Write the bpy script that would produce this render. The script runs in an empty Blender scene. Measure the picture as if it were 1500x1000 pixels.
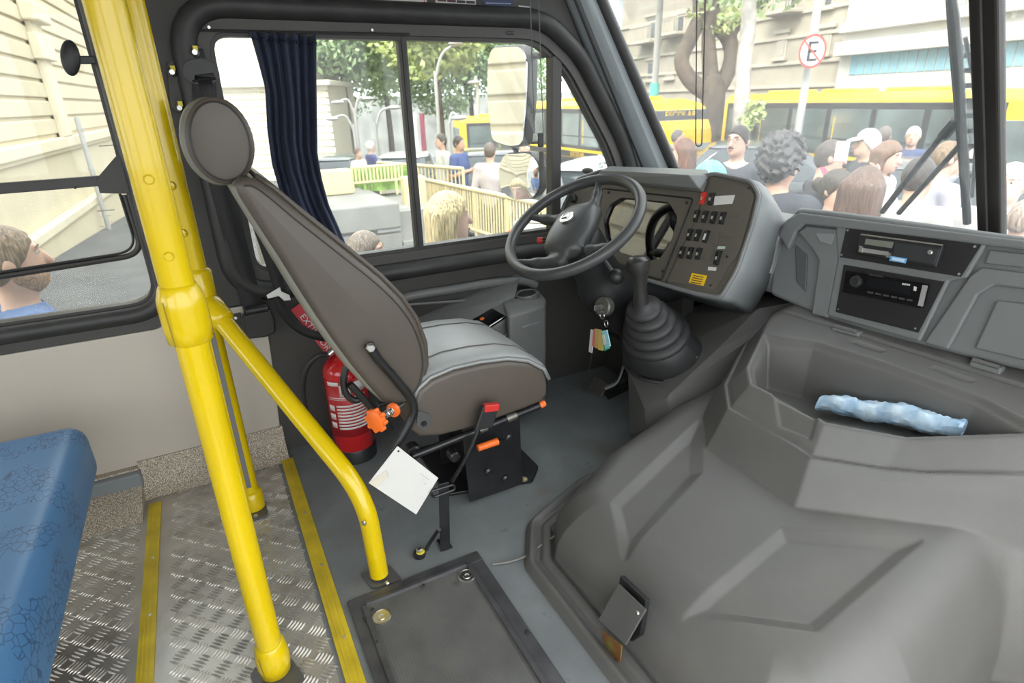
import bpy, bmesh, math, random
import numpy as np
from mathutils import Vector, Matrix, Quaternion
from mathutils.geometry import tessellate_polygon

# ------------------------------------------------------------------ camera
F_PX = 850.0
R_CW = np.array([[0.4702, 0.3297, -0.8186], [0.8822, -0.2009, 0.4259], [-0.024, -0.9225, -0.3853]])
CAM = np.array([0.95, 0.0, 1.2])
scene = bpy.context.scene
col = scene.collection
cam_data = bpy.data.cameras.new('camera')
cam_data.sensor_width = 36.0
cam_data.lens = 36.0 * F_PX / 1500.0
cam_data.clip_start = 0.02
cam_data.clip_end = 500
cam_data.dof.use_dof = True
cam_data.dof.focus_distance = 1.7
cam_data.dof.aperture_fstop = 4.5
cam = bpy.data.objects.new('camera', cam_data)
m3 = Matrix(((R_CW[0][0], -R_CW[0][1], -R_CW[0][2]), (R_CW[1][0], -R_CW[1][1], -R_CW[1][2]), (R_CW[2][0], -R_CW[2][1], -R_CW[2][2])))
cam.matrix_world = Matrix.Translation(Vector(CAM)) @ m3.to_4x4()
col.objects.link(cam)
scene.camera = cam

# ------------------------------------------------------------------ light: overcast sky and a weak veiled sun
world = bpy.data.worlds.new('overcast_sky')
scene.world = world
world.use_nodes = True
wn, wl = world.node_tree.nodes, world.node_tree.links
bg = wn['Background']
bg.inputs['Color'].default_value = (0.95, 0.985, 1.0, 1)
bg.inputs['Strength'].default_value = 4.2
sun_data = bpy.data.lights.new('sun', 'SUN')
sun_data.energy = 5.0
sun_data.angle = math.radians(25)
sun_data.color = (1.0, 0.95, 0.86)
sun = bpy.data.objects.new('sun', sun_data)
sun.rotation_euler = (math.radians(38), math.radians(18), 0)
col.objects.link(sun)
vs = scene.view_settings
vs.view_transform = 'Standard'
vs.look = 'None'
vs.exposure = 0.0
vs.gamma = 1.0
vs.use_curve_mapping = False

# ------------------------------------------------------------------ pixel helpers (a pixel gives a direction only)
def ray(px, py):
    return R_CW @ np.array([px - 750.0, py - 500.0, F_PX])
def on(px, py, ax, val):
    i = 'xyz'.index(ax); r = ray(px, py)
    return Vector(CAM + r * ((val - CAM[i]) / r[i]))
def onp(px, py, p0, n):
    r = ray(px, py); n = np.array(n, float); p0 = np.array(p0, float)
    return Vector(CAM + r * (((p0 - CAM) @ n) / (r @ n)))
def at(px, py, depth):
    return Vector(CAM + ray(px, py) / F_PX * depth)

# ------------------------------------------------------------------ materials
MATS = {}
def mat(name, color, rough=0.6, metal=0.0, var=0.0, vscale=8.0, bump=0.0, bscale=200.0, color2=None, spec=0.5, trans=0.0, alpha=1.0, coat=0.0, sheen=0.0, rvar=0.0):
    if name in MATS: return MATS[name]
    m = bpy.data.materials.new(name); m.use_nodes = True
    nt = m.node_tree; N, L = nt.nodes, nt.links
    b = N['Principled BSDF']
    c = tuple(color) + (1.0,)
    b.inputs['Base Color'].default_value = c
    b.inputs['Roughness'].default_value = rough
    b.inputs['Metallic'].default_value = metal
    b.inputs['Specular IOR Level'].default_value = spec
    b.inputs['Coat Weight'].default_value = coat
    b.inputs['Sheen Weight'].default_value = sheen
    b.inputs['Transmission Weight'].default_value = trans
    b.inputs['Alpha'].default_value = alpha
    tc = N.new('ShaderNodeTexCoord')
    if var > 0 or color2 is not None:
        n = N.new('ShaderNodeTexNoise'); n.inputs['Scale'].default_value = vscale; n.inputs['Detail'].default_value = 5
        L.new(tc.outputs['Object'], n.inputs['Vector'])
        r = N.new('ShaderNodeValToRGB')
        r.color_ramp.elements[0].position = 0.32; r.color_ramp.elements[1].position = 0.68
        if color2 is None:
            r.color_ramp.elements[0].color = tuple(max(0, x * (1 - var)) for x in color) + (1,)
            r.color_ramp.elements[1].color = tuple(min(1, x * (1 + var)) for x in color) + (1,)
        else:
            r.color_ramp.elements[0].color = c
            r.color_ramp.elements[1].color = tuple(color2) + (1,)
        L.new(n.outputs['Fac'], r.inputs['Fac']); L.new(r.outputs['Color'], b.inputs['Base Color'])
        if rvar > 0:
            mr = N.new('ShaderNodeMapRange'); mr.inputs['To Min'].default_value = max(0.02, rough - rvar); mr.inputs['To Max'].default_value = min(1, rough + rvar)
            L.new(n.outputs['Fac'], mr.inputs['Value']); L.new(mr.outputs['Result'], b.inputs['Roughness'])
    if bump > 0:
        n2 = N.new('ShaderNodeTexNoise'); n2.inputs['Scale'].default_value = bscale; n2.inputs['Detail'].default_value = 3
        L.new(tc.outputs['Object'], n2.inputs['Vector'])
        bm = N.new('ShaderNodeBump'); bm.inputs['Strength'].default_value = bump; bm.inputs['Distance'].default_value = 0.002
        L.new(n2.outputs['Fac'], bm.inputs['Height']); L.new(bm.outputs['Normal'], b.inputs['Normal'])
    MATS[name] = m
    return m
def glass(name, gloss=0.06, tint=(1, 1, 1), haze=0.0, hazecol=(0.9, 0.93, 0.95)):
    if name in MATS: return MATS[name]
    m = bpy.data.materials.new(name); m.use_nodes = True
    N, L = m.node_tree.nodes, m.node_tree.links
    N.remove(N['Principled BSDF'])
    out = N['Material Output']
    t = N.new('ShaderNodeBsdfTransparent'); t.inputs['Color'].default_value = tuple(tint) + (1,)
    g = N.new('ShaderNodeBsdfGlossy'); g.inputs['Roughness'].default_value = 0.02
    fr = N.new('ShaderNodeFresnel'); fr.inputs['IOR'].default_value = 1.45
    mu = N.new('ShaderNodeMath'); mu.operation = 'MULTIPLY'; mu.inputs[1].default_value = gloss / 0.04
    L.new(fr.outputs['Fac'], mu.inputs[0])
    mx = N.new('ShaderNodeMixShader')
    L.new(mu.outputs[0], mx.inputs[0]); L.new(t.outputs[0], mx.inputs[1]); L.new(g.outputs[0], mx.inputs[2])
    last = mx
    if haze > 0:
        d = N.new('ShaderNodeBsdfTranslucent'); d.inputs['Color'].default_value = tuple(hazecol) + (1,)
        d2 = N.new('ShaderNodeBsdfDiffuse'); d2.inputs['Color'].default_value = tuple(hazecol) + (1,)
        mm = N.new('ShaderNodeMixShader'); mm.inputs[0].default_value = 0.4
        L.new(d.outputs[0], mm.inputs[1]); L.new(d2.outputs[0], mm.inputs[2])
        tc = N.new('ShaderNodeTexCoord'); nz = N.new('ShaderNodeTexNoise'); nz.inputs['Scale'].default_value = 3.0
        L.new(tc.outputs['Object'], nz.inputs['Vector'])
        mr = N.new('ShaderNodeMapRange'); mr.inputs['To Min'].default_value = haze * 0.7; mr.inputs['To Max'].default_value = haze * 1.3
        L.new(nz.outputs['Fac'], mr.inputs['Value'])
        m2 = N.new('ShaderNodeMixShader'); L.new(mr.outputs['Result'], m2.inputs[0])
        L.new(mx.outputs[0], m2.inputs[1]); L.new(mm.outputs[0], m2.inputs[2]); last = m2
    L.new(last.outputs[0], out.inputs['Surface'])
    MATS[name] = m
    return m

# ------------------------------------------------------------------ object helpers
def tag(o, label=None, cat=None, group=None, kind=None):
    if label: o['label'] = label
    if cat: o['category'] = cat
    if group: o['group'] = group
    if kind: o['kind'] = kind
    return o
def mkobj(name, me, m=None, parent=None, smooth=False, bevel=0.0, seg=2, auto=None):
    o = bpy.data.objects.new(name, me); col.objects.link(o)
    if m is not None and len(me.materials) == 0: me.materials.append(m)
    if smooth:
        me.shade_smooth()
        if auto is not None: me.set_sharp_from_angle(angle=math.radians(auto))
    if bevel > 0:
        b = o.modifiers.new('bevel', 'BEVEL'); b.width = bevel; b.segments = seg; b.limit_method = 'ANGLE'; b.angle_limit = math.radians(40)
        b.harden_normals = False
    if parent is not None: setparent(o, parent)
    return o
def setparent(o, p):
    # keep the child where it was built (world coordinates) under a translated/rotated parent
    o.parent = p
    o.matrix_parent_inverse = p.matrix_basis.inverted() if p.parent is None else (p.parent.matrix_basis @ p.parent.matrix_basis.inverted() @ p.matrix_basis).inverted()
def empty(name, loc, label, cat, group=None, rz=0.0):
    o = bpy.data.objects.new(name, None); col.objects.link(o)
    o.location = loc; o.rotation_euler = (0, 0, rz); o.empty_display_size = 0.05
    return tag(o, label, cat, group)
def copy_tree(o, parent=None):
    c = o.copy(); col.objects.link(c)
    if parent is not None:
        c.parent = parent; c.matrix_parent_inverse = o.matrix_parent_inverse.copy()
    for ch in list(o.children): copy_tree(ch, c)
    return c
def V(*a): return Vector(a)
def frame_from(d):
    d = Vector(d).normalized()
    u = d.cross(Vector((0, 0, 1)))
    if u.length < 1e-3: u = Vector((1, 0, 0))
    u.normalize(); v = d.cross(u).normalized()
    return u, v
class MB:
    def __init__(self): self.v = []; self.f = []
    def add(self, vs_, fs_):
        k = len(self.v); self.v += [tuple(p) for p in vs_]; self.f += [tuple(i + k for i in f) for f in fs_]; return self
    def box(self, c, s, rot=None):
        c = Vector(c); hx, hy, hz = s[0] / 2, s[1] / 2, s[2] / 2
        P = [Vector((x, y, z)) for x in (-hx, hx) for y in (-hy, hy) for z in (-hz, hz)]
        if rot is not None: P = [rot @ p for p in P]
        return self.add([c + p for p in P], [(0, 1, 3, 2), (4, 6, 7, 5), (0, 4, 5, 1), (2, 3, 7, 6), (0, 2, 6, 4), (1, 5, 7, 3)])
    def bb(self, a, b):
        return self.box([(a[i] + b[i]) / 2 for i in range(3)], [abs(a[i] - b[i]) for i in range(3)])
    def tube(self, pts, r, n=12, cap=True, closed=False, flat=None):
        pts = [Vector(p) for p in pts]; k = len(pts)
        rs = r if isinstance(r, (list, tuple)) else [r] * k
        base = len(self.v); u = None
        for i, p in enumerate(pts):
            a = pts[(i - 1) % k] if (i > 0 or closed) else p; b = pts[(i + 1) % k] if (i < k - 1 or closed) else p
            d = (b - a).normalized() if (b - a).length > 1e-9 else Vector((0, 0, 1))
            if u is None: u, w = frame_from(d)
            else:
                u = (u - d * u.dot(d)); u = u.normalized() if u.length > 1e-6 else frame_from(d)[0]
            w = d.cross(u)
            for j in range(n):
                t = 2 * math.pi * j / n
                self.v.append(tuple(p + (u * math.cos(t) + w * math.sin(t) * (flat or 1.0)) * rs[i]))
        for i in range(k if closed else k - 1):
            for j in range(n):
                a = base + i * n + j; b = base + i * n + (j + 1) % n
                c2 = base + ((i + 1) % k) * n + (j + 1) % n; d2 = base + ((i + 1) % k) * n + j
                self.f.append((a, b, c2, d2))
        if cap and not closed:
            self.f.append(tuple(base + j for j in reversed(range(n)))); self.f.append(tuple(base + (k - 1) * n + j for j in range(n)))
        return self
    def lathe(self, prof, c=(0, 0, 0), ax=(0, 0, 1), n=24, cap=True):
        c = Vector(c); ax = Vector(ax).normalized(); u, w = frame_from(ax); base = len(self.v); k = len(prof)
        for (r, h) in prof:
            for j in range(n):
                t = 2 * math.pi * j / n
                self.v.append(tuple(c + ax * h + (u * math.cos(t) + w * math.sin(t)) * r))
        for i in range(k - 1):
            for j in range(n):
                self.f.append((base + i * n + j, base + i * n + (j + 1) % n, base + (i + 1) * n + (j + 1) % n, base + (i + 1) * n + j))
        if cap:
            self.f.append(tuple(base + j for j in reversed(range(n)))); self.f.append(tuple(base + (k - 1) * n + j for j in range(n)))
        return self
    def prism(self, poly, ext):
        poly = [Vector(p) for p in poly]; ext = Vector(ext); n = len(poly)
        nrm = sum(((poly[i] - poly[0]).cross(poly[(i + 1) % n] - poly[0]) for i in range(n)), Vector())
        if nrm.dot(ext) > 0: poly = poly[::-1]
        return self.add(poly + [p + ext for p in poly], [tuple(range(n))] + [tuple(reversed(range(n, 2 * n)))] + [(i, i + n, (i + 1) % n + n, (i + 1) % n) for i in range(n)])
    def holed(self, outer, holes, ext):
        loops = [[Vector(p) for p in outer]] + [[Vector(p) for p in h] for h in holes]
        ext = Vector(ext)
        tris = tessellate_polygon(loops); flat = [p for l in loops for p in l]; n = len(flat)
        ref = (flat[tris[0][1]] - flat[tris[0][0]]).cross(flat[tris[0][2]] - flat[tris[0][0]]).dot(ext)
        T = [t if ref < 0 else t[::-1] for t in tris]
        fs = [tuple(t) for t in T] + [tuple(i + n for i in reversed(t)) for t in T]
        k = 0
        for l in loops:
            m_ = len(l)
            for i in range(m_):
                a, b = k + i, k + (i + 1) % m_
                fs.append((a, b, b + n, a + n))
            k += m_
        return self.add(flat + [p + ext for p in flat], fs)
    def sheet(self, rows):
        b = len(self.v); nr, nc = len(rows), len(rows[0])
        for r in rows: self.v += [tuple(p) for p in r]
        for i in range(nr - 1):
            for j in range(nc - 1):
                self.f.append((b + i * nc + j, b + i * nc + j + 1, b + (i + 1) * nc + j + 1, b + (i + 1) * nc + j))
        return self
    def sphere(self, c, r, n=12, m_=8, rot=None):
        c = Vector(c); r = r if isinstance(r, (tuple, list)) else (r, r, r); b = len(self.v)
        for i in range(1, m_):
            a = math.pi * i / m_
            for j in range(n):
                t = 2 * math.pi * j / n
                p = Vector((r[0] * math.sin(a) * math.cos(t), r[1] * math.sin(a) * math.sin(t), r[2] * math.cos(a)))
                if rot is not None: p = rot @ p
                self.v.append(tuple(c + p))
        top = Vector((0, 0, r[2])); bot = Vector((0, 0, -r[2]))
        if rot is not None: top = rot @ top; bot = rot @ bot
        self.v += [tuple(c + top), tuple(c + bot)]; t_, bo = b + (m_ - 1) * n, b + (m_ - 1) * n + 1
        for j in range(n):
            self.f.append((b + j, b + (j + 1) % n, t_)[::-1]); self.f.append((b + (m_ - 2) * n + j, bo, b + (m_ - 2) * n + (j + 1) % n)[::-1])
        for i in range(m_ - 2):
            for j in range(n):
                self.f.append((b + i * n + j, b + (i + 1) * n + j, b + (i + 1) * n + (j + 1) % n, b + i * n + (j + 1) % n))
        return self
    def mesh(self, name, fix=True):
        me = bpy.data.meshes.new(name); me.from_pydata([tuple(p) for p in self.v], [], self.f); me.validate()
        if fix:
            bm = bmesh.new(); bm.from_mesh(me); bmesh.ops.recalc_face_normals(bm, faces=bm.faces); bm.to_mesh(me); bm.free()
        me.update(); return me
    def build(self, name, m, parent=None, smooth=False, bevel=0.0, seg=2, auto=40, solid=0.0):
        o = mkobj(name, self.mesh(name, fix=(solid == 0)), m, parent, smooth, bevel, seg, auto if smooth else None)
        if solid:
            s = o.modifiers.new('solid', 'SOLIDIFY'); s.thickness = solid; s.offset = 0
        return o
def arc(pts, r=0.02, n=5):
    """round the inner corners of an open polyline"""
    pts = [Vector(p) for p in pts]; out = [pts[0]]
    for i in range(1, len(pts) - 1):
        a, p, b = pts[i - 1], pts[i], pts[i + 1]
        d1 = (a - p); d2 = (b - p); rr = min(r, d1.length * .49, d2.length * .49)
        q1 = p + d1.normalized() * rr; q2 = p + d2.normalized() * rr
        for k in range(n + 1):
            t = k / n; out.append(q1 * (1 - t) ** 2 + p * 2 * t * (1 - t) + q2 * t * t)
    out.append(pts[-1]); return out
def loop_round(pts, r=0.02, n=5):
    pts = [Vector(p) for p in pts]; k = len(pts); out = []
    for i in range(k):
        a, p, b = pts[i - 1], pts[i], pts[(i + 1) % k]
        d1 = (a - p); d2 = (b - p); rr = min(r, d1.length * .49, d2.length * .49)
        q1 = p + d1.normalized() * rr; q2 = p + d2.normalized() * rr
        for j in range(n + 1):
            t = j / n; out.append(q1 * (1 - t) ** 2 + p * 2 * t * (1 - t) + q2 * t * t)
    return out
def smooth_curve(pts, n=6):
    pts = [Vector(p) for p in pts]; out = []
    for i in range(len(pts) - 1):
        p0 = pts[max(i - 1, 0)]; p1 = pts[i]; p2 = pts[i + 1]; p3 = pts[min(i + 2, len(pts) - 1)]
        for k in range(n):
            t = k / n
            out.append(0.5 * ((2 * p1) + (p2 - p0) * t + (2 * p0 - 5 * p1 + 4 * p2 - p3) * t * t + (3 * p1 - p0 - 3 * p2 + p3) * t ** 3))
    out.append(pts[-1]); return out
def text_obj(name, s, size, origin, xdir, ydir, m, parent=None, align='CENTER', depth=0.0004, xs=1.0):
    cu = bpy.data.curves.new(name, 'FONT'); cu.body = s; cu.size = size; cu.align_x = align; cu.align_y = 'CENTER'; cu.extrude = depth; cu.resolution_u = 2
    t = bpy.data.objects.new('tmp', cu); col.objects.link(t)
    dg = bpy.context.evaluated_depsgraph_get(); dg.update()
    me = bpy.data.meshes.new_from_object(t.evaluated_get(dg)); bpy.data.objects.remove(t); bpy.data.curves.remove(cu)
    x = Vector(xdir).normalized(); y = Vector(ydir); y = (y - x * y.dot(x)).normalized(); z = x.cross(y)
    M = Matrix(((x[0] * xs, y[0], z[0], origin[0]), (x[1] * xs, y[1], z[1], origin[1]), (x[2] * xs, y[2], z[2], origin[2]), (0, 0, 0, 1)))
    me.transform(M); me.materials.clear(); me.name = name
    return mkobj(name, me, m, parent)

# ------------------------------------------------------------------ signed distance solids (surface nets)
class SDF:
    def __init__(self, lo, hi, h):
        self.h = h; self.lo = np.array(lo, float); self.n = np.ceil((np.array(hi, float) - self.lo) / h).astype(int) + 1
        self.D = np.full(self.n, 1.0, dtype=np.float32)
    def _blk(self, lo, hi):
        i0 = np.clip(np.floor((np.array(lo) - self.lo) / self.h).astype(int), 0, self.n - 1)
        i1 = np.clip(np.ceil((np.array(hi) - self.lo) / self.h).astype(int) + 1, 1, self.n)
        ax = [self.lo[a] + self.h * np.arange(i0[a], i1[a], dtype=np.float32) for a in range(3)]
        return tuple(slice(i0[a], i1[a]) for a in range(3)), np.meshgrid(*ax, indexing='ij', sparse=True)
    def _mix(self, sl, d, k, op):
        A = self.D[sl]
        if op == 'sub':
            d = -d
            if k <= 0: r = np.maximum(A, d)
            else:
                t = np.maximum(k - np.abs(A - d), 0) / k; r = np.maximum(A, d) + t * t * k * .25
        else:
            if k <= 0: r = np.minimum(A, d)
            else:
                t = np.maximum(k - np.abs(A - d), 0) / k; r = np.minimum(A, d) - t * t * k * .25
        self.D[sl] = r
    def cap(self, a, b, ra, rb=None, k=0.02, op='add'):
        rb = ra if rb is None else rb; a = np.array(a, float); b = np.array(b, float); m_ = max(ra, rb) + k + 2 * self.h
        sl, (X, Y, Z) = self._blk(np.minimum(a, b) - m_, np.maximum(a, b) + m_)
        ba = b - a; bb = max(ba @ ba, 1e-9)
        px, py, pz = X - a[0], Y - a[1], Z - a[2]
        t = np.clip((px * ba[0] + py * ba[1] + pz * ba[2]) / bb, 0, 1)
        d = np.sqrt((px - ba[0] * t) ** 2 + (py - ba[1] * t) ** 2 + (pz - ba[2] * t) ** 2) - (ra + (rb - ra) * t)
        self._mix(sl, d, k, op); return self
    def ell(self, c, r, k=0.02, op='add', R=None):
        c = np.array(c, float); r = np.array(r, float); m_ = r.max() + k + 2 * self.h
        sl, (X, Y, Z) = self._blk(c - m_, c + m_)
        p = [X - c[0], Y - c[1], Z - c[2]]
        if R is not None: p = [R[0][i] * p[0] + R[1][i] * p[1] + R[2][i] * p[2] for i in range(3)]
        k0 = np.sqrt((p[0] / r[0]) ** 2 + (p[1] / r[1]) ** 2 + (p[2] / r[2]) ** 2)
        k1 = np.sqrt((p[0] / r[0] ** 2) ** 2 + (p[1] / r[1] ** 2) ** 2 + (p[2] / r[2] ** 2) ** 2) + 1e-6
        self._mix(sl, k0 * (k0 - 1) / k1, k, op); return self
    def box(self, c, s, rr=0.01, k=0.0, op='add', R=None):
        c = np.array(c, float); s = np.array(s, float) / 2; m_ = np.linalg.norm(s) + k + 2 * self.h
        sl, (X, Y, Z) = self._blk(c - m_, c + m_)
        p = [X - c[0], Y - c[1], Z - c[2]]
        if R is not None: p = [R[0][i] * p[0] + R[1][i] * p[1] + R[2][i] * p[2] for i in range(3)]
        q = [np.abs(p[i]) - (s[i] - rr) for i in range(3)]
        d = np.sqrt(np.maximum(q[0], 0) ** 2 + np.maximum(q[1], 0) ** 2 + np.maximum(q[2], 0) ** 2) + np.minimum(np.maximum(np.maximum(q[0], q[1]), q[2]), 0) - rr
        self._mix(sl, d, k, op); return self
    def grid(self):
        return np.meshgrid(*[self.lo[a] + self.h * np.arange(self.n[a], dtype=np.float32) for a in range(3)], indexing='ij', sparse=True)
    def clip(self, fn, k=0.0):
        X, Y, Z = self.grid(); d = fn(X, Y, Z)
        if k <= 0: self.D = np.maximum(self.D, d).astype(np.float32)
        else:
            t = np.maximum(k - np.abs(self.D - d), 0) / k; self.D = (np.maximum(self.D, d) + t * t * k * .25).astype(np.float32)
        return self
    def arrays(self):
        D = self.D.copy()
        for a in range(3):
            sl = [slice(None)] * 3; sl[a] = 0; D[tuple(sl)] = np.maximum(D[tuple(sl)], self.h * .3); sl[a] = -1; D[tuple(sl)] = np.maximum(D[tuple(sl)], self.h * .3)
        S = D < 0
        cn = np.zeros(np.array(D.shape) - 1, dtype=np.int8)
        def sub(A, i, j, k): return A[i:A.shape[0] - 1 + i, j:A.shape[1] - 1 + j, k:A.shape[2] - 1 + k]
        for i in (0, 1):
            for j in (0, 1):
                for k in (0, 1): cn += sub(S, i, j, k)
        ci = np.argwhere((cn > 0) & (cn < 8))
        idx = np.full(cn.shape, -1, dtype=np.int64); idx[ci[:, 0], ci[:, 1], ci[:, 2]] = np.arange(len(ci))
        acc = np.zeros((len(ci), 3)); cnt = np.zeros(len(ci))
        cor = [(i, j, k) for i in (0, 1) for j in (0, 1) for k in (0, 1)]
        val = {c: D[ci[:, 0] + c[0], ci[:, 1] + c[1], ci[:, 2] + c[2]].astype(float) for c in cor}
        for c in cor:
            for a in range(3):
                if c[a] == 0:
                    e = list(c); e[a] = 1; e = tuple(e)
                    x, y = val[c], val[e]; mk = (x < 0) != (y < 0)
                    t = np.where(mk, x / np.where(mk, x - y, 1), 0)
                    p = np.tile(np.array(c, float), (len(ci), 1)); p[:, a] += t
                    acc[mk] += p[mk]; cnt[mk] += 1
        vtx = self.lo + self.h * (ci + acc / np.maximum(cnt, 1)[:, None])
        Q = []
        for a in range(3):
            b, c = (a + 1) % 3, (a + 2) % 3
            s0 = [slice(None)] * 3; s1 = [slice(None)] * 3; s0[a] = slice(0, -1); s1[a] = slice(1, None)
            e = np.argwhere(S[tuple(s0)] != S[tuple(s1)])
            ok = (e[:, b] > 0) & (e[:, c] > 0) & (e[:, b] < D.shape[b] - 1) & (e[:, c] < D.shape[c] - 1); e = e[ok]
            def cell(db, dc):
                q = e.copy(); q[:, b] += db; q[:, c] += dc; return idx[q[:, 0], q[:, 1], q[:, 2]]
            q = np.stack([cell(-1, -1), cell(0, -1), cell(0, 0), cell(-1, 0)], 1)
            ins = S[e[:, 0], e[:, 1], e[:, 2]]
            q[~ins] = q[~ins][:, ::-1]; Q.append(q)
        return vtx, np.concatenate(Q)
    def build(self, name, m, parent=None):
        v, q = self.arrays(); return mkobj(name, np_mesh(name, v, q), m, parent, smooth=True)
def np_mesh(name, v, q):
    me = bpy.data.meshes.new(name); q = q[(q >= 0).all(1)]
    me.vertices.add(len(v)); me.vertices.foreach_set('co', np.asarray(v, dtype=np.float32).ravel())
    k = q.shape[1]
    me.loops.add(q.size); me.loops.foreach_set('vertex_index', q.ravel().astype(np.int32))
    me.polygons.add(len(q)); me.polygons.foreach_set('loop_start', np.arange(0, q.size, k, dtype=np.int32))
    me.update(calc_edges=True); me.validate(); return me
def sd_poly(X, Y, poly):
    """signed distance to a 2D polygon (negative inside), vectorised"""
    d = np.full(np.broadcast(X, Y).shape, 1e9); s = np.ones(d.shape)
    n = len(poly)
    for i in range(n):
        ax, ay = poly[i]; bx, by = poly[i - 1]
        ex, ey = bx - ax, by - ay; wx, wy = X - ax, Y - ay
        t = np.clip((wx * ex + wy * ey) / (ex * ex + ey * ey + 1e-12), 0, 1)
        d = np.minimum(d, (wx - ex * t) ** 2 + (wy - ey * t) ** 2)
        c1 = Y >= ay; c2 = Y < by; c3 = ex * wy > ey * wx
        flip = (c1 & c2 & c3) | (~c1 & ~c2 & ~c3)
        s = np.where(flip, -s, s)
    return s * np.sqrt(d)
def sstep(d, w):
    """1 well inside (d<-w), 0 at d>=0, smooth between"""
    t = np.clip(-d / w, 0, 1); return t * t * (3 - 2 * t)
random.seed(7); rng = np.random.default_rng(7)
# ================================================================== MATERIALS
M_char = mat('charcoal_plastic', (0.052, 0.050, 0.046), 0.6, var=0.12, vscale=3, bump=0.15, bscale=400)
M_pillar = mat('grey_pillar_plastic', (0.19, 0.21, 0.22), 0.55, var=0.06, vscale=3, bump=0.12, bscale=500)
M_beige = mat('beige_laminate', (0.47, 0.43, 0.37), 0.42, var=0.05, vscale=2, bump=0.05, bscale=60)
M_rubber = mat('black_rubber', (0.028, 0.028, 0.027), 0.5, var=0.2, vscale=12)
M_frame = mat('dark_window_frame', (0.035, 0.033, 0.031), 0.45, var=0.1)
M_dash = mat('grey_dash_plastic', (0.17, 0.178, 0.178), 0.5, var=0.06, vscale=4, bump=0.12, bscale=700, rvar=0.06)
M_cover = mat('grey_moulded_cover', (0.115, 0.113, 0.108), 0.42, var=0.07, vscale=5, bump=0.18, bscale=600, rvar=0.06)
M_floor = mat('blue_grey_vinyl_floor', (0.175, 0.19, 0.195), 0.5, var=0.14, vscale=7, bump=0.1, bscale=150, rvar=0.1)
M_black = mat('black_plastic', (0.02, 0.02, 0.021), 0.42, var=0.15, bump=0.05, bscale=300)
M_bmetal = mat('black_painted_steel', (0.014, 0.014, 0.015), 0.3, var=0.2, vscale=20)
M_steel = mat('bare_steel', (0.62, 0.62, 0.6), 0.3, metal=1.0, var=0.1, vscale=30)
M_white = mat('white_paper', (0.62, 0.61, 0.585), 0.7, var=0.03)
M_ink = mat('dark_ink', (0.03, 0.03, 0.04), 0.6, var=0.1)
G_side = glass('side_glass', 0.02, (0.98, 1.0, 0.99), haze=0.03)
G_wind = glass('windshield_glass', 0.012, (0.99, 1.0, 1.0), haze=0.05)

# speckled skirting with strong fine grain
def speckle(name, c1, c2, scale=350):
    m = mat(name, c1, 0.6, bump=0.3, bscale=300); N, L = m.node_tree.nodes, m.node_tree.links
    b = N['Principled BSDF']; tc = N.new('ShaderNodeTexCoord'); v = N.new('ShaderNodeTexNoise'); v.inputs['Scale'].default_value = scale; v.inputs['Detail'].default_value = 2
    r = N.new('ShaderNodeValToRGB'); r.color_ramp.elements[0].position = .45; r.color_ramp.elements[1].position = .58
    r.color_ramp.elements[0].color = tuple(c1) + (1,); r.color_ramp.elements[1].color = tuple(c2) + (1,)
    L.new(tc.outputs['Object'], v.inputs['Vector']); L.new(v.outputs['Fac'], r.inputs['Fac']); L.new(r.outputs['Color'], b.inputs['Base Color']); return m
M_speck = speckle('speckled_beige_cove', (0.2, 0.165, 0.12), (0.62, 0.55, 0.45))
M_alu = mat('aluminium_tread', (0.50, 0.475, 0.43), 0.36, metal=0.7, var=0.2, vscale=5, rvar=0.1, bump=0.1, bscale=80)
M_yel = mat('yellow_powder_coat', (0.66, 0.47, 0.0), 0.22, var=0.03, coat=0.3)
M_yelstrip = mat('yellow_step_edge', (0.58, 0.43, 0.02), 0.45, var=0.18, vscale=14)

def stain(m, c, scale, lo_, hi_, w=.7, stretch=(1, 1, 1)):
    N, L = m.node_tree.nodes, m.node_tree.links; b = N['Principled BSDF']; src = b.inputs['Base Color'].links[0].from_socket
    tc = N.new('ShaderNodeTexCoord'); mp = N.new('ShaderNodeMapping'); mp.inputs['Scale'].default_value = stretch; n = N.new('ShaderNodeTexNoise'); n.inputs['Scale'].default_value = scale; n.inputs['Detail'].default_value = 6; n.inputs['Roughness'].default_value = .65
    L.new(tc.outputs['Object'], mp.inputs['Vector']); L.new(mp.outputs['Vector'], n.inputs['Vector'])
    r = N.new('ShaderNodeMapRange'); r.inputs['From Min'].default_value = lo_; r.inputs['From Max'].default_value = hi_; r.inputs['To Max'].default_value = w; L.new(n.outputs['Fac'], r.inputs['Value'])
    x = N.new('ShaderNodeMix'); x.data_type = 'RGBA'; x.inputs['B'].default_value = tuple(c) + (1,); L.new(r.outputs['Result'], x.inputs['Factor']); L.new(src, x.inputs['A']); L.new(x.outputs['Result'], b.inputs['Base Color'])
stain(M_floor, (.15, .115, .08), 3.2, .54, .72, .55); stain(M_floor, (.06, .055, .05), 14, .62, .75, .6)
stain(M_alu, (.20, .16, .11), 6, .52, .75, .5); stain(M_cover, (.16, .145, .125), 3.5, .52, .75, .35)

# ================================================================== STRUCTURE
XW = -1.10
def wy(pts, x=XW): return [Vector((x, a, b)) for a, b in pts]
# floors
o = MB().bb((-1.12, 0.06, -0.05), (1.15, 2.1, 0.0)).build('floor', M_floor); tag(o, 'blue-grey vinyl floor of the driver area', 'floor', kind='structure')
floor_o = o
plate = MB().bb((-1.12, -4.0, -0.05), (1.15, 0.06, 0.0)).build('floor_tread_plate', M_alu); tag(plate, 'aluminium tread plate floor of the aisle', 'floor', kind='structure')
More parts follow.
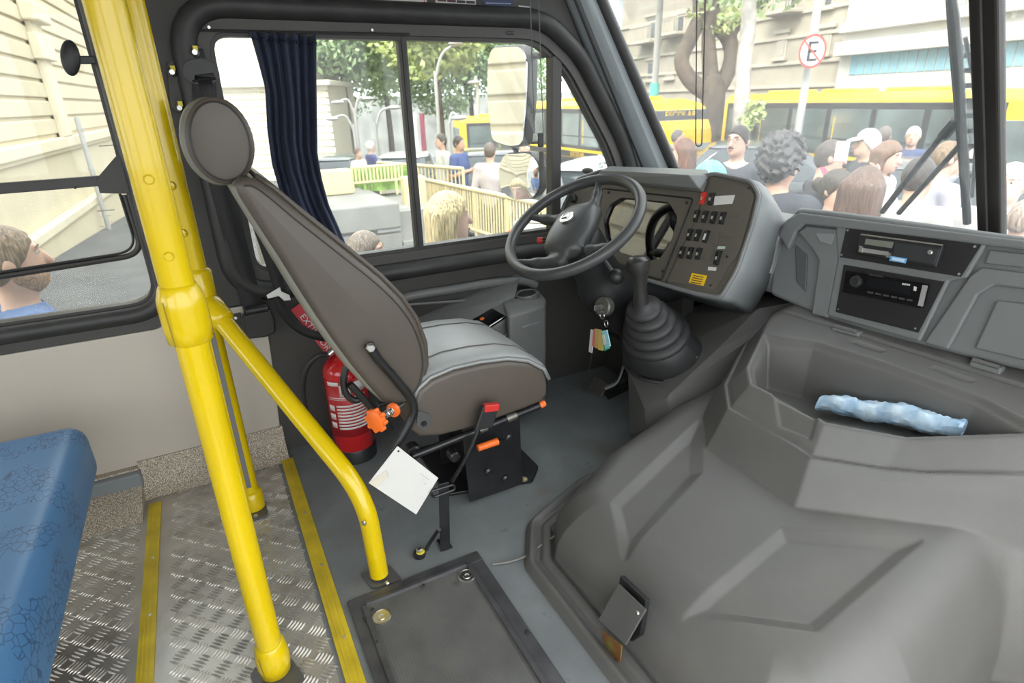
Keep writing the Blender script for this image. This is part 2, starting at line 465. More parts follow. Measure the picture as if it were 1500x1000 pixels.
# raised five-bar lozenges
tb = MB(); P = 0.043
for i in range(-26, 24):
    for j in range(-27, 3):
        cx, cy = i * P + 0.0, j * P
        if not (-1.08 < cx < 1.0 and -1.1 < cy < 0.062): continue
        if abs(cy + .329) < .030: continue
        a = math.radians(45 if (i + j) % 2 else -45)
        ux, uy = math.cos(a), math.sin(a); vx, vy = -uy, ux
        for k in range(-2, 3):
            x0, y0 = cx + vx * k * .0088, cy + vy * k * .0088; L_ = .0185 - abs(k) * .0015
            ring = []
            for (s, w, z) in ((-L_, 0, 0.0), (-L_ * .35, .0031, 0.0), (L_ * .35, .0031, 0.0), (L_, 0, 0.0), (L_ * .35, -.0031, 0.0), (-L_ * .35, -.0031, 0.0)):
                ring.append((x0 + ux * s + vx * w, y0 + uy * s + vy * w, z))
            t1 = (x0 - ux * L_ * .6, y0 - uy * L_ * .6, .0026); t2 = (x0 + ux * L_ * .6, y0 + uy * L_ * .6, .0026)
            tb.add(ring + [t1, t2], [(0, 1, 6), (1, 2, 7, 6), (2, 3, 7), (3, 4, 7), (4, 5, 6, 7), (5, 0, 6)])
tag(tb.build('tread_bars', M_alu, plate, smooth=False), kind='stuff')

# left wall with two window openings
W1 = loop_round(wy([(-2.0, .635), (-.172, .635), (-.172, 1.66), (-2.0, 1.66)]), .085, 6)
W2pts = [(.112, .69), (.112, 1.398), (1.20, 1.398), (1.335, 1.30), (1.545, 1.0), (1.60, .88), (1.60, .69)]
W2 = loop_round(wy(W2pts), .06, 6)
outer = wy([(-4.0, -.3), (1.95, -.3), (1.95, .72), (1.70, .93), (1.36, 1.54), (1.30, 1.85), (-4.0, 1.85)])
o = MB().holed(outer, [W1, W2], (-.05, 0, 0)).build('wall_left', M_char)
tag(o, 'left side wall of the bus, charcoal trim around the windows', 'wall', kind='structure'); wall_left = o
MB().prism(loop_round(wy([(-4.0, .10), (.092, .10), (.112, .40), (.118, .585), (-.14, .585), (-.20, .555), (-4.0, .555)]), .012, 3), (.008, 0, 0)).build('beige_panel', M_beige, wall_left, bevel=.002)
MB().bb((-1.1, -.155, 1.255), (-1.0975, .03, 1.2575)).build('trim_joint', M_black, wall_left)
MB().bb((-1.1, -.155, .583), (-1.094, .11, .589)).build('trim_edge', M_black, wall_left)
# cove skirting
prof = [(-1.1, .115), (-1.085, .115), (-1.075, .05), (-1.045, .012), (-1.02, 0.001), (-1.1, 0.001)]
o = MB().prism([Vector((a, -.36, b)) for a, b in prof], (0, .46, 0)).build('baseboard_left', M_speck, smooth=True, auto=30); tag(o, 'speckled beige cove skirting by the tread plate', 'baseboard', kind='structure')
prof = [(-1.1, .10), (-1.07, .10), (-1.05, .05), (-.985, .03), (-.90, .001), (-1.1, .001)]
o = MB().prism([Vector((a, -1.3, b)) for a, b in prof], (0, .94, 0)).build('baseboard_rear', M_speck, smooth=True, auto=30); tag(o, 'wide speckled beige cove below the grey skirting duct', 'baseboard', kind='structure')
o = MB().bb((-1.1, -1.4, .03), (-1.045, -.355, .095)).build('skirting_duct', M_pillar, bevel=.008); tag(o, 'grey plastic duct along the foot of the beige side panel', 'duct', kind='structure')

def yzrect(x0, y0, z0, x1, y1, z1): return MB().bb((x0, y0, z0), (x1, y1, z1))
def offset_loop(pts, d):
    """offset a closed loop in the wall plane (y,z) outward"""
    n = len(pts); cy = sum(p.y for p in pts) / n; cz = sum(p.z for p in pts) / n; out = []
    area = sum(pts[i].y * pts[(i + 1) % n].z - pts[(i + 1) % n].y * pts[i].z for i in range(n)); s = 1 if area > 0 else -1
    for i in range(n):
        a, b = pts[i - 1], pts[(i + 1) % n]; t = Vector((0, b.y - a.y, b.z - a.z)).normalized()
        out.append(Vector((pts[i].x, pts[i].y + s * t.z * d, pts[i].z - s * t.y * d)))
    return out
# window 1 : passenger window
w = bpy.data.objects.new('window_1', None); col.objects.link(w); w.location = (XW, -1.0, .635); tag(w, 'passenger window with a sliding lower sash', 'window', kind='structure')
MB().tube([p + V(.008, 0, 0) for p in offset_loop(W1, .022)], .026, 10, closed=True).build('gasket', M_rubber, w, smooth=True)
MB().holed(offset_loop(W1, .002), [offset_loop(W1, -.012)], (-.045, 0, 0)).build('frame', M_frame, w)
MB().prism([p + V(-.028, 0, 0) for p in W1], (-.004, 0, 0)).build('pane', G_side, w)
b0, b1 = on(0, 296, 'x', -1.105), on(190, 264, 'x', -1.105)
MB().prism([V(-1.118, -1.98, .985), V(-1.118, -.185, 1.0), V(-1.118, -.185, 1.028), V(-1.118, -1.98, 1.013)], (.022, 0, 0)).build('sash_bar', M_frame, w, bevel=.002)
br = [on(*p, 'x', -1.094) for p in ((146, 283), (194, 284), (194, 244), (178, 219), (141, 262))]
MB().prism(br, (-.02, 0, 0)).build('sash_bracket', M_frame, w, bevel=.002)
for k in ((148, 267), (110, 275)):
    MB().lathe([(.004, 0), (.003, .003)], on(*k, 'x', -1.096), (1, 0, 0), 8).build('screw', M_black, w)
sl = [V(-1.112, -.195, 1.0), V(-1.112, -.183, .76), V(-1.112, -1.95, .745)]
sl = [on(183, 285, 'x', -1.112), on(210, 372, 'x', -1.112), on(0, 405, 'x', -1.112)]; sl[2] = sl[1] + (sl[2] - sl[1]) * 3
MB().tube(arc(sl, .055, 7), .0085, 8).build('sash_frame', M_frame, w, smooth=True)
MB().tube([p + V(.001, -.004, .004) for p in arc([sl[0] + V(0, -.008, 0), sl[1] + V(0, -.008, .008), sl[2] + V(0, 0, .008)], .055, 7)], .004, 6).build('sash_seal', M_rubber, w, smooth=True)
kn = on(118, 85, 'x', -1.08)
kb = MB(); kb.sphere(kn + V(0, -.022, .0), (.012, .022, .044), 14, 10, Matrix.Rotation(math.radians(-12), 3, 'X')); kb.build('latch_knob', M_black, w, smooth=True)
MB().box(kn + V(-.008, .012, -.004), (.016, .05, .02)).build('latch_arm', M_black, w, bevel=.003)
for (px_, py_, n_) in ((158, 213, 7), (157, 308, 8), (156, 316, 5), (160, 325, 4), (158, 331, 6)):
    for k in range(n_):
        c0 = on(px_ + (k - n_ / 2) * 3.2, py_ - (k - n_ / 2) * .25, 'x', -1.126); MB().box(c0, (.0006, .0045 if k % 3 else .006, .0032 if py_ in (213, 308) else .0012)).build('etched_mark', mat('etch_grey', (.42, .40, .36), .6), w)

# window 2 : driver's window
w = bpy.data.objects.new('window_2', None); col.objects.link(w); w.location = (XW, .8, .69); tag(w, 'driver side window with black divider and quarter light', 'window', kind='structure')
W2o = offset_loop(W2, .038)
MB().tube([p + V(.012, 0, 0) for p in offset_loop(W2, .066)], .033, 12, closed=True).build('gasket', M_rubber, w, smooth=True)
MB().holed(W2o, [W2], (.012, 0, 0)).build('frame', mat('window_frame_grey', (.06, .056, .052), .5, var=.1), w, bevel=.002)
MB().holed([p + V(.002, 0, 0) for p in offset_loop(W2, .006)], [[p + V(.002, 0, 0) for p in offset_loop(W2, -.012)]], (-.04, 0, 0)).build('inner_frame', M_frame, w)
MB().bb((-1.132, .676, .69), (-1.10, .706, 1.398)).build('divider', M_frame, w, bevel=.003)
MB().bb((-1.118, .686, .69), (-1.096, .696, 1.398)).build('divider_seal', M_rubber, w)
MB().bb((-1.14, 1.262, .69), (-1.092, 1.306, 1.345)).build('mullion', M_frame, w, bevel=.004)
zc = -1.122
MB().prism(wy([(.112, .69), (.112, 1.398), (.69, 1.398), (.69, .69)], zc), (-.004, 0, 0)).build('pane', G_side, w)
MB().prism(wy([(.69, .69), (.69, 1.398), (1.20, 1.398), (1.28, 1.34), (1.28, .69)], zc - .008), (-.004, 0, 0)).build('pane', G_side, w)
MB().prism(wy([(1.28, .69), (1.28, 1.34), (1.335, 1.30), (1.545, 1.0), (1.60, .88), (1.60, .69)], zc), (-.004, 0, 0)).build('pane', G_side, w)
MB().box(V(-1.092, 1.085, 1.415), (.014, .03, .012)).build('catch', M_black, w, bevel=.003)
for k in ((284, 49), (306, 40), (545, 44)):
    MB().lathe([(.005, 0), (.004, .003)], on(*k, 'x', -1.086), (1, 0, 0), 8).build('screw', M_steel, w)
# curtain rod
rod = MB().tube([on(290, 44, 'x', -1.075), on(600, 50, 'x', -1.075)], .003, 8).build('curtain_wire', M_black, smooth=True)
tag(rod, 'thin black curtain wire along the top of the driver window', 'rail')

# windshield
def wsy(x, z): return 1.985 - .14 * (x / 1.0) ** 2 - .56 * (z - .86)
def ws_hit(px, py):
    r = ray(px, py); t = .0015
    for _ in range(80):
        p = CAM + r * t; t += (wsy(p[0], p[2]) - p[1]) / (r[1] + .28 * p[0] * r[0] + .56 * r[2])
    return Vector(CAM + r * t)
eb, et = ws_hit(985, 243), ws_hit(880, 0)
def ex(z): return eb.x + (et.x - eb.x) * (z - eb.z) / (et.z - eb.z)
def wsp(x, z): return Vector((x, wsy(x, z), z))
zt = 1.66
w = bpy.data.objects.new('window_3', None); col.objects.link(w); w.location = (0, 1.9, .8); tag(w, 'split windshield with a black centre post', 'window', kind='structure')
qb, qt = ws_hit(1455, 330), ws_hit(1448, 0)
def cx_(z): return qb.x + (qt.x - qb.x) * (z - qb.z) / (qt.z - qb.z)
def pane(f0, f1):
    rows = []
    for j in range(5):
        z = .74 + (zt - .74) * j / 4; x0, x1 = f0(z), f1(z); rows.append([wsp(x0 + (x1 - x0) * i / 14, z) for i in range(15)])
    return MB().sheet(rows)
pane(ex, cx_).build('pane', G_wind, w, smooth=True, solid=.005)
pane(cx_, lambda z: 1.05).build('pane', G_wind, w, smooth=True, solid=.005)
pb, pt = wsp(cx_(.72), .72), wsp(cx_(zt), zt)
def tilt_post(half):
    d = V(0, -.035, -.03)
    q = [pb + V(-half, 0, 0), pt + V(-half, 0, 0), pt + V(half, 0, 0), pb + V(half, 0, 0)]
    return MB().prism([p + V(0, .01, .008) for p in q], V(0, -.03, -.022))
tilt_post(.030).build('centre_post', mat('brown_black_rubber', (.028, .024, .021), .5, var=.15), w, bevel=.006)
MB().tube([pb + V(.002, -.03, -.022), pt + V(.002, -.03, -.022)], .005, 6).build('post_seam', M_rubber, w, smooth=True)
edge = [wsp(ex(z), z) for z in np.linspace(.72, zt, 9)]
MB().tube(edge, .024, 10).build('gasket', M_rubber, w, smooth=True)
edge2 = [Vector((1.05, wsy(1.05, z), z)) for z in np.linspace(.72, zt, 9)]
MB().tube(edge2, .03, 10).build('gasket', M_rubber, w, smooth=True)
# A pillar trim between driver window and windshield
rows = []
for t in np.linspace(0, 1, 13):
    z = .70 + 1.0 * t
    a = Vector((-1.098, 1.735 - .565 * (z - .80), z)); b = wsp(ex(z), z) + V(-.005, -.005, 0)
    row = []
    for s in np.linspace(0, 1, 9):
        p = a.lerp(b, s); bulge = .022 * math.sin(math.pi * s) + (.012 if .35 < s < .75 else 0)
        p = p + V(bulge, -bulge * .5, 0); row.append(p)
    rows.append(row)
o = MB().sheet(rows).build('pillar_front_left', M_pillar, smooth=True, solid=.012); tag(o, 'grey front pillar trim between driver window and windshield', 'pillar', kind='structure')
MB().tube([r[2] + V(.006, -.004, 0) for r in rows], .005, 6).build('trim_groove', M_black, o, smooth=True)
# roof, header, right side, rear
o = MB().bb((-1.15, -4.0, 1.85), (1.25, 1.25, 1.9)).build('ceiling', mat('ceiling_laminate', (.5, .5, .48), .6, var=.05)); tag(o, 'light ceiling panel of the bus', 'ceiling', kind='structure')
hd = MB().sheet([[Vector((x, wsy(x, zt), zt)) for x in np.linspace(-1.05, 1.1, 12)], [Vector((x, 1.2, 1.86)) for x in np.linspace(-1.05, 1.1, 12)]]).build('trim_header', M_pillar, solid=.02)
tag(hd, 'grey header trim above the windshield', 'trim', kind='structure')
XR = 1.2
def xr(pts): return [Vector((XR, a, b)) for a, b in pts]
o = MB().holed(xr([(-4, -.4), (-.62, -.4), (-.62, 1.7), (1.22, 1.7), (1.22, -.4), (1.95, -.4), (1.95, .75), (1.3, 1.85), (-4, 1.85)]), [xr([(-3.6, .7), (-.75, .7), (-.75, 1.6), (-3.6, 1.6)]), xr([(1.32, .6), (1.75, .6), (1.75, .9), (1.32, 1.55)])], (.05, 0, 0)).build('wall_right', M_beige)
tag(o, 'right side wall of the bus with the open doorway', 'wall', kind='structure')
o = MB().holed([V(-1.15, -4, -.3), V(1.25, -4, -.3), V(1.25, -4, 1.9), V(-1.15, -4, 1.9)], [[V(-.9, -4, .7), V(1.0, -4, .7), V(1.0, -4, 1.6), V(-.9, -4, 1.6)]], (0, -.05, 0)).build('wall_rear', M_beige)
tag(o, 'rear wall of the bus behind the passenger area', 'wall', kind='structure')
o = MB().bb((-1.12, 1.9, -.3), (1.25, 2.0, .74)).build('wall_front', M_char); tag(o, 'front bulkhead below the windshield', 'wall', kind='structure')
# yellow step edges
def step_edge(name, y0, y1, x0, label, pxs):
    e = MB().prism([V(x0, y0, .0005), V(x0, y0, .006), V(x0, (y0 + y1) / 2, .008), V(x0, y1, .006), V(x0, y1, .0005)], (1.15 - x0, 0, 0)).build(name, M_yelstrip)
    tag(e, label, 'step edge')
    for k in range(3): MB().bb((x0 + .002, y0 + (y1 - y0) * (.25 + .22 * k), .0065), (1.14, y0 + (y1 - y0) * (.25 + .22 * k) + .003, .0085)).build('rib', M_yelstrip, e)
    for p in pxs:
        q = on(*p, 'z', .007); MB().lathe([(.0045, 0), (.0035, .003)], (q.x, (y0 + y1) / 2 + .004, .007), (0, 0, 1), 10).build('screw', M_steel, e)
step_edge('step_edge_strip', .072, .112, -1.03, 'yellow step edge strip between tread plate and driver floor', [(447, 751), (475, 826), (512, 930)])
step_edge('step_edge_strip', -.347, -.311, -.985, 'yellow step edge strip crossing the tread plate', [(230, 815), (226, 898)])
# floor hatch
hx0, hx1, hy0, hy1 = -.262, .52, .128, .50
h = empty('floor_hatch', (0.1, .3, 0), 'grey ribbed floor hatch with screwed metal frame and round locks', 'hatch')
M_hatch = mat('ribbed_grey_mat', (.105, .105, .1), .6, var=.2, vscale=9, rvar=.1)
N_, L_n = M_hatch.node_tree.nodes, M_hatch.node_tree.links
stain(M_hatch, (.035, .033, .03), 9, .60, .70, .7); stain(M_hatch, (.19, .145, .095), 5, .55, .75, .4)
wv = N_.new('ShaderNodeTexWave'); wv.inputs['Scale'].default_value = 45; wv.bands_direction = 'Y'; tcn = N_.new('ShaderNodeTexCoord'); L_n.new(tcn.outputs['Object'], wv.inputs['Vector'])
bmn = N_.new('ShaderNodeBump'); bmn.inputs['Strength'].default_value = .5; bmn.inputs['Distance'].default_value = .001; L_n.new(wv.outputs['Fac'], bmn.inputs['Height']); L_n.new(bmn.outputs['Normal'], N_['Principled BSDF'].inputs['Normal'])
MB().bb((hx0 + .03, hy0 + .03, .0005), (hx1 - .03, hy1 - .03, .006)).build('hatch_panel', M_hatch, h)
M_hf = mat('dark_aluminium_frame', (.1, .1, .105), .4, metal=.5, var=.25, vscale=15)
for (a, b) in (((hx0, hy0), (hx0 + .04, hy1)), ((hx1 - .04, hy0), (hx1, hy1)), ((hx0, hy0), (hx1, hy0 + .042)), ((hx0, hy1 - .05), (hx1, hy1))):
    MB().bb((a[0], a[1], .0005), (b[0], b[1], .009 if b[0] - a[0] < .1 else .0082)).build('frame_rail', M_hf, h, bevel=.003)
    lx, ly = b[0] - a[0], b[1] - a[1]
    if lx < ly: MB().bb((b[0] - .012 if a[0] < 0 else a[0], a[1] + .04, .009), (b[0] if a[0] < 0 else a[0] + .012, b[1] - .045, .014)).build('frame_lip', M_hf, h, bevel=.002)
    else: MB().bb((a[0] + .04, b[1] - .014 if a[1] < .3 else a[1], .009), (b[0] - .04, b[1] if a[1] < .3 else a[1] + .014, .014)).build('frame_lip', M_hf, h, bevel=.002)
for p in ((559, 903), (684, 843)):
    q = on(*p, 'z', .008); lk = MB().lathe([(.024, 0), (.024, .003), (.021, .004), (.0205, .003), (.012, .003), (.011, .005), (.006, .005), (.005, .002)], (q.x, q.y, .006), n=24).build('hatch_lock', M_steel, h, smooth=True, auto=30)
for p in ((546, 892), (534, 906), (620, 857), (683, 826), (772, 924), (552, 940)):
    q = on(*p, 'z', .012); MB().lathe([(.005, 0), (.0035, .004)], (q.x, q.y, .011), n=8).build('screw', M_black, h)
# mud stains etc on the floor as thin dirt patches would be flat print: kept in the floor material
# ================================================================== HEADER STICKERS
M_red = mat('red_print', (.55, .03, .03), .5); M_navyp = mat('navy_print', (.02, .035, .1), .45, var=.05)
def sticker(name, quad, x, m, label, border=None):
    q = [on(*p, 'x', x) for p in quad]
    s = MB().prism(q, (.0015, 0, 0)).build(name, m); tag(s, label, 'sticker'); return s, q
s, q = sticker('notice_sticker', [(521, -22), (625, -18), (625, 11), (521, 4)], -1.098, M_white, 'white notice sticker with red border above driver window')
MB().tube([p + V(.0025, 0, 0) for p in loop_round([on(*p, 'x', -1.098) for p in [(525, -18), (621, -14), (621, 7), (525, 1)]], .01, 3)], .0011, 5, closed=True).build('red_border', M_red, s)
s, q = sticker('schedule_sticker', [(637, -20), (696, -17), (697, 14), (638, 10)], -1.098, M_white, 'small printed table sticker with dark cells above driver window')
for i in range(4):
    for j in range(4):
        a = (641 + j * 14, -14 + i * 6 + j * 1.0); MB().prism([on(a[0] + u, a[1] + v, 'x', -1.0963) for u, v in ((0, 0), (12.5, .8), (12.5, 4.6), (0, 4))], (.0006, 0, 0)).build('cell', mat('maroon_print', (.08, .02, .03), .5) if j < 2 and i > 1 else M_ink, s)
s, q = sticker('round_badge_sticker', [(706, -18), (754, -15), (752, 2), (744, 15), (728, 17), (712, 12), (706, 0)], -1.098, M_navyp, 'dark blue rounded maker sticker above driver window')
for k in range(12): MB().prism([on(712 + k * 3.1 + u, 3.6 + k * .09 + v, 'x', -1.0963) for u, v in ((0, 0), (2.3, 0), (2.3, 1.6), (0, 1.6))], (.0006, 0, 0)).build('print', mat('pale_blue_print', (.35, .4, .55), .5), s)
for k in range(7): MB().prism([on(720 + k * 2.7 + u, 9.6 + k * .1 + v, 'x', -1.0963) for u, v in ((0, 0), (2.0, 0), (2.0, 2.6 if k % 2 else 3.4), (0, 2.6))], (.0006, 0, 0)).build('print', M_white, s)
s, q = sticker('number_sticker', [(759, 8), (777, 10), (778, 20), (760, 19)], -1.098, M_white, 'tiny white number label beside the round blue sticker')
for k in range(4): MB().prism([on(763 + k * 3 + u, 12.5 + k * .3 + v, 'x', -1.0963) for u, v in ((0, 0), (1.8, 0), (1.8, 4), (0, 4))], (.0006, 0, 0)).build('print', mat('grey_print', (.45, .45, .45), .7), s)

# ================================================================== ENGINE COVER (moulded, height field)
def pl(px, py): 
    q = onp(px, py, (0, .72, .17), (0, -.27, 1)); return (q.x, q.y)
def zz(px, py, z): q = on(px, py, 'z', z); return (q.x, q.y)
def pz(px, py, off): q = onp(px, py, (0, .72, .17 + off), (0, -.27, 1)); return (q.x, q.y)
nx, ny = 400, 300
gx = np.linspace(-.60, 1.0, nx); gy = np.linspace(.585, 1.68, ny); GX, GY = np.meshgrid(gx, gy, indexing='ij')
plateau = .17 + .27 * (np.maximum(GY, .72) - .72)
hump = [(-.12, .675), (.54, .675), (.62, .80), (.655, 1.0), (.65, 1.3), (.78, 1.42), (.80, 1.9), (-.30, 1.9), (-.34, 1.22), (-.31, .95), (-.225, .74)]
def prof(d, w):
    t = np.clip(-d / w, 0, 1); return np.sqrt(np.maximum(1 - (1 - t) ** 2, 0))
dh = sd_poly(GX, GY, hump)
Hc = .020 * sstep(dh - .088, .014) - .010 * sstep(np.abs(dh - .045) - .012, .010) + .007 * sstep(np.abs(dh - .068) - .010, .008) - .012 * sstep(np.abs(dh - .006) - .008, .007)
Hc = Hc + (plateau - .022) * prof(dh, .15)
lp = [pl(*p) for p in ((900, 735), (917, 803), (1022, 690), (1024, 618))]
rp = [pl(*p) for p in ((1008, 893), (1148, 776), (1345, 790), (1195, 918))]
for poly, w_, g_ in ((lp, .030, .012), (rp, .028, .010)): Hc -= .015 * np.clip(-(sd_poly(GX, GY, poly) - g_) / w_, 0, 1)
Rm = pz(1370, 768, 0); FLb, FMb, FRb = pz(1034, 655, .0), pz(1164, 742, 0), pz(1500, 784, 0)
lft = pz(1036, 572, .115)
blk = [FLb, FMb, Rm, FRb, (FRb[0] + .3, FRb[1] + .17), (1.2, 1.9), (-.62, 1.9), (-.36, 1.62), (lft[0] - .03, lft[1] + .03)]
db = sd_poly(GX, GY, blk)
ramp = np.clip(-db / .014, 0, 1) * .03 + np.clip(-(db + .014) / .034, 0, 1) * .085
Hc = np.where(db < 0, np.minimum(Hc, plateau) + ramp, Hc)
Hc += .05 * np.clip(-(db + .058) / .04, 0, 1)
Hc -= .007 * sstep(np.abs(db + .053) - .007, .005) * np.clip((pz(1385, 682, .12)[0] - GX) / .03, 0, 1)
backp = [pz(*p, .165) for p in ((1104, 486), (1196, 499), (1300, 530), (1440, 580), (1530, 628))]
backp = [(-1.0, .9)] + [(backp[0][0] - .03, backp[0][1] - .03)] + backp + [(1.3, 1.25), (1.3, .9)]
di = np.maximum(db + .105, sd_poly(GX, GY, backp))
floor_t = .368 + .2 * np.clip(GX - .07, 0, .45)
Hc -= .030 * np.clip((GX - .20) / .16, 0, 1) * np.clip((1.44 - GY) / .12, 0, 1) * np.clip(-(db + .03) / .03, 0, 1)
Hc -= .016 * np.clip(-di / .008, 0, 1)
tt = sstep(di + .012, .026); Hc = Hc * (1 - tt) + np.minimum(Hc, floor_t) * tt
notch = [pz(1130, 574, .16), pz(1202, 602, .16), pz(1192, 632, .15), pz(1144, 610, .15)]
Hc -= .009 * sstep(sd_poly(GX, GY, notch) - .002, .008) * (1 - tt)
for (u0, v0, u1, v1) in ((1245, 512, 1290, 528), (1360, 550, 1420, 572)):
    a_, b_ = pz(u0, v0 - 12, .165), pz(u1, v1 - 12, .165)
    dd_ = sd_poly(GX, GY, [a_, b_, (b_[0] + .005, b_[1] + .02), (a_[0] + .005, a_[1] + .02)]); Hc -= .003 * sstep(dd_, .004)
grv = sd_poly(GX, GY, [(-.2, 1.558), (1.2, 1.598), (1.2, 1.604), (-.2, 1.564)]); Hc -= .005 * sstep(grv - .004, .004)
vv = np.stack([GX, GY, Hc], -1).reshape(-1, 3); I = np.arange(nx * ny).reshape(nx, ny)
keep = Hc > .0015
q = np.stack([I[:-1, :-1], I[1:, :-1], I[1:, 1:], I[:-1, 1:]], -1).reshape(-1, 4)
kf = keep.reshape(-1)[q].any(1); q = q[kf]
ec = empty('engine_cover', (.3, 1.1, 0), 'large grey moulded engine cover with a deep storage tray', 'engine cover')
o = mkobj('cover_shell', np_mesh('cover_shell', vv, q), M_cover, ec, smooth=True)
def hz(x, y):
    i = min(max(int(round((x + .60) / 1.6 * (nx - 1))), 0), nx - 1); j = min(max(int(round((y - .585) / 1.095 * (ny - 1))), 0), ny - 1); return float(Hc[i, j])
# hinges of the tray lid
for (a, b) in (((1222, 476), (1262, 486)), ((1424, 528), (1470, 541))):
    p, r_ = V(*pz(*a, .17), 0), V(*pz(*b, .17), 0); d = (r_ - p); c_ = (p + r_) / 2; c_.z = hz(c_.x, c_.y) + .008
    d.z = 0; ang = math.atan2(d.y, d.x); R = Matrix.Rotation(ang, 3, 'Z')
    hg = MB().box(c_ + V(0, 0, -.004), (d.length, .026, .018), R).build('hinge', M_dash, ec, bevel=.004)
    MB().tube([c_ - d * .42 + V(0, -.012, .006), c_ + d * .42 + V(0, -.012, .006)], .006, 8).build('hinge_pin', M_cover, hg, smooth=True)
# bracket latch on the rear wall
lb = empty('cover_latch', on(905, 960, 'z', .02), 'grey metal strap latch holding the engine cover down', 'latch')
M_latch = mat('grey_latch', (.12, .12, .115), .38, var=.1)
A = [on(908, 855, 'y', .668), on(948, 893, 'y', .668), on(918, 945, 'y', .640), on(878, 908, 'y', .640)]
MB().prism(A, (0, -.004, .004)).build('strap', M_latch, lb, bevel=.0015)
MB().prism([on(915, 842, 'y', .69), on(953, 878, 'y', .69), on(944, 930, 'y', .69), on(925, 945, 'y', .69), on(905, 900, 'y', .69)], (0, -.014, .006)).build('pocket', M_black, lb, bevel=.002)
MB().prism([on(882, 922, 'y', .636), on(912, 944, 'y', .636), on(910, 968, 'y', .632), on(894, 965, 'y', .632)], (0, -.003, 0)).build('tongue', mat('zinc_yellow', (.3, .27, .08), .4, metal=.4, var=.5, vscale=40, color2=(.3, .1, .04)), lb)
for p in ((934, 897), (902, 963), (893, 955)): MB().lathe([(.005, 0), (.004, .004)], on(*p, 'y', .634), (0, -1, .2), 8).build('bolt', M_steel, lb)
# blue plastic-wrapped parcel in the tray
def parcel():
    p0, p1 = on(1200, 590, 'z', .408), on(1414, 626, 'z', .478); n, m_ = 44, 16; rows = []
    d = p1 - p0; w_ = Vector((-d.y, d.x, 0)).normalized()
    for i in range(n):
        t = i / (n - 1); row = []
        for j in range(m_):
            a = 2 * math.pi * j / m_; e = .55 + .45 * math.sin(math.pi * min(max(t * 1.0, .03), .97)) ** .35
            rw = .030 * (e if t < .9 else e * .8) * (1 + .12 * math.sin(9 * t + 2 * a)); rh = .028 * e
            cr = .0045 * (rng.random() - .5) + .0025 * math.sin(31 * t + 3 * math.sin(a * 2))
            row.append(p0 + d * t + w_ * .9 * ((rw + cr) * math.cos(a) + .012 * math.sin(4 * t)) + V(0, 0, (rh + cr) * math.sin(a) + .004 * math.sin(13 * t)))
        row.append(row[0]); rows.append(row)
    return MB().sheet(rows)
M_bluep = mat('blue_plastic_film', (.30, .50, .72), .25, var=.35, vscale=25, color2=(.62, .76, .86), spec=.7)
pcl = parcel().build('wrapped_parcel', M_bluep, smooth=True, auto=35); tag(pcl, 'long parcel wrapped in light blue plastic film lying in the tray', 'parcel')
# ================================================================== GEAR CONSOLE + LEVER
gc = empty('gear_console', (-.4, 1.4, 0), 'grey moulded gear lever console beside the engine cover', 'console')
def hull(name, pts, m, parent, bevel=.01, seg=3):
    bm = bmesh.new(); [bm.verts.new(p) for p in pts]; bmesh.ops.convex_hull(bm, input=bm.verts); 
    bmesh.ops.dissolve_limit(bm, angle_limit=math.radians(3), verts=bm.verts, edges=bm.edges)
    me = bpy.data.meshes.new(name); bm.to_mesh(me); bm.free(); return mkobj(name, me, m, parent, bevel=bevel, seg=seg)
hull('console_body', [on(922, 640, 'y', 1.25), on(946, 628, 'y', 1.2), V(-.22, 1.27, .0), V(-.2, 1.72, 0), V(-.5, 1.72, 0),
     on(920, 541, 'y', 1.29), on(944, 598, 'y', 1.2), on(978, 582, 'y', 1.23), on(1050, 512, 'y', 1.42), on(1110, 452, 'y', 1.60), on(960, 462, 'y', 1.60), V(-.2, 1.72, .57), V(-.5, 1.72, .5)], M_cover, gc, bevel=.012)
gl = empty('gear_lever', (-.4, 1.36, .33), 'black gear lever with ribbed rubber boot', 'gear lever')
B0 = (on(921, 530, 'y', 1.33) + on(1046, 490, 'y', 1.43)) / 2 + V(0, -.01, -.035); K = on(937, 388, 'x', -.43)
T0 = on(938, 440, 'x', -.43)
M_boot = mat('black_boot_rubber', (.03, .03, .031), .5, var=.15, bump=.08, bscale=250)
def ring(c, ax, rx, ry, n=28):
    ax = ax.normalized(); u = V(1, .35, 0); u = (u - ax * u.dot(ax)).normalized(); w_ = ax.cross(u)
    return [c + u * rx * math.cos(2 * math.pi * k / n) + w_ * ry * math.sin(2 * math.pi * k / n) for k in range(n + 1)]
ax0 = V(0, -.22, 1); ax1 = (T0 - B0); prof_b = [(0, .150, .130), (.06, .152, .132), (.14, .148, .128), (.26, .134, .118), (.36, .114, .102), (.40, .102, .092)]
rows = [ring(B0 + ax1 * t, ax0.lerp(ax1.normalized(), t), a, b) for t, a, b in prof_b]
nr = 5
for k in range(nr):
    t0 = .41 + k * .105; r0 = .106 - k * .0150
    for dt, dr_ in ((0, -.006), (.018, .012), (.045, .016), (.075, .006), (.098, -.012)):
        rows.append(ring(B0 + ax1 * (t0 + dt), ax1, r0 + dr_, (r0 + dr_) * .92))
rows.append(ring(B0 + ax1 * .97, ax1, .026, .026)); rows.append(ring(B0 + ax1 * 1.0, ax1, .022, .022))
MB().sheet(rows).build('boot', M_boot, gl, smooth=True, auto=70)
kd = (K - T0)
MB().tube([T0 - ax1 * .03, T0 + kd * .2, T0 + kd * .5, T0 + kd * .75, T0 + kd * .93 + V(-.004, 0, 0), T0 + kd * 1.10 + V(-.008, 0, 0), T0 + kd * 1.19 + V(-.010, 0, 0), T0 + kd * 1.22 + V(-.010, 0, 0)], [.026, .022, .022, .026, .036, .037, .028, .012], 18).build('knob', mat('gear_knob_black', (.03, .029, .027), .3, var=.1), gl, smooth=True)
